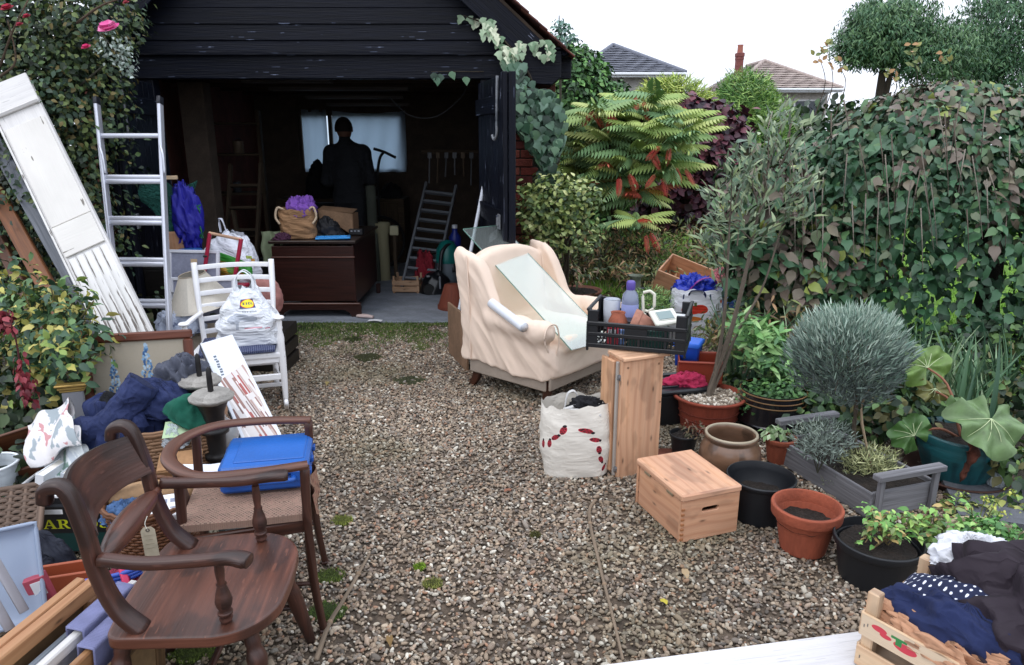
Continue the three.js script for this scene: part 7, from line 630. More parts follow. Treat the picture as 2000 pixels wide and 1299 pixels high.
// dim shelves, chairs, ladders and odds and ends
{
  seed(83); const dm = mat('#5a4a38', 0.9, { map: grainTex }); const at = (px, py, z) => A(px, py, z); const shelf = thing('wall_shelf', 'wooden shelf rack with tools along the left garage wall', 'shelf', [at(420, 400, -8.6).x, FL, -8.6], 0.25); for (const y of [0.5, 1.0, 1.45, 1.8]) part(shelf, 'shelf_board', box(1.2, 0.025, 0.35, 0, y, 0, 0.004), dm); for (const x of [-0.58, 0.58]) part(shelf, 'upright', box(0.04, 1.95, 0.32, x, 0.975, 0, 0.004), dm);
  for (let i = 0; i < 4; i++) { const r = rr(0.04, 0.07), hh = rr(0.1, 0.22), x = rr(-0.5, 0.5), y = [0.5, 1.0, 1.45, 1.8][i % 4]; const q = thing('paint_tin', 'old paint tin on the ' + ['lowest', 'second', 'third', 'top'][i] + ' shelf in the dark garage', 'tin', V(x, y + 0.013, rr(-0.08, 0.1)).applyAxisAngle(V(0, 1, 0), 0.25).add(shelf.position), 0, 'paint tins on the garage shelf'); part(q, 'can', lathe([[0.001, 0], [r, 0], [r, hh], [r * 1.03, hh + 0.004], [r * 0.9, hh + 0.006], [0.001, hh]], 18), mat(['#6a6a66', '#4a4f55', '#7a6a58', '#5a3a34'][i % 4], 0.5, { metalness: 0.3 })); part(q, 'bail', new THREE.TorusGeometry(r, 0.003, 6, 20, PI).translate(0, hh * 0.8, 0), mat('#4a4a4a', 0.5)); }
  const sl = (name, label, px0, py0, px1, py1, z0, z1, w, m, n) => { const a = at(px0, py0, z0), b = toGround(a, at(px1, py1, z1), FL + 0.01), [q, L] = leaning(name, label, 'ladder', b, a, V(-0.1, 0.25, 1)); for (const s of [-1, 1]) part(q, 'stile', box(0.03, L, 0.06, s * w / 2, L / 2, 0, 0.005), m); for (let i = 1; i <= n; i++) part(q, 'rung', box(w - 0.03, 0.03, 0.05, 0, i * L / (n + 1), 0, 0.004), m); return q; };
  sl('step_ladder', 'old wooden step ladder standing in the dark left side of garage', 480, 320, 470, 520, -7.9, -7.5, 0.34, dm, 5); sl('wooden_trestle', 'narrow wooden trestle leaning before the step ladder', 430, 420, 455, 560, -7.6, -7.2, 0.3, dm, 3); sl('metal_ladder', 'grey aluminium ladder leaning by the right garage wall', 862, 360, 835, 480, -8.6, -8.1, 0.36, mat('#6f747a', 0.6, { metalness: 0.3 }), 10);
  const cr = thing('fruit_crate', 'small slatted pale wooden fruit crate on the garage floor', 'crate', [at(795, 520, -7.75).x, FL, -7.75], -0.05), cm = pine('#b59a80'); for (const z of [-0.12, 0.12]) for (const y of [0.045, 0.115]) part(cr, 'slat', box(0.3, 0.055, 0.008, 0, y, z, 0.002), cm); for (const x of [-0.146, 0.146]) { for (const y of [0.045, 0.115]) part(cr, 'slat', box(0.008, 0.055, 0.23, x, y, 0, 0.002), cm); for (const z of [-0.108, 0.108]) part(cr, 'corner_post', box(0.024, 0.19, 0.024, x * 0.9, 0.095, z, 0.003), cm); } part(cr, 'floor_slats', mg([-0.08, 0, 0.08].map((z) => box(0.29, 0.006, 0.06, 0, 0.012, z, 0.001))), cm);
  const vac = thing('vacuum_cleaner', 'black and silver vacuum cleaner beside the fruit crate', 'vacuum', [at(850, 520, -7.7).x, FL, -7.7], 0.3); part(vac, 'body', heap(0.34, 0.24, 0.3, { amp: 0.06, fr: 1.5, sd: 3, flat: 1 }), plastic('#14161a', 0.3)); part(vac, 'wheel', tf(new THREE.CylinderGeometry(0.06, 0.06, 0.03, 24), 0.12, 0.06, 0.12, PI / 2), plastic('#222')); part(vac, 'wheel', tf(new THREE.CylinderGeometry(0.06, 0.06, 0.03, 24), -0.1, 0.06, 0.13, PI / 2), plastic('#222')); part(vac, 'silver_trim', [box(0.02, 0.14, 0.02, 0.02, 0.13, 0.14, 0.005), box(0.04, 0.02, 0.02, -0.1, 0.2, 0.1, 0.004)], mat('#c0c4ca', 0.3, { metalness: 0.7 })); part(vac, 'hose', sweep([[0.05, 0.2, 0], [0.1, 0.45, -0.05], [0.2, 0.5, -0.1], [0.22, 0.2, -0.05]], 0.022, { n: 30, seg: 10 }), plastic('#1a1b1f'));
  solo('red_sack', 'red fabric sack slumped beneath the metal ladder', 'sack', heap(0.24, 0.36, 0.2, { amp: 0.2, sd: 15, flat: 1 }), folds('#8a1c2c'), [at(828, 500, -7.95).x, FL + 0.02, -7.95]); const bin = thing('teal_bin', 'teal green plastic bin with swing lid near the right wall', 'bin', [at(873, 470, -7.9).x, FL, -7.9]); part(bin, 'tub', lathe([[0.001, 0], [0.1, 0], [0.12, 0.3], [0.1, 0.3], [0.001, 0.02]], 24), plastic('#6a747c')); part(bin, 'lid', lathe([[0.13, 0.3], [0.135, 0.34], [0.12, 0.45], [0.07, 0.53], [0.001, 0.55]], 24), plastic('#0f6a64')); const bb = thing('blue_bottle', 'tall blue plastic bottle behind the teal bin', 'bottle', [at(888, 440, -8.2).x, FL + 0.3, -8.2]); part(bb, 'body', lathe([[0.001, 0], [0.07, 0], [0.07, 0.24], [0.03, 0.3], [0.03, 0.34]], 20), plastic('#1d2f86')); part(bb, 'cap', lathe([[0.032, 0.34], [0.032, 0.38], [0.001, 0.382]], 16), plastic('#cfd2da')); const bs = solo('low_bench', 'low dark wooden bench under the blue bottle', 'bench', [box(0.4, 0.03, 0.3, 0, 0.285, 0, 0.004), ...[[-1, -1], [1, -1], [-1, 1], [1, 1]].map(([x, z]) => box(0.04, 0.27, 0.04, x * 0.17, 0.135, z * 0.12, 0.004))], dm, [at(888, 440, -8.2).x, FL, -8.25]);
  const cone = solo('orange_flowerpot', 'upturned orange clay flowerpot just inside the garage behind armchair', 'pot', lathe([[0.16, 0], [0.16, 0.035], [0.15, 0.04], [0.085, 0.24], [0.02, 0.245], [0.001, 0.24]], 28), mat('#7a3a26', 0.8, { map: blotTex }), [at(885, 560, -6.95).x, FL, -6.95]); const pipe = thing('clay_pipe', 'pale cream drain pipe standing at the back of the garage', 'pipe', [at(748, 470, -8.4).x, FL, -8.4]); part(pipe, 'tube', lathe([[0.07, 0], [0.07, 0.55], [0.095, 0.57], [0.095, 0.68], [0.08, 0.68], [0.055, 0.55], [0.055, 0]], 24), mat('#8a866a', 0.8)); const pipe2 = thing('carpet_roll', 'grey green roll of carpet leaning by the drain pipe', 'carpet roll', [at(732, 500, -8.3).x, FL, -8.3]); part(pipe2, 'roll', sweep([[0, 0, 0], [-0.04, 1.1, -0.15]], 0.06, { n: 4, seg: 18 }), fabric('#4a4f46')); const sw = thing('switch_box', 'cream square junction box on a post beside drain pipe', 'box', [at(770, 455, -8.3).x, FL, -8.3]); part(sw, 'case', box(0.1, 0.11, 0.05, 0, at(770, 455, -8.3).y, 0, 0.006), plastic('#b0ac8c')); part(sw, 'post', box(0.04, at(770, 455, -8.3).y - 0.05, 0.04, 0, (at(770, 455, -8.3).y - 0.05) / 2, -0.01, 0.004), dm);
  const ct = thing('hanging_tools', 'row of garden tools hanging on the right garage wall', 'tools', at(880, 300, -8.8)); for (let i = 0; i < 6; i++) part(ct, 'tool', [sweep([[-0.25 + i * 0.1, 0, 0], [-0.25 + i * 0.1 + rr(-0.02, 0.02), -rr(0.25, 0.4), 0.02]], 0.01, { n: 3, seg: 6 }), box(0.05, 0.07, 0.01, -0.25 + i * 0.1, -0.02, 0.02, 0.003)], mat(['#6a6c70', '#5a4a38', '#5c5f63'][i % 3], 0.6, { metalness: 0.2 })); part(ct, 'rail', box(0.7, 0.05, 0.03, 0, 0.02, -0.02, 0.004), dm); const cab = thing('power_cable', 'thin black cable looping below the garage ceiling', 'cable', [at(780, 230, -7.6).x, at(780, 230, -7.6).y, -7.6]); part(cab, 'cable', sweep([at(760, 190, -7.6), at(800, 225, -7.6), at(850, 228, -7.6), at(900, 190, -7.6), at(915, 165, -7.6)].map((q) => q.sub(cab.position)), 0.008, { n: 30, seg: 6 }), plastic('#2b2d30'));
  const bx = thing('low_cupboard', 'dark wooden cupboard at the back below the window', 'cupboard', [at(640, 400, -9.7).x, FL, -9.8]); part(bx, 'carcass', box(1.7, 0.85, 0.5, 0.2, 0.43, 0, 0.006), dm); for (const x of [-0.2, 0.6]) { const d = part(bx, 'door', box(0.74, 0.75, 0.02, x, 0.43, 0.262, 0.004), dm); part(d, 'knob', new THREE.SphereGeometry(0.018, 12, 8).translate(x + 0.3, 0.5, 0.285), mat('#8a7a5a', 0.4, { metalness: 0.5 })); } for (const [px, w, h, i] of [[618, 0.36, 0.62, 0], [700, 0.2, 0.3, 1], [760, 0.3, 0.24, 2]]) { const o = thing('dark_bundle', ['dark upright cabinet silhouetted left of the garage window', 'dark case standing in front of the garage window', 'dark bundle lying on the low cupboard'][i], 'bundle', [at(px, 300, -9.7).x, FL + 0.86, -9.75]); part(o, 'body', heap(w, h * 0.75, 0.25, { amp: 0.12, sd: 50 + i, flat: 1 }), folds('#101216')); part(o, 'strap', sweep([[-w * 0.3, h * 0.3, 0.1], [0, h * 0.8, 0.02], [w * 0.3, h * 0.3, -0.05]], 0.012, { n: 14, seg: 8 }), folds('#17191e')); }
}
{ // pile against the left door, behind the rocking chair
  seed(84); const at = (px, py, z) => A(px, py, z), fb = (name, label, x0, y0, x1, y1, z, tilt, rot) => { const a = at(x0, y0, z), b = at(x1, y1, z), w = b.x - a.x, h = a.y - b.y, t = thing(name, label, 'frame', [(a.x + b.x) / 2, b.y, z], rot); t.rotation.x = tilt; const fm = mat('#d5d7e0', 0.5), k = 0.022; for (const [bw, bh, x, y] of [[w, k, 0, h - k / 2], [w, k, 0, k / 2], [k, h - 2 * k, -w / 2 + k / 2, h / 2], [k, h - 2 * k, w / 2 - k / 2, h / 2]]) part(t, 'rail', box(bw, bh, 0.024, x, y, 0, 0.003), fm); part(t, 'back_board', box(w - k, h - k, 0.006, 0, h / 2, -0.003, 0.001), mat('#9a9eb4', 0.8, { map: blotTex })); return [t, w, h]; };
  const [f1, w1, h1] = fb('reversed_canvas', 'back of a white edged picture with tan label behind ladder', 308, 490, 432, 640, -5.0, -0.2, -0.12); part(f1, 'label', box(0.05, 0.05, 0.002, -0.0, h1 - 0.09, 0.002, 0.0005), mat('#c2a98a', 0.9)); fb('reversed_canvas', 'back of a grey picture behind the lamp shade and rocking chair', 318, 545, 466, 700, -4.86, -0.15, -0.05);
  const ls = thing('lamp_shade', 'cream cone lamp shade tilted behind the white rocking chair', 'lamp shade', at(392, 590, -4.72)); part(ls, 'shade', lathe([[0.21, -0.02], [0.2, 0], [0.085, 0.2], [0.083, 0.2], [0.197, 0]], 40), mat('#d9d2c4', 0.9, { map: clothTex })); part(ls, 'ring', new THREE.TorusGeometry(0.085, 0.004, 6, 36).rotateX(PI / 2).translate(0, 0.2, 0), mat('#a89c8a', 0.7)); ls.rotation.z = 0.13; ls.rotation.x = 0.12; const pf2 = solo('round_stool', 'round mottled beige pouffe below the lamp shade', 'pouffe', lathe([[0.001, 0], [0.15, 0.005], [0.17, 0.05], [0.17, 0.2], [0.15, 0.26], [0.1, 0.285], [0.001, 0.29]], 32), mat('#b9ab98', 0.95, { map: blotTex, bump: foldBump, bs: 0.006 }), [at(405, 640, -4.75).x, 0.14, -4.75]); const pfb = solo('pouffe_base', 'dark wooden crate base below the mottled pouffe', 'base', box(0.4, 0.14, 0.36, 0, 0.07, 0, 0.006), wood('#3a2c22'), [at(405, 640, -4.78).x, 0.0, -4.8]);
  solo('lace_cloth', 'white patterned cloth bundled at the foot of the ladder', 'cloth', heap(0.26, 0.15, 0.2, { amp: 0.28, sd: 61, fr: 2.8, seg: 60 }), mat('#c9ced8', 0.95, { map: tex(128, 128, (u, v) => { const a = pf(u, v, 12, 12, 3, 2); return a > 0.56 ? [0.55, 0.58, 0.66] : [0.88, 0.9, 0.94]; }, { rep: [3, 3] }), bump: foldBump, bs: 0.01 }), at(350, 645, -4.6));
  const gt = canvas(512, 512, (c, W, H) => { c.fillStyle = '#d6d9e4'; c.fillRect(0, 0, W, H); c.fillStyle = '#2f8a2c'; c.beginPath(); c.ellipse(385, 330, 85, 120, 0.25, 0, 7); c.fill(); for (let i = 0; i < 26; i++) { c.fillStyle = ['#a8862c', '#c29a3a', '#7d6a24', '#5f8a2c'][i % 4]; c.beginPath(); c.ellipse(330 + hsh(i, 1, 4) * 90, 300 + hsh(i, 2, 4) * 150, 20, 12, hsh(i, 3, 4) * 3, 0, 7); c.fill(); } c.fillStyle = '#8fa048'; c.fillRect(440, 170, 40, 26); c.fillStyle = '#b8863c'; c.fillRect(470, 195, 30, 24); }); const gb = carrier('printed_carrier_bag', 'white carrier bag with green leaf print beside the red trolley', 0.42, 0.36, 0.18, mat('#ffffff', 0.5, { map: gt, bump: foldBump, bs: 0.01 }), [at(445, 540, -5.25).x, at(445, 545, -5.25).y, -5.25], -0.1, { top: 0.4, sd: 33, crump: 0.025, handles: false }); gb.rotation.z = -0.3; part(gb, 'handle', sweep([[-0.12, 0.33, 0], [-0.15, 0.42, 0], [-0.13, 0.43, 0.01], [-0.08, 0.35, 0]], [0.014, 0.004], { n: 14, seg: 8 }), mat('#cfd3de', 0.5)); const tw = thing('red_push_trolley', 'red metal push trolley frame with pale wooden handle bar', 'trolley', at(440, 560, -5.05)); const rq = (px, py) => at(px, py, -5.05).sub(tw.position), rm = plastic('#a01c3c', 0.35); part(tw, 'upright', sweep([rq(398, 540), rq(410, 455)], 0.013, { n: 2, seg: 8, sq: 4 }), rm); part(tw, 'upright', sweep([rq(455, 565), rq(471, 467)], 0.014, { n: 2, seg: 8, sq: 4 }), rm); part(tw, 'handle_bar', sweep([rq(408, 455), rq(472, 468)], 0.011, { n: 2, seg: 10 }), pine('#d6b69a')); part(tw, 'tray', box(0.3, 0.03, 0.16, 0, 0.0, 0, 0.006), rm); part(tw, 'bracket', box(0.03, 0.014, 0.02, rq(402, 500).x, rq(402, 500).y, 0.01, 0.003), plastic('#222')); for (const x of [-0.12, 0.12]) part(tw, 'wheel', tf(new THREE.CylinderGeometry(0.05, 0.05, 0.025, 20), x, -0.05, 0.09, PI / 2), rm);
  const wb = thing('water_bottle', 'large clear water bottle with blue lid behind canvas back', 'bottle', at(375, 520, -5.3)); part(wb, 'body', lathe([[0.001, -0.1], [0.085, -0.1], [0.09, 0.06], [0.08, 0.1]], 24), mat('#8a9ab8', 0.15, { transmission: 0.5, thickness: 0 })); part(wb, 'lid', lathe([[0.088, 0.09], [0.088, 0.12], [0.08, 0.13], [0.001, 0.132]], 24), plastic('#2a62a8')); solo('wooden_block', 'pale wooden seat panel leaning behind the water bottle', 'panel', box(0.17, 0.2, 0.03, 0, 0, 0, 0.02), pine('#b08a6c'), at(345, 478, -5.35), 0.3); solo('green_towel', 'teal green towel draped high behind the ladder', 'towel', sheet((u, v) => { const x = (u - 0.5) * 0.4, f = Math.sin(u * PI); return V(x, 0.1 - v * (0.12 + 0.26 * f) + 0.03 * Math.sin(u * 7), 0.05 * Math.sin(u * 11 + v * 3) + 0.04 * v); }, 26, 16, 0.006), folds('#1d5a50'), at(332, 385, -5.45)); const nb = solo('blue_net_bag', 'bright blue knotted net bag hanging below the green towel', 'bag', heap(0.19, 0.3, 0.15, { amp: 0.3, fr: 4, sd: 71, flat: 0.2 }), folds('#1c1c9a', 0.6), at(366, 440, -5.4)); solo('green_twine', 'tangle of green twine beside the blue net bag', 'twine', mg(Array.from({ length: 7 }, (_, i) => sweep(Array.from({ length: 6 }, (_, k) => V(0.02 * Math.sin(i * 2 + k * 2.2), -k * 0.05, 0.02 * Math.cos(i * 3 + k * 1.7))), 0.004, { n: 24, seg: 5 }))), plastic('#1a6a3c', 0.6), at(385, 400, -5.38)); const dr = thing('dark_drawer_unit', 'dark drawer unit behind the ladder carrying towels and bottle', 'drawers', [at(352, 560, -5.5).x, 0, -5.62], 0.05); part(dr, 'carcass', box(0.5, 0.72, 0.4, 0, 0.36, 0, 0.008), wood('#1d1917', 0.6)); for (const y of [0.16, 0.4, 0.6]) { const q = part(dr, 'drawer', box(0.46, 0.19, 0.02, 0, y, 0.205, 0.004), wood('#241e1b', 0.6)); part(q, 'knob', new THREE.SphereGeometry(0.014, 10, 8).translate(0, y, 0.228), wood('#3a2c22')); } const yt = thing('yellow_tipped_batten', 'short wooden batten with yellow tape poking past the ladder', 'batten', at(328, 347, -4.9), 0.25); part(yt, 'batten', box(0.12, 0.025, 0.03, 0, 0, 0, 0.003), pine('#c2b49a')); part(yt, 'tape', box(0.03, 0.027, 0.032, -0.03, 0, 0, 0.003), plastic('#c8c83a')); solo('pink_cushion', 'dusty pink cushion behind the rocking chair back', 'cushion', heap(0.22, 0.16, 0.16, { amp: 0.08, sd: 81, flat: 0.1 }), fabric('#b07a74'), at(522, 582, -5.0)); const cs = thing('cushion_crate', 'dark crate under the pink cushion behind rocking chair', 'crate', [at(505, 600, -5.1).x, 0, -5.15]); for (const y of [0.06, 0.17, 0.28]) part(cs, 'slat', box(0.42, 0.09, 0.3, 0, y, 0, 0.005), wood('#2c2622'));
}
// ---------------------------------------------------------------- pots and plants at the right
const soilM = mat('#2e2620', 1, { map: soilTex, bump: fineBump, bs: 0.01 }), clay = (c) => mat(c, 0.85, { map: blotTex, bump: fineBump, bs: 0.0015 });
const potG = (r, h, { base = 0.68, lip = 0.2, flare = 1.06, th = 0.014 } = {}) => lathe([[0.001, 0], [r * base, 0], [r * base + 0.004, 0.004], [r * lerp(base, 1, 1 - lip) * 0.985, h * (1 - lip) - 0.004], [r * 1.0, h * (1 - lip)], [r * flare, h * (1 - lip) + 0.006], [r * flare * 1.02, h - 0.006], [r * flare, h], [r * flare - th, h], [r * flare - th * 1.2, h * (1 - lip)], [r * 0.93, h * (1 - lip) - 0.01], [r * base * 0.93, 0.02], [0.001, 0.02]], 44);
const disc = (r, y, amp = 0.006) => sheet((u, v) => V(Math.cos(u * 2 * PI) * r * v, y + amp * ns(Math.cos(u * 6.283) * v * 6, Math.sin(u * 6.283) * v * 6) * 2, Math.sin(u * 2 * PI) * r * -v), 32, 8, 0, (u, v) => [Math.cos(u * 6.283) * v * r, Math.sin(u * 6.283) * v * r]);
function potted(name, label, px, pyRim, pyBot, rPx, m, o = {}) { const f = G(px, pyBot); let z = f.z, r = 0.12; for (let i = 0; i < 4; i++) { const c = A(px, pyRim, z); const dep = -z * Math.cos(PITCH) + (EYE - c.y) * Math.sin(PITCH); r = rPx / FOC * dep; z = f.z - r * (o.base ?? 0.68) * 0.9; } const c = A(px, pyRim, z), h = o.h ?? c.y, t = thing(name, label, o.cat ?? 'pot', [c.x, 0.006, z], 0, o.group); part(t, 'pot', potG(r / (o.flare ?? 1.06), h, o), m); if (o.soil) part(t, 'soil', disc(r * 0.85, h * o.soil), o.gravelly ? mat('#a39684', 1, { map: soilTex, bump: fineBump, bs: 0.01 }) : soilM); return [t, r, h, V(c.x, h * (o.soil ?? 1), z)]; }
seed(90);
const [oliveT, oliveR, oliveH, oliveS] = potted('terracotta_bowl_pot', 'wide terracotta pot with rolled rim holding the grey stemmed tree', 1385, 770, 852, 70, clay('#a04a34'), { base: 0.8, lip: 0.12, flare: 1.1, soil: 0.9, gravelly: true }); part(oliveT, 'groove_ring', [0.35, 0.55].map((k) => new THREE.TorusGeometry(oliveR * 0.87 * (0.9 + 0.12 * k), 0.004, 6, 48).rotateX(PI / 2).translate(0, oliveH * k, 0)), clay('#8a3e2c'));
{ const l = []; for (let i = 0; i < 420; i++) { const a = R() * 6.3, d = oliveR * 0.8 * Math.sqrt(R()), s = rr(0.006, 0.011); l.push({ m: mtx(V(Math.cos(a) * d, oliveH * 0.9 + 0.006, Math.sin(a) * d), new THREE.Euler(R(), R() * 6, R()), V(s * 1.3, s * 0.8, s)), c: new THREE.Color(['#b5a896', '#8f8272', '#d8d0c2', '#75695c'][i % 4]) }); } bankInst(oliveT, 'stone_mulch', new THREE.IcosahedronGeometry(1, 1), mat('#ffffff', 0.8), l); }
{ // the tree in it
  seed(91); const b = oliveS, t = plant('willow_leaved_tree', 'slender multi stemmed shrub with narrow grey green leaves in the terracotta bowl', 'tree', b.clone()), bk = mat('#8a7d6e', 0.95, { map: grainTex, bump: fineBump, bs: 0.004 }), l = [];
  const z = b.z; limb(t, 'trunk', [b, A(1395, 735, z), A(1425, 655, z), A(1450, 560, z - 0.02), A(1470, 470, z - 0.05), A(1500, 330, z - 0.1)], 0.021, 0.006, bk, 9, 26); limb(t, 'trunk', [b, A(1398, 720, z), A(1412, 640, z + 0.03), A(1420, 540, z + 0.05), A(1425, 440, z + 0.05)], 0.016, 0.005, bk, 8, 22); limb(t, 'trunk', [b, A(1405, 735, z), A(1440, 650, z - 0.04), A(1490, 560, z - 0.1), A(1530, 430, z - 0.12)], 0.014, 0.004, bk, 8, 22);
  const leafAt = (p, d, s) => l.push({ m: place(p, V(rr(-0.6, 0.6), rr(0.2, 1), rr(0.2, 1)), d, s), p, t: R() * 0.999 }); const shoots = [[1470, 470, 1395, 440], [1470, 470, 1500, 360], [1480, 420, 1560, 300], [1500, 330, 1540, 215], [1500, 330, 1500, 240], [1425, 440, 1380, 380], [1425, 440, 1430, 330], [1430, 420, 1470, 320], [1530, 430, 1590, 350], [1530, 430, 1560, 370], [1412, 560, 1375, 450], [1480, 400, 1440, 300], [1510, 450, 1575, 420], [1460, 500, 1520, 440], [1420, 520, 1390, 420], [1500, 380, 1470, 280], [1520, 330, 1580, 250], [1440, 480, 1450, 380]];
  for (const [x0, y0, x1, y1] of shoots) { const dz = rr(-0.22, 0.16), a = A(x0, y0, z), e = A(x1, y1, z + dz), m = a.clone().lerp(e, 0.5).add(V(0, 0.04, 0)); limb(t, 'branch', [a, m, e], 0.005, 0.0018, bk, 5, 8); for (let k = 0; k < 38; k++) { const f = 0.12 + 0.9 * R(), p = a.clone().lerp(e, f).add(V(rr(-0.05, 0.05), 0.05 * Math.sin(f * PI) + rr(-0.05, 0.05), rr(-0.07, 0.07))), d = e.clone().sub(a).normalize().multiplyScalar(0.8).add(V(rr(-0.8, 0.8), rr(-0.3, 0.6), rr(-0.8, 0.8))); leafAt(p, d, rr(0.045, 0.085)); } }
  dress(t, l, LEAF.narrow, ['#4a5a42', '#5c6c50', '#70805e', '#3d4d38', '#566850', '#808e6c', '#465a44', '#68764e'], 300, { rough: 0.5 });
}
// --- small pots
const [br, brR, brH] = [0, 0, 0]; { const c = G(1426, 960), z = c.z - 0.13, x = A(1426, 880, z).x, t = thing('glazed_jar', 'round bellied brown glazed pot with pale rim and empty inside', 'pot', [x, 0.006, z]); part(t, 'body', lathe([[0.001, 0], [0.085, 0], [0.095, 0.01], [0.14, 0.08], [0.153, 0.13], [0.145, 0.18], [0.125, 0.215], [0.122, 0.222], [0.132, 0.232], [0.132, 0.245], [0.124, 0.25], [0.115, 0.245], [0.112, 0.22], [0.13, 0.18], [0.136, 0.13], [0.12, 0.07], [0.07, 0.02], [0.001, 0.018]], 48), mat('#8a6a54', 0.28, { map: rustTex, clearcoat: 0.4, clearcoatRoughness: 0.2 })); part(t, 'pale_rim', new THREE.TorusGeometry(0.124, 0.0075, 10, 56).rotateX(PI / 2).translate(0, 0.248, 0), mat('#a89c86', 0.4)); }
potted('black_bucket', 'empty black plastic plant pot with wide rim beside the pine chest', 1487, 930, 1032, 65, plastic('#15181d', 0.45), { base: 0.86, lip: 0.12, flare: 1.03, th: 0.006, soil: 0.5 }); potted('terracotta_pot', 'plain terracotta flowerpot with moist soil beside the black bucket', 1577, 988, 1095, 66, clay('#a8563c'), { base: 0.66, lip: 0.24, flare: 1.06, soil: 0.62 });
const [mintT, mintR, mintH, mintS] = potted('black_plant_pot', 'black plastic pot planted with sprawling mint', 1716, 1052, 1165, 81, plastic('#14171c', 0.5), { base: 0.8, lip: 0.2, flare: 1.04, th: 0.006, soil: 0.82 });
{ seed(92); const t = plant('mint_plant', 'sprawling green mint growing from the black pot', 'plant', mintS), l = []; for (const [x1, y1, dz] of [[1690, 1000, 0], [1740, 1040, 0.05], [1780, 1010, 0], [1820, 1030, 0.02], [1850, 1010, 0.0], [1870, 990, 0], [1700, 1030, 0.05], [1760, 1060, 0.06], [1800, 1060, 0.03], [1725, 1015, -0.03], [1690, 1060, 0.04]]) { const e = A(x1, y1, mintS.z + dz); limb(t, 'stem', [mintS.clone().add(V(rr(-0.05, 0.05), 0, rr(-0.05, 0.05))), mintS.clone().lerp(e, 0.55).add(V(0, 0.05, 0)), e], 0.003, 0.002, mat('#7a6a48', 0.9), 5, 8); for (let k = 0; k < 22; k++) { const f = 0.45 + 0.6 * R(), p = mintS.clone().lerp(e, f).add(V(rr(-0.025, 0.025), 0.05 * Math.sin(f * PI) + rr(-0.01, 0.03), rr(-0.025, 0.025))); l.push({ m: place(p, V(rr(-0.5, 0.5), 1, rr(-0.2, 0.7)), V(rr(-1, 1), rr(-0.3, 0.4), rr(-1, 1)), rr(0.022, 0.04)), p, t: R() * 0.999 }); } } dress(t, l, LEAF.wavy, ['#5f8a44', '#78a052', '#4d7838', '#8fae5c', '#6a7a48', '#a08a58'], 242); }
{ seed(93); const p = G(1338, 900), t = thing('small_black_pot', 'little black nursery pot with withered seedling near pine cabinet', 'pot', [p.x, 0.006, p.z - 0.06]); part(t, 'pot', potG(0.075, 0.13, { base: 0.7, lip: 0.15, flare: 1.03, th: 0.004 }), plastic('#16181b', 0.5)); part(t, 'soil', disc(0.066, 0.112), soilM); const l = []; blob(l, V(t.position.x + 0.06, 0.16, t.position.z), V(0.09, 0.06, 0.07), 90, { size: 0.035, shell: 0.1 }); const q = plant('withered_seedling', 'withered brown seedling drooping over the little black pot', 'plant', V(t.position.x, 0.11, t.position.z)); dress(q, l, LEAF.narrow, ['#6a4a3c', '#5a4638', '#7a6a50', '#4a4a34'], 60); limb(q, 'stem', [q.position, q.position.clone().add(V(0.04, 0.06, 0)), q.position.clone().add(V(0.09, 0.05, 0.01))], 0.003, 0.002, bark('#5a4638')); solo('clay_saucer', 'brown clay saucer edge beside the little black pot', 'saucer', lathe([[0.001, 0], [0.08, 0], [0.095, 0.025], [0.088, 0.025], [0.075, 0.008], [0.001, 0.008]], 30), clay('#7a4432'), [t.position.x - 0.09, 0.006, t.position.z + 0.06]); const tp = G(1515, 905); const bp = thing('buried_clay_pot', 'small terracotta pot with seedling behind the black bucket', 'pot', [tp.x + 0.02, 0.006, tp.z - 0.02]); part(bp, 'pot', potG(0.08, 0.14), clay('#a0543c')); part(bp, 'soil', disc(0.07, 0.115), soilM); const l2 = []; blob(l2, bp.position.clone().add(V(-0.02, 0.17, 0)), V(0.08, 0.03, 0.06), 60, { size: 0.04, shell: 0.1 }); const q2 = plant('grey_seedling', 'small pale green seedling in the pot behind bucket', 'plant', bp.position.clone().add(V(0, 0.12, 0))); dress(q2, l2, LEAF.ovate, ['#8aa07a', '#6f8a5c', '#a4b592'], 60); }
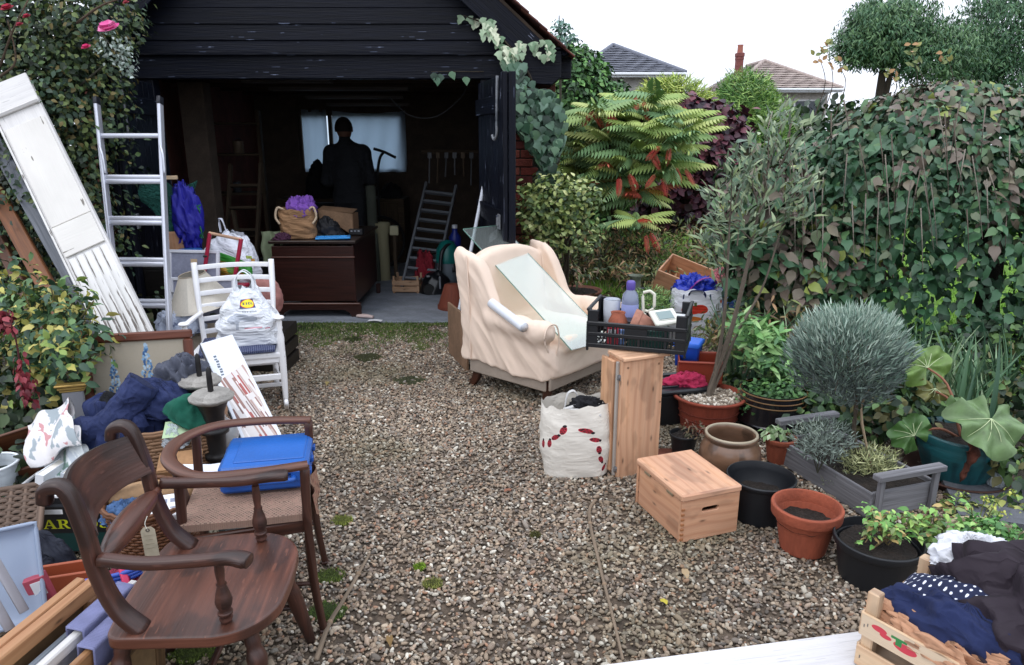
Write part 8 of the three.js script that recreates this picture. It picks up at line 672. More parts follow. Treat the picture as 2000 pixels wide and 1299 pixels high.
// --- glazed black pot with herbs behind
{ seed(94); const z = -3.95, c = A(1505, 815, z), t = thing('banded_glazed_pot', 'black glazed pot with gold brown bands holding a leafy herb', 'pot', [c.x, 0.006, z]); part(t, 'pot', lathe([[0.001, 0], [0.13, 0], [0.16, 0.05], [0.19, 0.18], [0.185, 0.26], [0.2, c.y - 0.02], [0.2, c.y], [0.185, c.y], [0.17, 0.24], [0.001, 0.2]], 44), mat('#15151a', 0.25, { clearcoat: 0.5 })); part(t, 'gold_band', [[0.19, 0.19], [0.188, 0.22], [0.187, 0.25]].map(([r, y]) => new THREE.TorusGeometry(r, 0.004, 6, 56).rotateX(PI / 2).translate(0, y, 0)), mat('#7a5a34', 0.4)); part(t, 'soil', disc(0.18, c.y - 0.03), soilM); const l = []; for (const [px, py, rx, ry, n] of [[1500, 770, 0.17, 0.1, 700], [1540, 760, 0.16, 0.12, 500], [1470, 790, 0.1, 0.07, 200]]) blob(l, A(px, py, z), V(rx, ry, 0.14), n, { size: 0.028, shell: 0.2, droop: -0.3 }); const q = plant('bushy_parsley', 'bushy fine leaved green herb in the banded black pot', 'plant', V(c.x, c.y - 0.03, z)); dress(q, l, LEAF.ovate, ['#3f6238', '#527a44', '#2f4f2e', '#638a4c'], 60); for (let i = 0; i < 6; i++) limb(q, 'stem', [q.position, q.position.clone().add(V(rr(-0.1, 0.1), 0.12, rr(-0.08, 0.08)))], 0.003, 0.002, bark('#5a6a40'), 5, 4);
  seed(95); const sg = plant('sage_bush', 'pale green long leaved sage behind the lavender tree', 'plant', V(A(1490, 700, -4.15).x, 0, -4.15)), l2 = []; for (const [px, py, rx, ry, n] of [[1490, 680, 0.14, 0.17, 260], [1540, 700, 0.16, 0.14, 200], [1470, 640, 0.1, 0.1, 100], [1590, 760, 0.2, 0.14, 200]]) blob(l2, A(px, py, -4.1), V(rx, ry, 0.12), n, { size: 0.085, shell: 0.1, droop: -0.2 }); dress(sg, l2, LEAF.narrow.clone().scale(1.3, 1, 1), ['#6f9a5c', '#84ab6c', '#5a8450', '#9abb80', '#466a44'], 200); for (let i = 0; i < 5; i++) limb(sg, 'stem', [sg.position.clone().add(V(rr(-0.1, 0.1), 0, 0)), A(1490 + i * 18, 730, -4.1), A(1480 + i * 20, 650, -4.1)], 0.005, 0.003, bark('#5f6a48')); }
// --- wooden planter with lavender tree
{
  seed(96); const n0 = G(1697, 1017), f0 = G(1527, 898), n1 = G(1822, 992), th = Math.atan2(-(n1.z - n0.z), n1.x - n0.x), W = n0.distanceTo(n1), L = n0.distanceTo(f0) * 1.0, t = thing('wooden_planter', 'weathered grey wooden trough planter with raised end handles', 'planter', n0.clone().setY(0.006), th), m = mat('#9a999e', 0.85, { map: grainTex, bump: grainBump, bs: 0.002 }), h = 0.13;
  part(t, 'side_board', box(0.018, h, L, 0, h / 2, -L / 2, 0.003), m); part(t, 'side_board', box(0.018, h, L, W, h / 2, -L / 2, 0.003), m); for (const z of [0, -L]) { part(t, 'end_board', box(W - 0.022, h, 0.018, W / 2, h / 2, z + (z ? 0.01 : -0.01), 0.003), m); for (const x of [0.03, W - 0.03]) part(t, 'handle_post', box(0.03, 0.2, 0.022, x, 0.1, z + (z ? -0.012 : 0.012), 0.003), m); part(t, 'handle_bar', box(W + 0.01, 0.028, 0.05, W / 2, 0.213, z + (z ? -0.012 : 0.012), 0.004), m); } part(t, 'soil', box(W - 0.024, 0.02, L - 0.03, W / 2, 0.1, -L / 2, 0.002), soilM);
  const o = V(W * 0.52, 0.1, -L * 0.38).applyAxisAngle(V(0, 1, 0), th).add(n0), c = A(1657, 690, o.z - 0.02), lt = plant('lavender_tree', 'grey green lavender clipped to a ball on a bare stem', 'topiary', o), bk = bark('#6f6252'); limb(lt, 'stem', [o, A(1668, 850, o.z), A(1672, 790, o.z), A(1662, 720, o.z)], 0.013, 0.009, bk, 8, 12); limb(lt, 'cane', [o.clone().add(V(0.03, 0, 0.02)), A(1682, 800, o.z + 0.03), A(1697, 755, o.z + 0.04)], 0.006, 0.006, mat('#a08c72', 0.9), 6, 8); for (let i = 0; i < 18; i++) { const a = i * 2.4, y = 1 - 2 * (i + 0.5) / 18; limb(lt, 'twig', [A(1665, 740, o.z), c.clone().add(V(Math.cos(a) * 0.12, 0.1 * y, Math.sin(a) * 0.12)), c.clone().add(V(Math.cos(a) * 0.22, 0.2 * y, Math.sin(a) * 0.22))], 0.004, 0.002, bk, 4, 5); }
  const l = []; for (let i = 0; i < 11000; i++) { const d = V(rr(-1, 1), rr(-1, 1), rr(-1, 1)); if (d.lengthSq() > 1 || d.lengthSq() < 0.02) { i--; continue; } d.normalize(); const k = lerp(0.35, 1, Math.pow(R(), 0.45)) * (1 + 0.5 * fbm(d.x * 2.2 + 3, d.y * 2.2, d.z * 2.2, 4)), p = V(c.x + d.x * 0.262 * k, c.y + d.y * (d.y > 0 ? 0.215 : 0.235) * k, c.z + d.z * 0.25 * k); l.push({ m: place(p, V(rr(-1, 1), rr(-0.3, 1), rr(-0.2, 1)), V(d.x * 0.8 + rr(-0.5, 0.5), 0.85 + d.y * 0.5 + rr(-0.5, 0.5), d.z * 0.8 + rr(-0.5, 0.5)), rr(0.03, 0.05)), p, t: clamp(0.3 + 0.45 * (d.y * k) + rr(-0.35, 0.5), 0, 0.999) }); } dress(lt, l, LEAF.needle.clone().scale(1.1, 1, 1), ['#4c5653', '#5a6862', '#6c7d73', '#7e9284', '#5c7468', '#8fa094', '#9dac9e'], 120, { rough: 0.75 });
  const herb = (sd, name, label, px, py, rx, ry, n, cols, size) => { seed(sd); const p = A(px, py, o.z + 0.02), q = plant(name, label, 'plant', V(p.x, 0.1, p.z)), ll = []; blob(ll, p, V(rx, ry, rx * 0.8), n, { size, shell: 0.15, droop: -0.7, rough: 0.5 }); dress(q, ll, LEAF.needle.clone().scale(1.3, 1, 1), cols, 60, { rough: 0.7 }); for (let i = 0; i < 5; i++) limb(q, 'stem', [q.position, p.clone().add(V(rr(-0.08, 0.08), rr(0, 0.05), rr(-0.05, 0.05)))], 0.003, 0.002, bark('#5f5f50'), 4, 4); }; herb(97, 'grey_thyme', 'grey green thyme bush at the far end of the wooden planter', 1605, 858, 0.15, 0.11, 1300, ['#66726a', '#7a877c', '#58645c', '#8d9a8c'], 0.03); herb(98, 'golden_thyme', 'golden green thyme spilling over the near end of planter', 1700, 905, 0.14, 0.09, 1200, ['#8a8f62', '#a3a676', '#747a54', '#b5b88a', '#66704e'], 0.032); herb(99, 'rosemary_sprigs', 'sparse rosemary sprigs inside the planter handle', 1740, 975, 0.09, 0.05, 260, ['#7a806a', '#646c58', '#989c84'], 0.032); herb(100, 'trailing_thyme', 'trailing thyme along the planter side below the lavender stem', 1650, 935, 0.12, 0.05, 500, ['#6d7560', '#858b72', '#565e50'], 0.028);
}
// --- teal pot with rhubarb leaves
{
  seed(101); const f = G(1875, 968), z = f.z - 0.17, c = A(1880, 850, z), t = thing('teal_glazed_pot', 'large teal green glazed pot in a brown saucer', 'pot', [c.x, 0.02, z]), h = c.y; part(t, 'pot', lathe([[0.001, 0], [0.13, 0], [0.15, 0.02], [0.19, 0.14], [0.2, h * 0.72], [0.195, h * 0.8], [0.2, h * 0.84], [0.205, h * 0.97], [0.2, h], [0.185, h], [0.18, h * 0.8], [0.16, 0.1], [0.001, 0.05]], 52), mat('#1f5f66', 0.4, { map: rustTex, bump: grainBump, bs: 0.001, clearcoat: 0.2 })); part(t, 'soil', disc(0.18, h * 0.9), soilM); const sc = solo('plant_saucer', 'wide dark brown saucer under the teal pot', 'saucer', lathe([[0.001, 0], [0.2, 0], [0.235, 0.04], [0.24, 0.045], [0.228, 0.048], [0.195, 0.012], [0.001, 0.012]], 48), clay('#54362c'), [c.x, 0.006, z]); const gl = solo('crumpled_plastic_cup', 'crumpled clear plastic cup on the brown saucer rim', 'cup', heap(0.07, 0.07, 0.06, { amp: 0.25, sd: 3, flat: 1 }), mat('#dde4e8', 0.15, { transmission: 0.6, thickness: 0 }), V(A(1940, 955, z + 0.14).x, 0.05, z + 0.15));
  const big = (w, h, sd, holes) => sheet((u, v) => { const a = (u - 0.5) * 5.6, e = v, lob = 1 + 0.1 * Math.cos(a * 3.5 + sd) + 0.06 * Math.sin(a * 9 + sd) - 0.25 * Math.pow(Math.abs(a) / 2.8, 8), r = e * lob, x = Math.sin(a) * r * w / 2, y = Math.cos(a) * r * h / 2; return V(x, y, 0.03 * Math.sin(a * 7 + sd) * e * e * (w / 0.3) + 0.015 * ns(x * 20, y * 20, sd) - 0.1 * w * e * e + 0.012 * Math.abs(Math.sin(a * 2.5)) * e); }, 60, 12, 0.0018, (u, v) => [u * w * 4, v * h]);
  const lt = plant('large_leaved_plant', 'plant with very large crinkled pale green leaves in the teal pot', 'plant', V(c.x, h * 0.9, z)); const mk = (px, py, dz, w, hh, rx, ry, rz, col, sd, lab) => { const p = A(px, py, z + dz), m = part(lt, 'leaf', big(w, hh, sd), mat(col, 0.5, { map: leafTex, side: THREE.DoubleSide }), lab); m.position.copy(p).sub(lt.position); m.rotation.set(rx, ry, rz); for (let k = -2; k <= 2; k++) { const a = k * 0.62; part(m, 'vein', sweep([[0, -0.01, 0.004], [Math.sin(a) * w * 0.2, Math.cos(a) * hh * 0.2, 0.008], [Math.sin(a) * w * 0.42, Math.cos(a) * hh * 0.42, -0.004 - 0.07 * w]], (q) => lerp(0.0025, 0.0008, q), { n: 8, seg: 5 }), mat('#b9c79a', 0.6)); } limb(lt, 'stalk', [V(c.x, h * 0.9, z), V(lerp(c.x, p.x, 0.5), lerp(h, p.y, 0.7) + 0.03, lerp(z, p.z, 0.5)), p.clone().add(V(0, -0.005, -0.01))], 0.008, 0.005, mat('#8a5a44', 0.7), 7, 8); };
  mk(1935, 822, 0.2, 0.34, 0.33, -0.75, 0.1, 2.75, '#7d9c66', 1); mk(1810, 715, -0.25, 0.26, 0.24, -0.5, -0.15, 0.2, '#7a9d4c', 2); mk(1825, 762, -0.22, 0.2, 0.14, -0.3, 0.1, 2.9, '#8a8a4a', 5, 'leaf browning at the edge'); mk(1783, 848, 0.02, 0.22, 0.18, -0.45, -0.2, 0.6, '#5f8c48', 3); mk(1880, 800, 0.1, 0.16, 0.14, -0.9, 0.2, 1.2, '#6a8f50', 4); const dead = solo('dead_leaf', 'shrivelled rust brown leaf hanging over the teal pot side', 'leaf', sweep([[0, 0.05, 0], [0.01, 0.0, 0.015], [-0.005, -0.08, 0.012], [-0.02, -0.16, 0.006]], (k) => [0.04 * Math.sin(0.5 + k * 2.4) + 0.006 * Math.sin(k * 30), 0.008 + 0.006 * Math.sin(k * 17)], { n: 30, seg: 10 }), mat('#5a2c1c', 0.9, { map: blotTex, bump: foldBump, bs: 0.01 }), A(1893, 880, z + 0.21)); 
}
// --- strap leaved clump behind, stone slab, cream pot
{
  seed(102); const strap = (len, w) => sheet((u, v) => V((u - 0.5) * w * Math.sin(PI * clamp(v * 0.85 + 0.12, 0, 1)), v * len * (1 - 0.12 * v), -0.55 * len * v * v + 0.12 * w * Math.abs(u - 0.5) * 4), 2, 8, 0); const SG = [strap(0.42, 0.02), strap(0.34, 0.018), strap(0.5, 0.022)], SM = ['#4d7050', '#6a8c66', '#a9bd98', '#3f5f48', '#86a27c'].map((c) => mat(c, 0.5, { side: THREE.DoubleSide })); const cl = (px, py, z, n, label) => { const b = A(px, py, z); b.y = 0; const t = plant('striped_sedge', label, 'plant', b, 'striped sedge clumps behind the planter'); for (let i = 0; i < n; i++) { const m = part(t, 'blade', SG[i % 3], SM[Math.floor(R() * 5)]); const a = R() * 6.283; m.rotation.set(rr(0.1, 0.7), a, 0, 'YXZ'); m.position.set(rr(-0.08, 0.08), 0.02, rr(-0.06, 0.06)); const s = rr(0.9, 1.35); m.scale.set(s, s, s); } }; for (const [px, py, z, n] of [[1590, 740, -4.2, 46], [1690, 730, -4.1, 44], [1790, 740, -4.0, 50], [1870, 740, -3.9, 56], [1940, 740, -3.9, 44], [1480, 740, -4.4, 26], [1900, 770, -3.6, 30], [1430, 720, -4.5, 26]]) cl(px, py, z, n, 'clump of arching green and cream striped strap leaves');
  seed(103); const und = plant('right_undergrowth', 'dark undergrowth filling the bed behind the planter', 'undergrowth', V(2.4, 0, -3.9)), l = []; for (const [px, py, z, rx, ry, n] of [[1600, 800, -3.9, 0.3, 0.16, 500], [1700, 790, -3.8, 0.3, 0.18, 500], [1760, 800, -3.6, 0.2, 0.14, 300], [1980, 760, -3.9, 0.4, 0.2, 400], [1850, 700, -4.3, 0.5, 0.2, 500], [1980, 900, -3.2, 0.2, 0.1, 200], [1450, 760, -4.3, 0.2, 0.12, 250], [1960, 640, -4.5, 0.4, 0.12, 250]]) blob(l, A(px, py, z), V(rx, ry, 0.25), n, { size: 0.055, shell: 0.1 }); dress(und, l, LEAF.ovate, ['#2a3f2a', '#3a5634', '#1d2e20', '#4f6a3a', '#54522f'], 0); und.userData.kind = 'stuff';
  seed(104); const sb = G(1945, 1020); const ss = solo('stone_slab', 'grey paving slab set in the bed edge', 'paving', warp(new THREE.BoxGeometry(0.75, 0.05, 0.4, 12, 2, 8), (v) => { v.y += 0.004 * ns(v.x * 9, v.z * 9); }), mat('#6a6d74', 0.85, { map: blotTex, bump: fineBump, bs: 0.004 }), [sb.x + 0.24, 0.02, sb.z - 0.05], -0.35); const [ct, cr, ch, cs] = potted('cream_pot', 'cream glazed bowl of parsley beside the clothes crate', 1935, 1068, 1190, 76, mat('#c9b794', 0.6, { map: rustTex }), { base: 0.75, lip: 0.15, flare: 1.05, soil: 0.82, h: 0.24 }); const pl = plant('parsley_plant', 'curly green parsley in the cream bowl', 'plant', cs), l2 = []; blob(l2, cs.clone().add(V(-0.02, 0.05, 0.0)), V(cr * 0.8, 0.07, cr * 0.7), 420, { size: 0.03, shell: 0.1, droop: -0.4 }); dress(pl, l2, LEAF.wavy, ['#4d7a3c', '#638f48', '#3a6232', '#86a860'], 120); for (let i = 0; i < 5; i++) limb(pl, 'stem', [cs, cs.clone().add(V(rr(-0.1, 0.1), 0.1, rr(-0.08, 0.08)))], 0.002, 0.002, mat('#7a9a5a', 0.7), 4, 4); const fl = plant('fennel_stalks', 'thin fennel stalks with yellow flower heads over the slab', 'plant', V(A(1930, 1010, -2.7).x, 0, -2.75)), l3 = []; for (const [px, py] of [[1900, 1010], [1940, 985], [1925, 970], [1880, 965], [1960, 1000], [1975, 960]]) { const e = A(px, py, -2.7); limb(fl, 'stalk', [fl.position, fl.position.clone().lerp(e, 0.6).add(V(0, 0.05, 0)), e], 0.003, 0.0015, mat('#7d8250', 0.8), 5, 8); blob(l3, e, V(0.035, 0.012, 0.03), 22, { size: 0.014, shell: 0 }); } dress(fl, l3, LEAF.ovate, ['#8a9a44', '#a3a850', '#6a8040'], 60); const ro = plant('weed_clump', 'low green weeds beside the black mint pot', 'weed', V(A(1850, 1080, -2.6).x, 0, -2.6)), l4 = []; for (const [px, py, r] of [[1840, 1080, 0.08], [1880, 1010, 0.12], [1830, 1050, 0.1], [1975, 900, 0.15], [1970, 1000, 0.1]]) blob(l4, G(px, py).add(V(0, 0.04, 0)), V(r, 0.05, r), 90, { size: 0.045, shell: 0.1 }); dress(ro, l4, LEAF.ovate, ['#55703c', '#6f8a48', '#3f5a34', '#8a8f50'], 60);
}
// --- things lying behind the crate: drawer, bags, vase, boxes
{
  seed(105); const dw = thing('wooden_drawer_box', 'empty pale wooden drawer lying tipped in the grass', 'drawer', A(1340, 545, -6.9), -0.5); dw.rotation.z = -0.32; dw.rotation.x = 0.2; dw.position.y = 0.2; dw.scale.setScalar(1.15); const m = pine('#c99e7c'); part(dw, 'front', box(0.5, 0.2, 0.018, 0, 0.1, 0.2, 0.003), m); part(dw, 'back', box(0.5, 0.2, 0.014, 0, 0.1, -0.2, 0.003), m); for (const x of [-0.243, 0.243]) part(dw, 'side', box(0.014, 0.2, 0.38, x, 0.1, 0, 0.003), m); part(dw, 'base', box(0.47, 0.006, 0.38, 0, 0.01, 0, 0.002), m);
  const pt = canvas(1024, 512, (c, W, H) => { c.fillStyle = '#dcdfe8'; c.fillRect(0, 0, W, H); c.fillStyle = '#1f2a5a'; c.fillRect(512, 0, 44, H); c.fillStyle = '#c8321f'; c.beginPath(); c.ellipse(740, 210, 44, 52, 0, 0, 7); c.fill(); c.beginPath(); c.ellipse(780, 200, 34, 46, 0, 0, 7); c.fill(); c.fillStyle = '#4a5a2c'; c.fillRect(758, 130, 9, 40); c.fillStyle = '#c8702c'; c.beginPath(); c.ellipse(745, 305, 40, 28, 0, 0, 7); c.fill(); c.fillStyle = '#e2c23a'; c.beginPath(); c.ellipse(830, 330, 26, 20, 0, 0, 7); c.fill(); c.fillStyle = '#55613a'; c.fillRect(880, 150, 8, 50); c.fillRect(900, 150, 8, 60); c.fillStyle = '#c8502c'; c.beginPath(); c.ellipse(960, 130, 22, 22, 0, 0, 7); c.fill(); c.fillStyle = '#22305e'; c.fillRect(690, 40, 10, 60); c.fillRect(830, 40, 10, 60); }); const pb = carrier('pepper_print_bag', 'white shopping bag printed with red peppers and blue trim', 0.42, 0.42, 0.24, mat('#ffffff', 0.6, { map: pt, bump: foldBump, bs: 0.006 }), [A(1360, 600, -6.0).x, 0.01, -6.05], -0.12, { top: 1.0, sd: 41, crump: 0.012, handles: false }); part(pb, 'handle', sweep([[-0.07, 0.37, 0.125], [-0.06, 0.41, 0.13], [0.05, 0.41, 0.13], [0.06, 0.36, 0.125]], [0.014, 0.003], { n: 16, seg: 8 }), fabric('#1f2a5a')); solo('blue_plastic_film', 'crumpled royal blue plastic in the pepper print bag', 'plastic bag', heap(0.3, 0.14, 0.18, { amp: 0.35, fr: 3, sd: 43 }), folds('#1f3ac0', 0.4), [A(1362, 530, -6.05).x, 0.38, -6.08]); solo('magenta_net', 'strip of magenta netting lying over blue plastic', 'netting', sweep([[-0.1, 0, 0.06], [0, 0.1, 0.05], [0.12, 0.11, 0.02], [0.18, 0.03, 0]], [0.018, 0.004], { n: 18, seg: 6 }), folds('#8a2a8a', 0.5), [A(1366, 525, -6.05).x, 0.4, -6.06]);
  const bc = carrier('blue_white_bag', 'blue and white printed bag half hidden behind the shrub stems', 0.3, 0.36, 0.2, mat('#ffffff', 0.6, { map: canvas(256, 256, (c) => { c.fillStyle = '#34528e'; c.fillRect(0, 0, 256, 256); for (let i = 0; i < 60; i++) { c.fillStyle = ['#8fa8d0', '#dfe4ee', '#22386a'][i % 3]; c.beginPath(); c.arc(hsh(i, 1, 8) * 256, hsh(i, 2, 8) * 190, 12, 0, 7); c.fill(); } }), bump: foldBump, bs: 0.006 }), [A(1425, 595, -6.3).x, 0.01, -6.3], 0.1, { top: 0.95, sd: 45, handles: false }); const wr = solo('white_plastic_heap', 'heap of white plastic sacks behind the printed bags', 'plastic bag', heap(0.7, 0.36, 0.4, { amp: 0.35, fr: 3, sd: 47, seg: 64 }), folds('#e2e4e8', 0.5), [A(1460, 540, -6.8).x, 0.1, -6.9]); solo('pink_rag', 'pink and red rag beside the white plastic sacks', 'cloth', heap(0.18, 0.1, 0.12, { amp: 0.3, sd: 49 }), folds('#c0707c'), [A(1415, 515, -6.75).x, 0.36, -6.75]);
  const vs = solo('stone_vase', 'grey green stoneware bottle vase standing in the grass', 'vase', lathe([[0.001, 0], [0.1, 0], [0.125, 0.06], [0.12, 0.14], [0.085, 0.22], [0.055, 0.28], [0.048, 0.36], [0.055, 0.4], [0.075, 0.425], [0.06, 0.425], [0.04, 0.36], [0.001, 0.3]], 36), mat('#7a8474', 0.55, { map: blotTex }), [A(1240, 570, -6.6).x, 0.005, -6.6]); const bx1 = thing('blue_white_packet', 'flat blue and white packet lying beside the stone vase', 'packet', [A(1275, 565, -6.8).x, 0.02, -6.8], 0.2); part(bx1, 'carton', box(0.24, 0.07, 0.14, 0, 0.035, 0, 0.004), plastic('#4f94c8', 0.4)); part(bx1, 'white_band', box(0.242, 0.025, 0.142, 0, 0.045, 0, 0.004), plastic('#dfe6ee', 0.4)); part(bx1, 'pink_top', box(0.2, 0.012, 0.1, 0, 0.077, 0, 0.003), plastic('#b86a9c', 0.4)); const sl = thing('slate_tray', 'dark slate grey tray leaning beneath the tipped drawer', 'tray', [A(1290, 540, -7.0).x, 0.02, -7.0], 0.2); part(sl, 'base', box(0.4, 0.2, 0.02, 0, 0.1, 0, 0.005), plastic('#3c434c', 0.5)); part(sl, 'rim', [box(0.42, 0.02, 0.05, 0, 0.2, 0.01, 0.005), box(0.02, 0.2, 0.05, 0.2, 0.1, 0.01, 0.005)], plastic('#464d56', 0.5)); sl.rotation.x = -0.5;
  const bt = thing('blue_tub', 'bright blue plastic tub behind the black crate', 'tub', [A(1352, 700, -4.2).x, 0.3, -4.3], 0.3); part(bt, 'tub', lathe([[0.001, 0], [0.09, 0], [0.1, 0.13], [0.092, 0.13], [0.001, 0.01]], 4), plastic('#1f4fc0', 0.4)); part(bt, 'lid', tf(lathe([[0.112, 0.13], [0.115, 0.155], [0.1, 0.16], [0.001, 0.16]], 4), 0, 0, 0), plastic('#2a66d0', 0.4)); solo('pink_cloth_bundle', 'hot pink cloth bundle beneath the blue tub', 'cloth', heap(0.22, 0.08, 0.14, { amp: 0.25, sd: 51 }), folds('#b82a54'), [A(1338, 715, -4.1).x, 0.23, -4.1]); const rt = thing('rectangular_planter', 'reddish brown rectangular plastic planter behind the pine cabinet', 'planter', [A(1368, 720, -4.2).x, 0.3, -4.22], -0.15); const pm = plastic('#8e3c28', 0.5); for (const [w, h, d, x, y, z] of [[0.26, 0.14, 0.008, 0, 0, 0.07], [0.26, 0.14, 0.008, 0, 0, -0.07], [0.008, 0.14, 0.14, -0.13, 0, 0], [0.008, 0.14, 0.14, 0.13, 0, 0], [0.25, 0.008, 0.13, 0, -0.065, 0]]) part(rt, 'panel', box(w, h, d, x, y, z, 0.002), pm); part(rt, 'rim', [box(0.28, 0.014, 0.016, 0, 0.072, 0.075, 0.004), box(0.28, 0.014, 0.016, 0, 0.072, -0.075, 0.004)], pm); rt.rotation.x = 0.15; const bk = thing('black_storage_box', 'black lidded plastic box on the gravel behind the cabinet', 'box', [A(1310, 740, -4.1).x, 0.006, -4.15], 0.25); part(bk, 'tub', box(0.38, 0.2, 0.3, 0, 0.1, 0, 0.012), plastic('#14171b', 0.4)); part(bk, 'lid', box(0.41, 0.03, 0.33, 0, 0.215, 0, 0.01), plastic('#181b20', 0.35)); part(bk, 'lid_ridge', [box(0.33, 0.01, 0.02, 0, 0.235, 0.1, 0.003), box(0.33, 0.01, 0.02, 0, 0.235, -0.1, 0.003)], plastic('#181b20', 0.35));
  const sp = thing('sunken_clay_bowl', 'sunken terracotta bowl with bare twigs in the flower bed', 'pot', [A(1128, 572, -7.3).x, 0, -7.35]); part(sp, 'bowl', lathe([[0.001, 0], [0.18, 0], [0.25, 0.1], [0.265, 0.13], [0.24, 0.13], [0.2, 0.09], [0.001, 0.09]], 40), clay('#8a5a48')); part(sp, 'soil', disc(0.23, 0.11), soilM); const tw = plant('bare_sapling', 'thin bare forked sapling in the sunken clay bowl', 'sapling', V(sp.position.x, 0.1, -7.35)); for (const e of [[1135, 430], [1110, 460], [1150, 470]]) limb(tw, 'twig', [tw.position, A(1128, 530, -7.35), A(e[0] + 4, e[1] + 40, -7.35), A(...e, -7.35)], 0.008, 0.003, bark('#5a4a3a'), 5, 10); const ft = plant('feathery_asparagus', 'soft feathery green tuft beside the pepper print bag', 'plant', V(A(1275, 600, -6.1).x, 0, -6.1)), l = []; blob(l, A(1275, 590, -6.1), V(0.22, 0.13, 0.2), 1400, { size: 0.05, shell: 0.1, droop: -0.5 }); dress(ft, l, LEAF.needle, ['#6f9050', '#84a45c', '#5a7c44'], 0); limb(ft, 'stem', [ft.position, ft.position.clone().add(V(0, 0.15, 0))], 0.006, 0.003, bark('#5a6a40'));
}
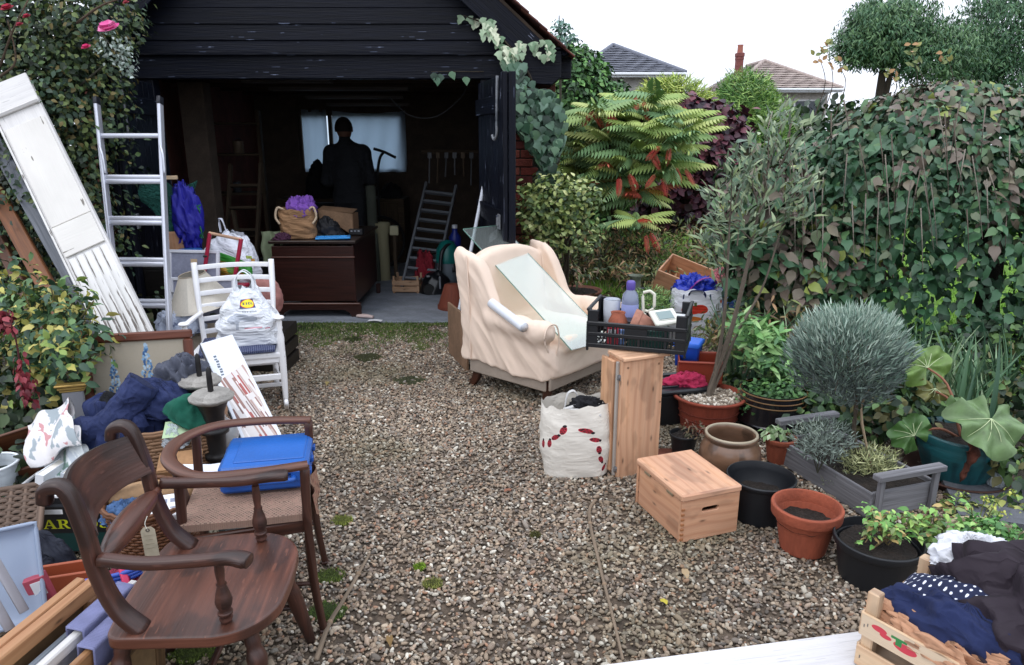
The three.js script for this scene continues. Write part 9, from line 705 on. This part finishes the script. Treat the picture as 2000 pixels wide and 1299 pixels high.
// --- white bench with the clothes crate
{
  seed(106); const TY = 0.47, e0 = G(1150, 1299, TY), e1 = G(1670, 1231, TY), th = Math.atan2(-(e1.z - e0.z), e1.x - e0.x), t = thing('white_bench', 'white painted wooden bench top with raised grain', 'bench', [e0.x, 0, e0.z], th), wm = mat('#dedee2', 0.6, { map: whiteTex, bump: grainBump, bs: 0.003 }); for (let k = 0; k < 3; k++) part(t, 'plank', box(2.1, 0.035, 0.145, 0.5, TY - 0.018, 0.073 + k * 0.15, 0.005), wm); for (const x of [-0.35, 1.4]) for (const z of [0.06, 0.38]) part(t, 'leg', box(0.06, TY - 0.04, 0.06, x, (TY - 0.04) / 2, z, 0.004), wm); part(t, 'apron', box(1.8, 0.07, 0.02, 0.5, TY - 0.072, 0.04, 0.003), wm);
  const c0 = G(1668, 1296, TY), cT = 0.16, cr = thing('tomato_crate', 'pale wooden produce crate printed with tomatoes and red letters on the bench', 'crate', [c0.x, TY + 0.003, c0.z], -0.95), W = 0.36, D = 0.28, cm = pine('#d3bda0'); // front runs from the far corner towards the viewer
  const fp = canvas(512, 192, (c, Wd, H) => { c.fillStyle = '#cdb79c'; c.fillRect(0, 0, Wd, H); for (let i = 0; i < 60; i++) { c.fillStyle = `rgba(150,120,90,${0.12 * hsh(i, 1, 6)})`; c.fillRect(0, hsh(i, 2, 6) * H, Wd, 2); } c.fillStyle = '#c03a48'; c.beginPath(); c.arc(62, 62, 26, 0, 7); c.fill(); c.beginPath(); c.arc(85, 95, 20, 0, 7); c.fill(); c.beginPath(); c.arc(150, 110, 38, 0, 7); c.fill(); c.fillStyle = '#2f7a40'; c.fillRect(102, 48, 52, 22); c.fillRect(118, 66, 20, 50); c.fillStyle = '#c03040'; c.font = 'bold 96px serif'; c.fillText('EL', 285, 140); });
  part(cr, 'lower_slat', box(W, 0.055, 0.008, W / 2, 0.028, 0, 0.002), cm); part(cr, 'upper_slat', box(W, 0.06, 0.008, W / 2, 0.115, 0, 0.002), cm); part(cr, 'printed_slat', tf(new THREE.PlaneGeometry(W - 0.008, 0.056), W / 2, 0.115, 0.0048), mat('#ffffff', 0.8, { map: fp })); part(cr, 'lower_slat', box(W, 0.055, 0.008, W / 2, 0.028, -D, 0.002), cm); part(cr, 'upper_slat', box(W, 0.06, 0.008, W / 2, 0.115, -D, 0.002), cm); for (const x of [0, W]) for (const y of [0.028, 0.115]) part(cr, 'end_slat', box(0.008, 0.055, D - 0.01, x, y, -D / 2, 0.002), cm); for (const x of [0.018, W - 0.018]) for (const z of [-0.018, -D + 0.018]) part(cr, 'corner_post', box(0.028, 0.2, 0.028, x, 0.1, z, 0.003), cm); part(cr, 'floor_board', box(W - 0.01, 0.006, D - 0.01, W / 2, 0.008, -D / 2, 0.001), cm); part(cr, 'staples', mg([[0.012, 0.028], [0.012, 0.115], [W - 0.012, 0.028], [0.02, 0.12]].map(([x, y]) => box(0.002, 0.008, 0.002, x, y, 0.005, 0.0005))), mat('#6a6a6a', 0.4, { metalness: 0.6 }));
  const at = (px, py, y) => { const g = G(px, py, y); return g; }; const lay = (name, label, w, h, d, m, px, py, y, ry, rz, o) => { const q = solo(name, label, 'clothes', heap(w, h, d, { seg: 72, ...o }), m, at(px, py, y), ry); q.rotation.z = rz; return q; };
  const L = (x, y, z) => V(x, y, z).applyAxisAngle(V(0, 1, 0), -0.95).add(cr.position);
  const puttop = (name, label, w, h, d, m, x, y, z, rx, ry, rz, o) => { const q = solo(name, label, 'clothes', heap(w, h, d, { seg: 72, ...o }), m, L(x, y, z), ry); q.rotation.x = rx; q.rotation.z = rz; return q; };
  puttop('tan_garment', 'tan folded garment at the crate front with twisted folds', 0.32, 0.06, 0.09, folds('#c09070', 0.85), 0.18, 0.12, -0.045, 0, -0.95, 0, { amp: 0.3, fr: 3.4, sd: 61 }); puttop('navy_cloth', 'navy blue folded cloth along the tan garment in the crate', 0.34, 0.09, 0.16, folds('#1b2750', 0.95), 0.18, 0.14, -0.1, 0.1, -0.95, 0, { amp: 0.16, fr: 2, sd: 62 });
  const dt = tex(128, 128, (u, v) => { const a = (u * 6) % 1 - 0.5, b = (v * 6 + (Math.floor(u * 6) % 2) * 0.5) % 1 - 0.5; return Math.hypot(a, b) < 0.2 ? [0.9, 0.91, 0.95] : [0.09, 0.12, 0.24]; }, { rep: [11, 11] }); puttop('polka_dot_garment', 'navy polka dot garment folded in the crate', 0.34, 0.09, 0.2, mat('#ffffff', 0.9, { map: dt }), 0.19, 0.155, -0.15, 0.08, -0.95, 0, { amp: 0.08, fr: 1.6, sd: 63, top: true }); const m1 = folds('#241824', 0.8, { sheen: 0.6 }); puttop('purple_dress', 'dark plum crinkled dress heaped over the crate', 0.52, 0.2, 0.38, m1, 0.36, 0.15, -0.24, 0, -0.7, 0, { amp: 0.2, fr: 2.2, sd: 64 }); puttop('navy_coat', 'navy wool coat behind the plum dress', 0.34, 0.17, 0.26, folds('#141c3c', 0.95), 0.34, 0.15, -0.5, 0, -0.4, 0, { amp: 0.14, sd: 65 }); const wl = puttop('white_shirt', 'white folded shirt corner beside the plum dress', 0.16, 0.06, 0.12, folds('#e2e4ea', 0.9), 0.1, 0.22, -0.3, 0, -0.3, 0.2, { amp: 0.22, sd: 66 }); const hg = solo('clothes_hanger', 'thin grey plastic hanger on the plum dress', 'hanger', mg([sweep([[-0.1, 0, 0], [0, 0.03, 0], [0.1, -0.02, 0]], 0.003, { n: 10, seg: 6 }), sweep([[-0.1, 0, 0], [0.1, -0.02, 0.02]], 0.003, { n: 4, seg: 6 })]), plastic('#8a8790', 0.4), L(0.3, 0.335, -0.36), -0.6); hg.rotation.x = 0.4;
}
// --- fallen leaves on the drive
{ seed(110); for (const [px, py, c, w] of [[1303, 1180, '#b5a83c', 'yellow leaf lying on gravel between cane and terracotta pot'], [1335, 1110, '#a08a6a', 'tan leaf lying on gravel below the pine chest'], [640, 745, '#8a7a4a', 'olive leaf lying on the gravel near the rocking chair'], [1105, 900, '#9aa6ac', 'pale grey leaf lying in front of the canvas bag'], [985, 960, '#8a5a44', 'rust leaf lying in the middle of the drive'], [760, 1240, '#7a6038', 'brown leaf lying beside the split cane']]) { const m = solo('fallen_leaf', w, 'leaf', LEAF.wavy, mat(c, 0.8, { side: THREE.DoubleSide }), G(px, py, 0.022), R() * 6); m.rotation.x = -1.4; m.scale.setScalar(rr(0.04, 0.06)); } }

renderer.render(scene, camera);
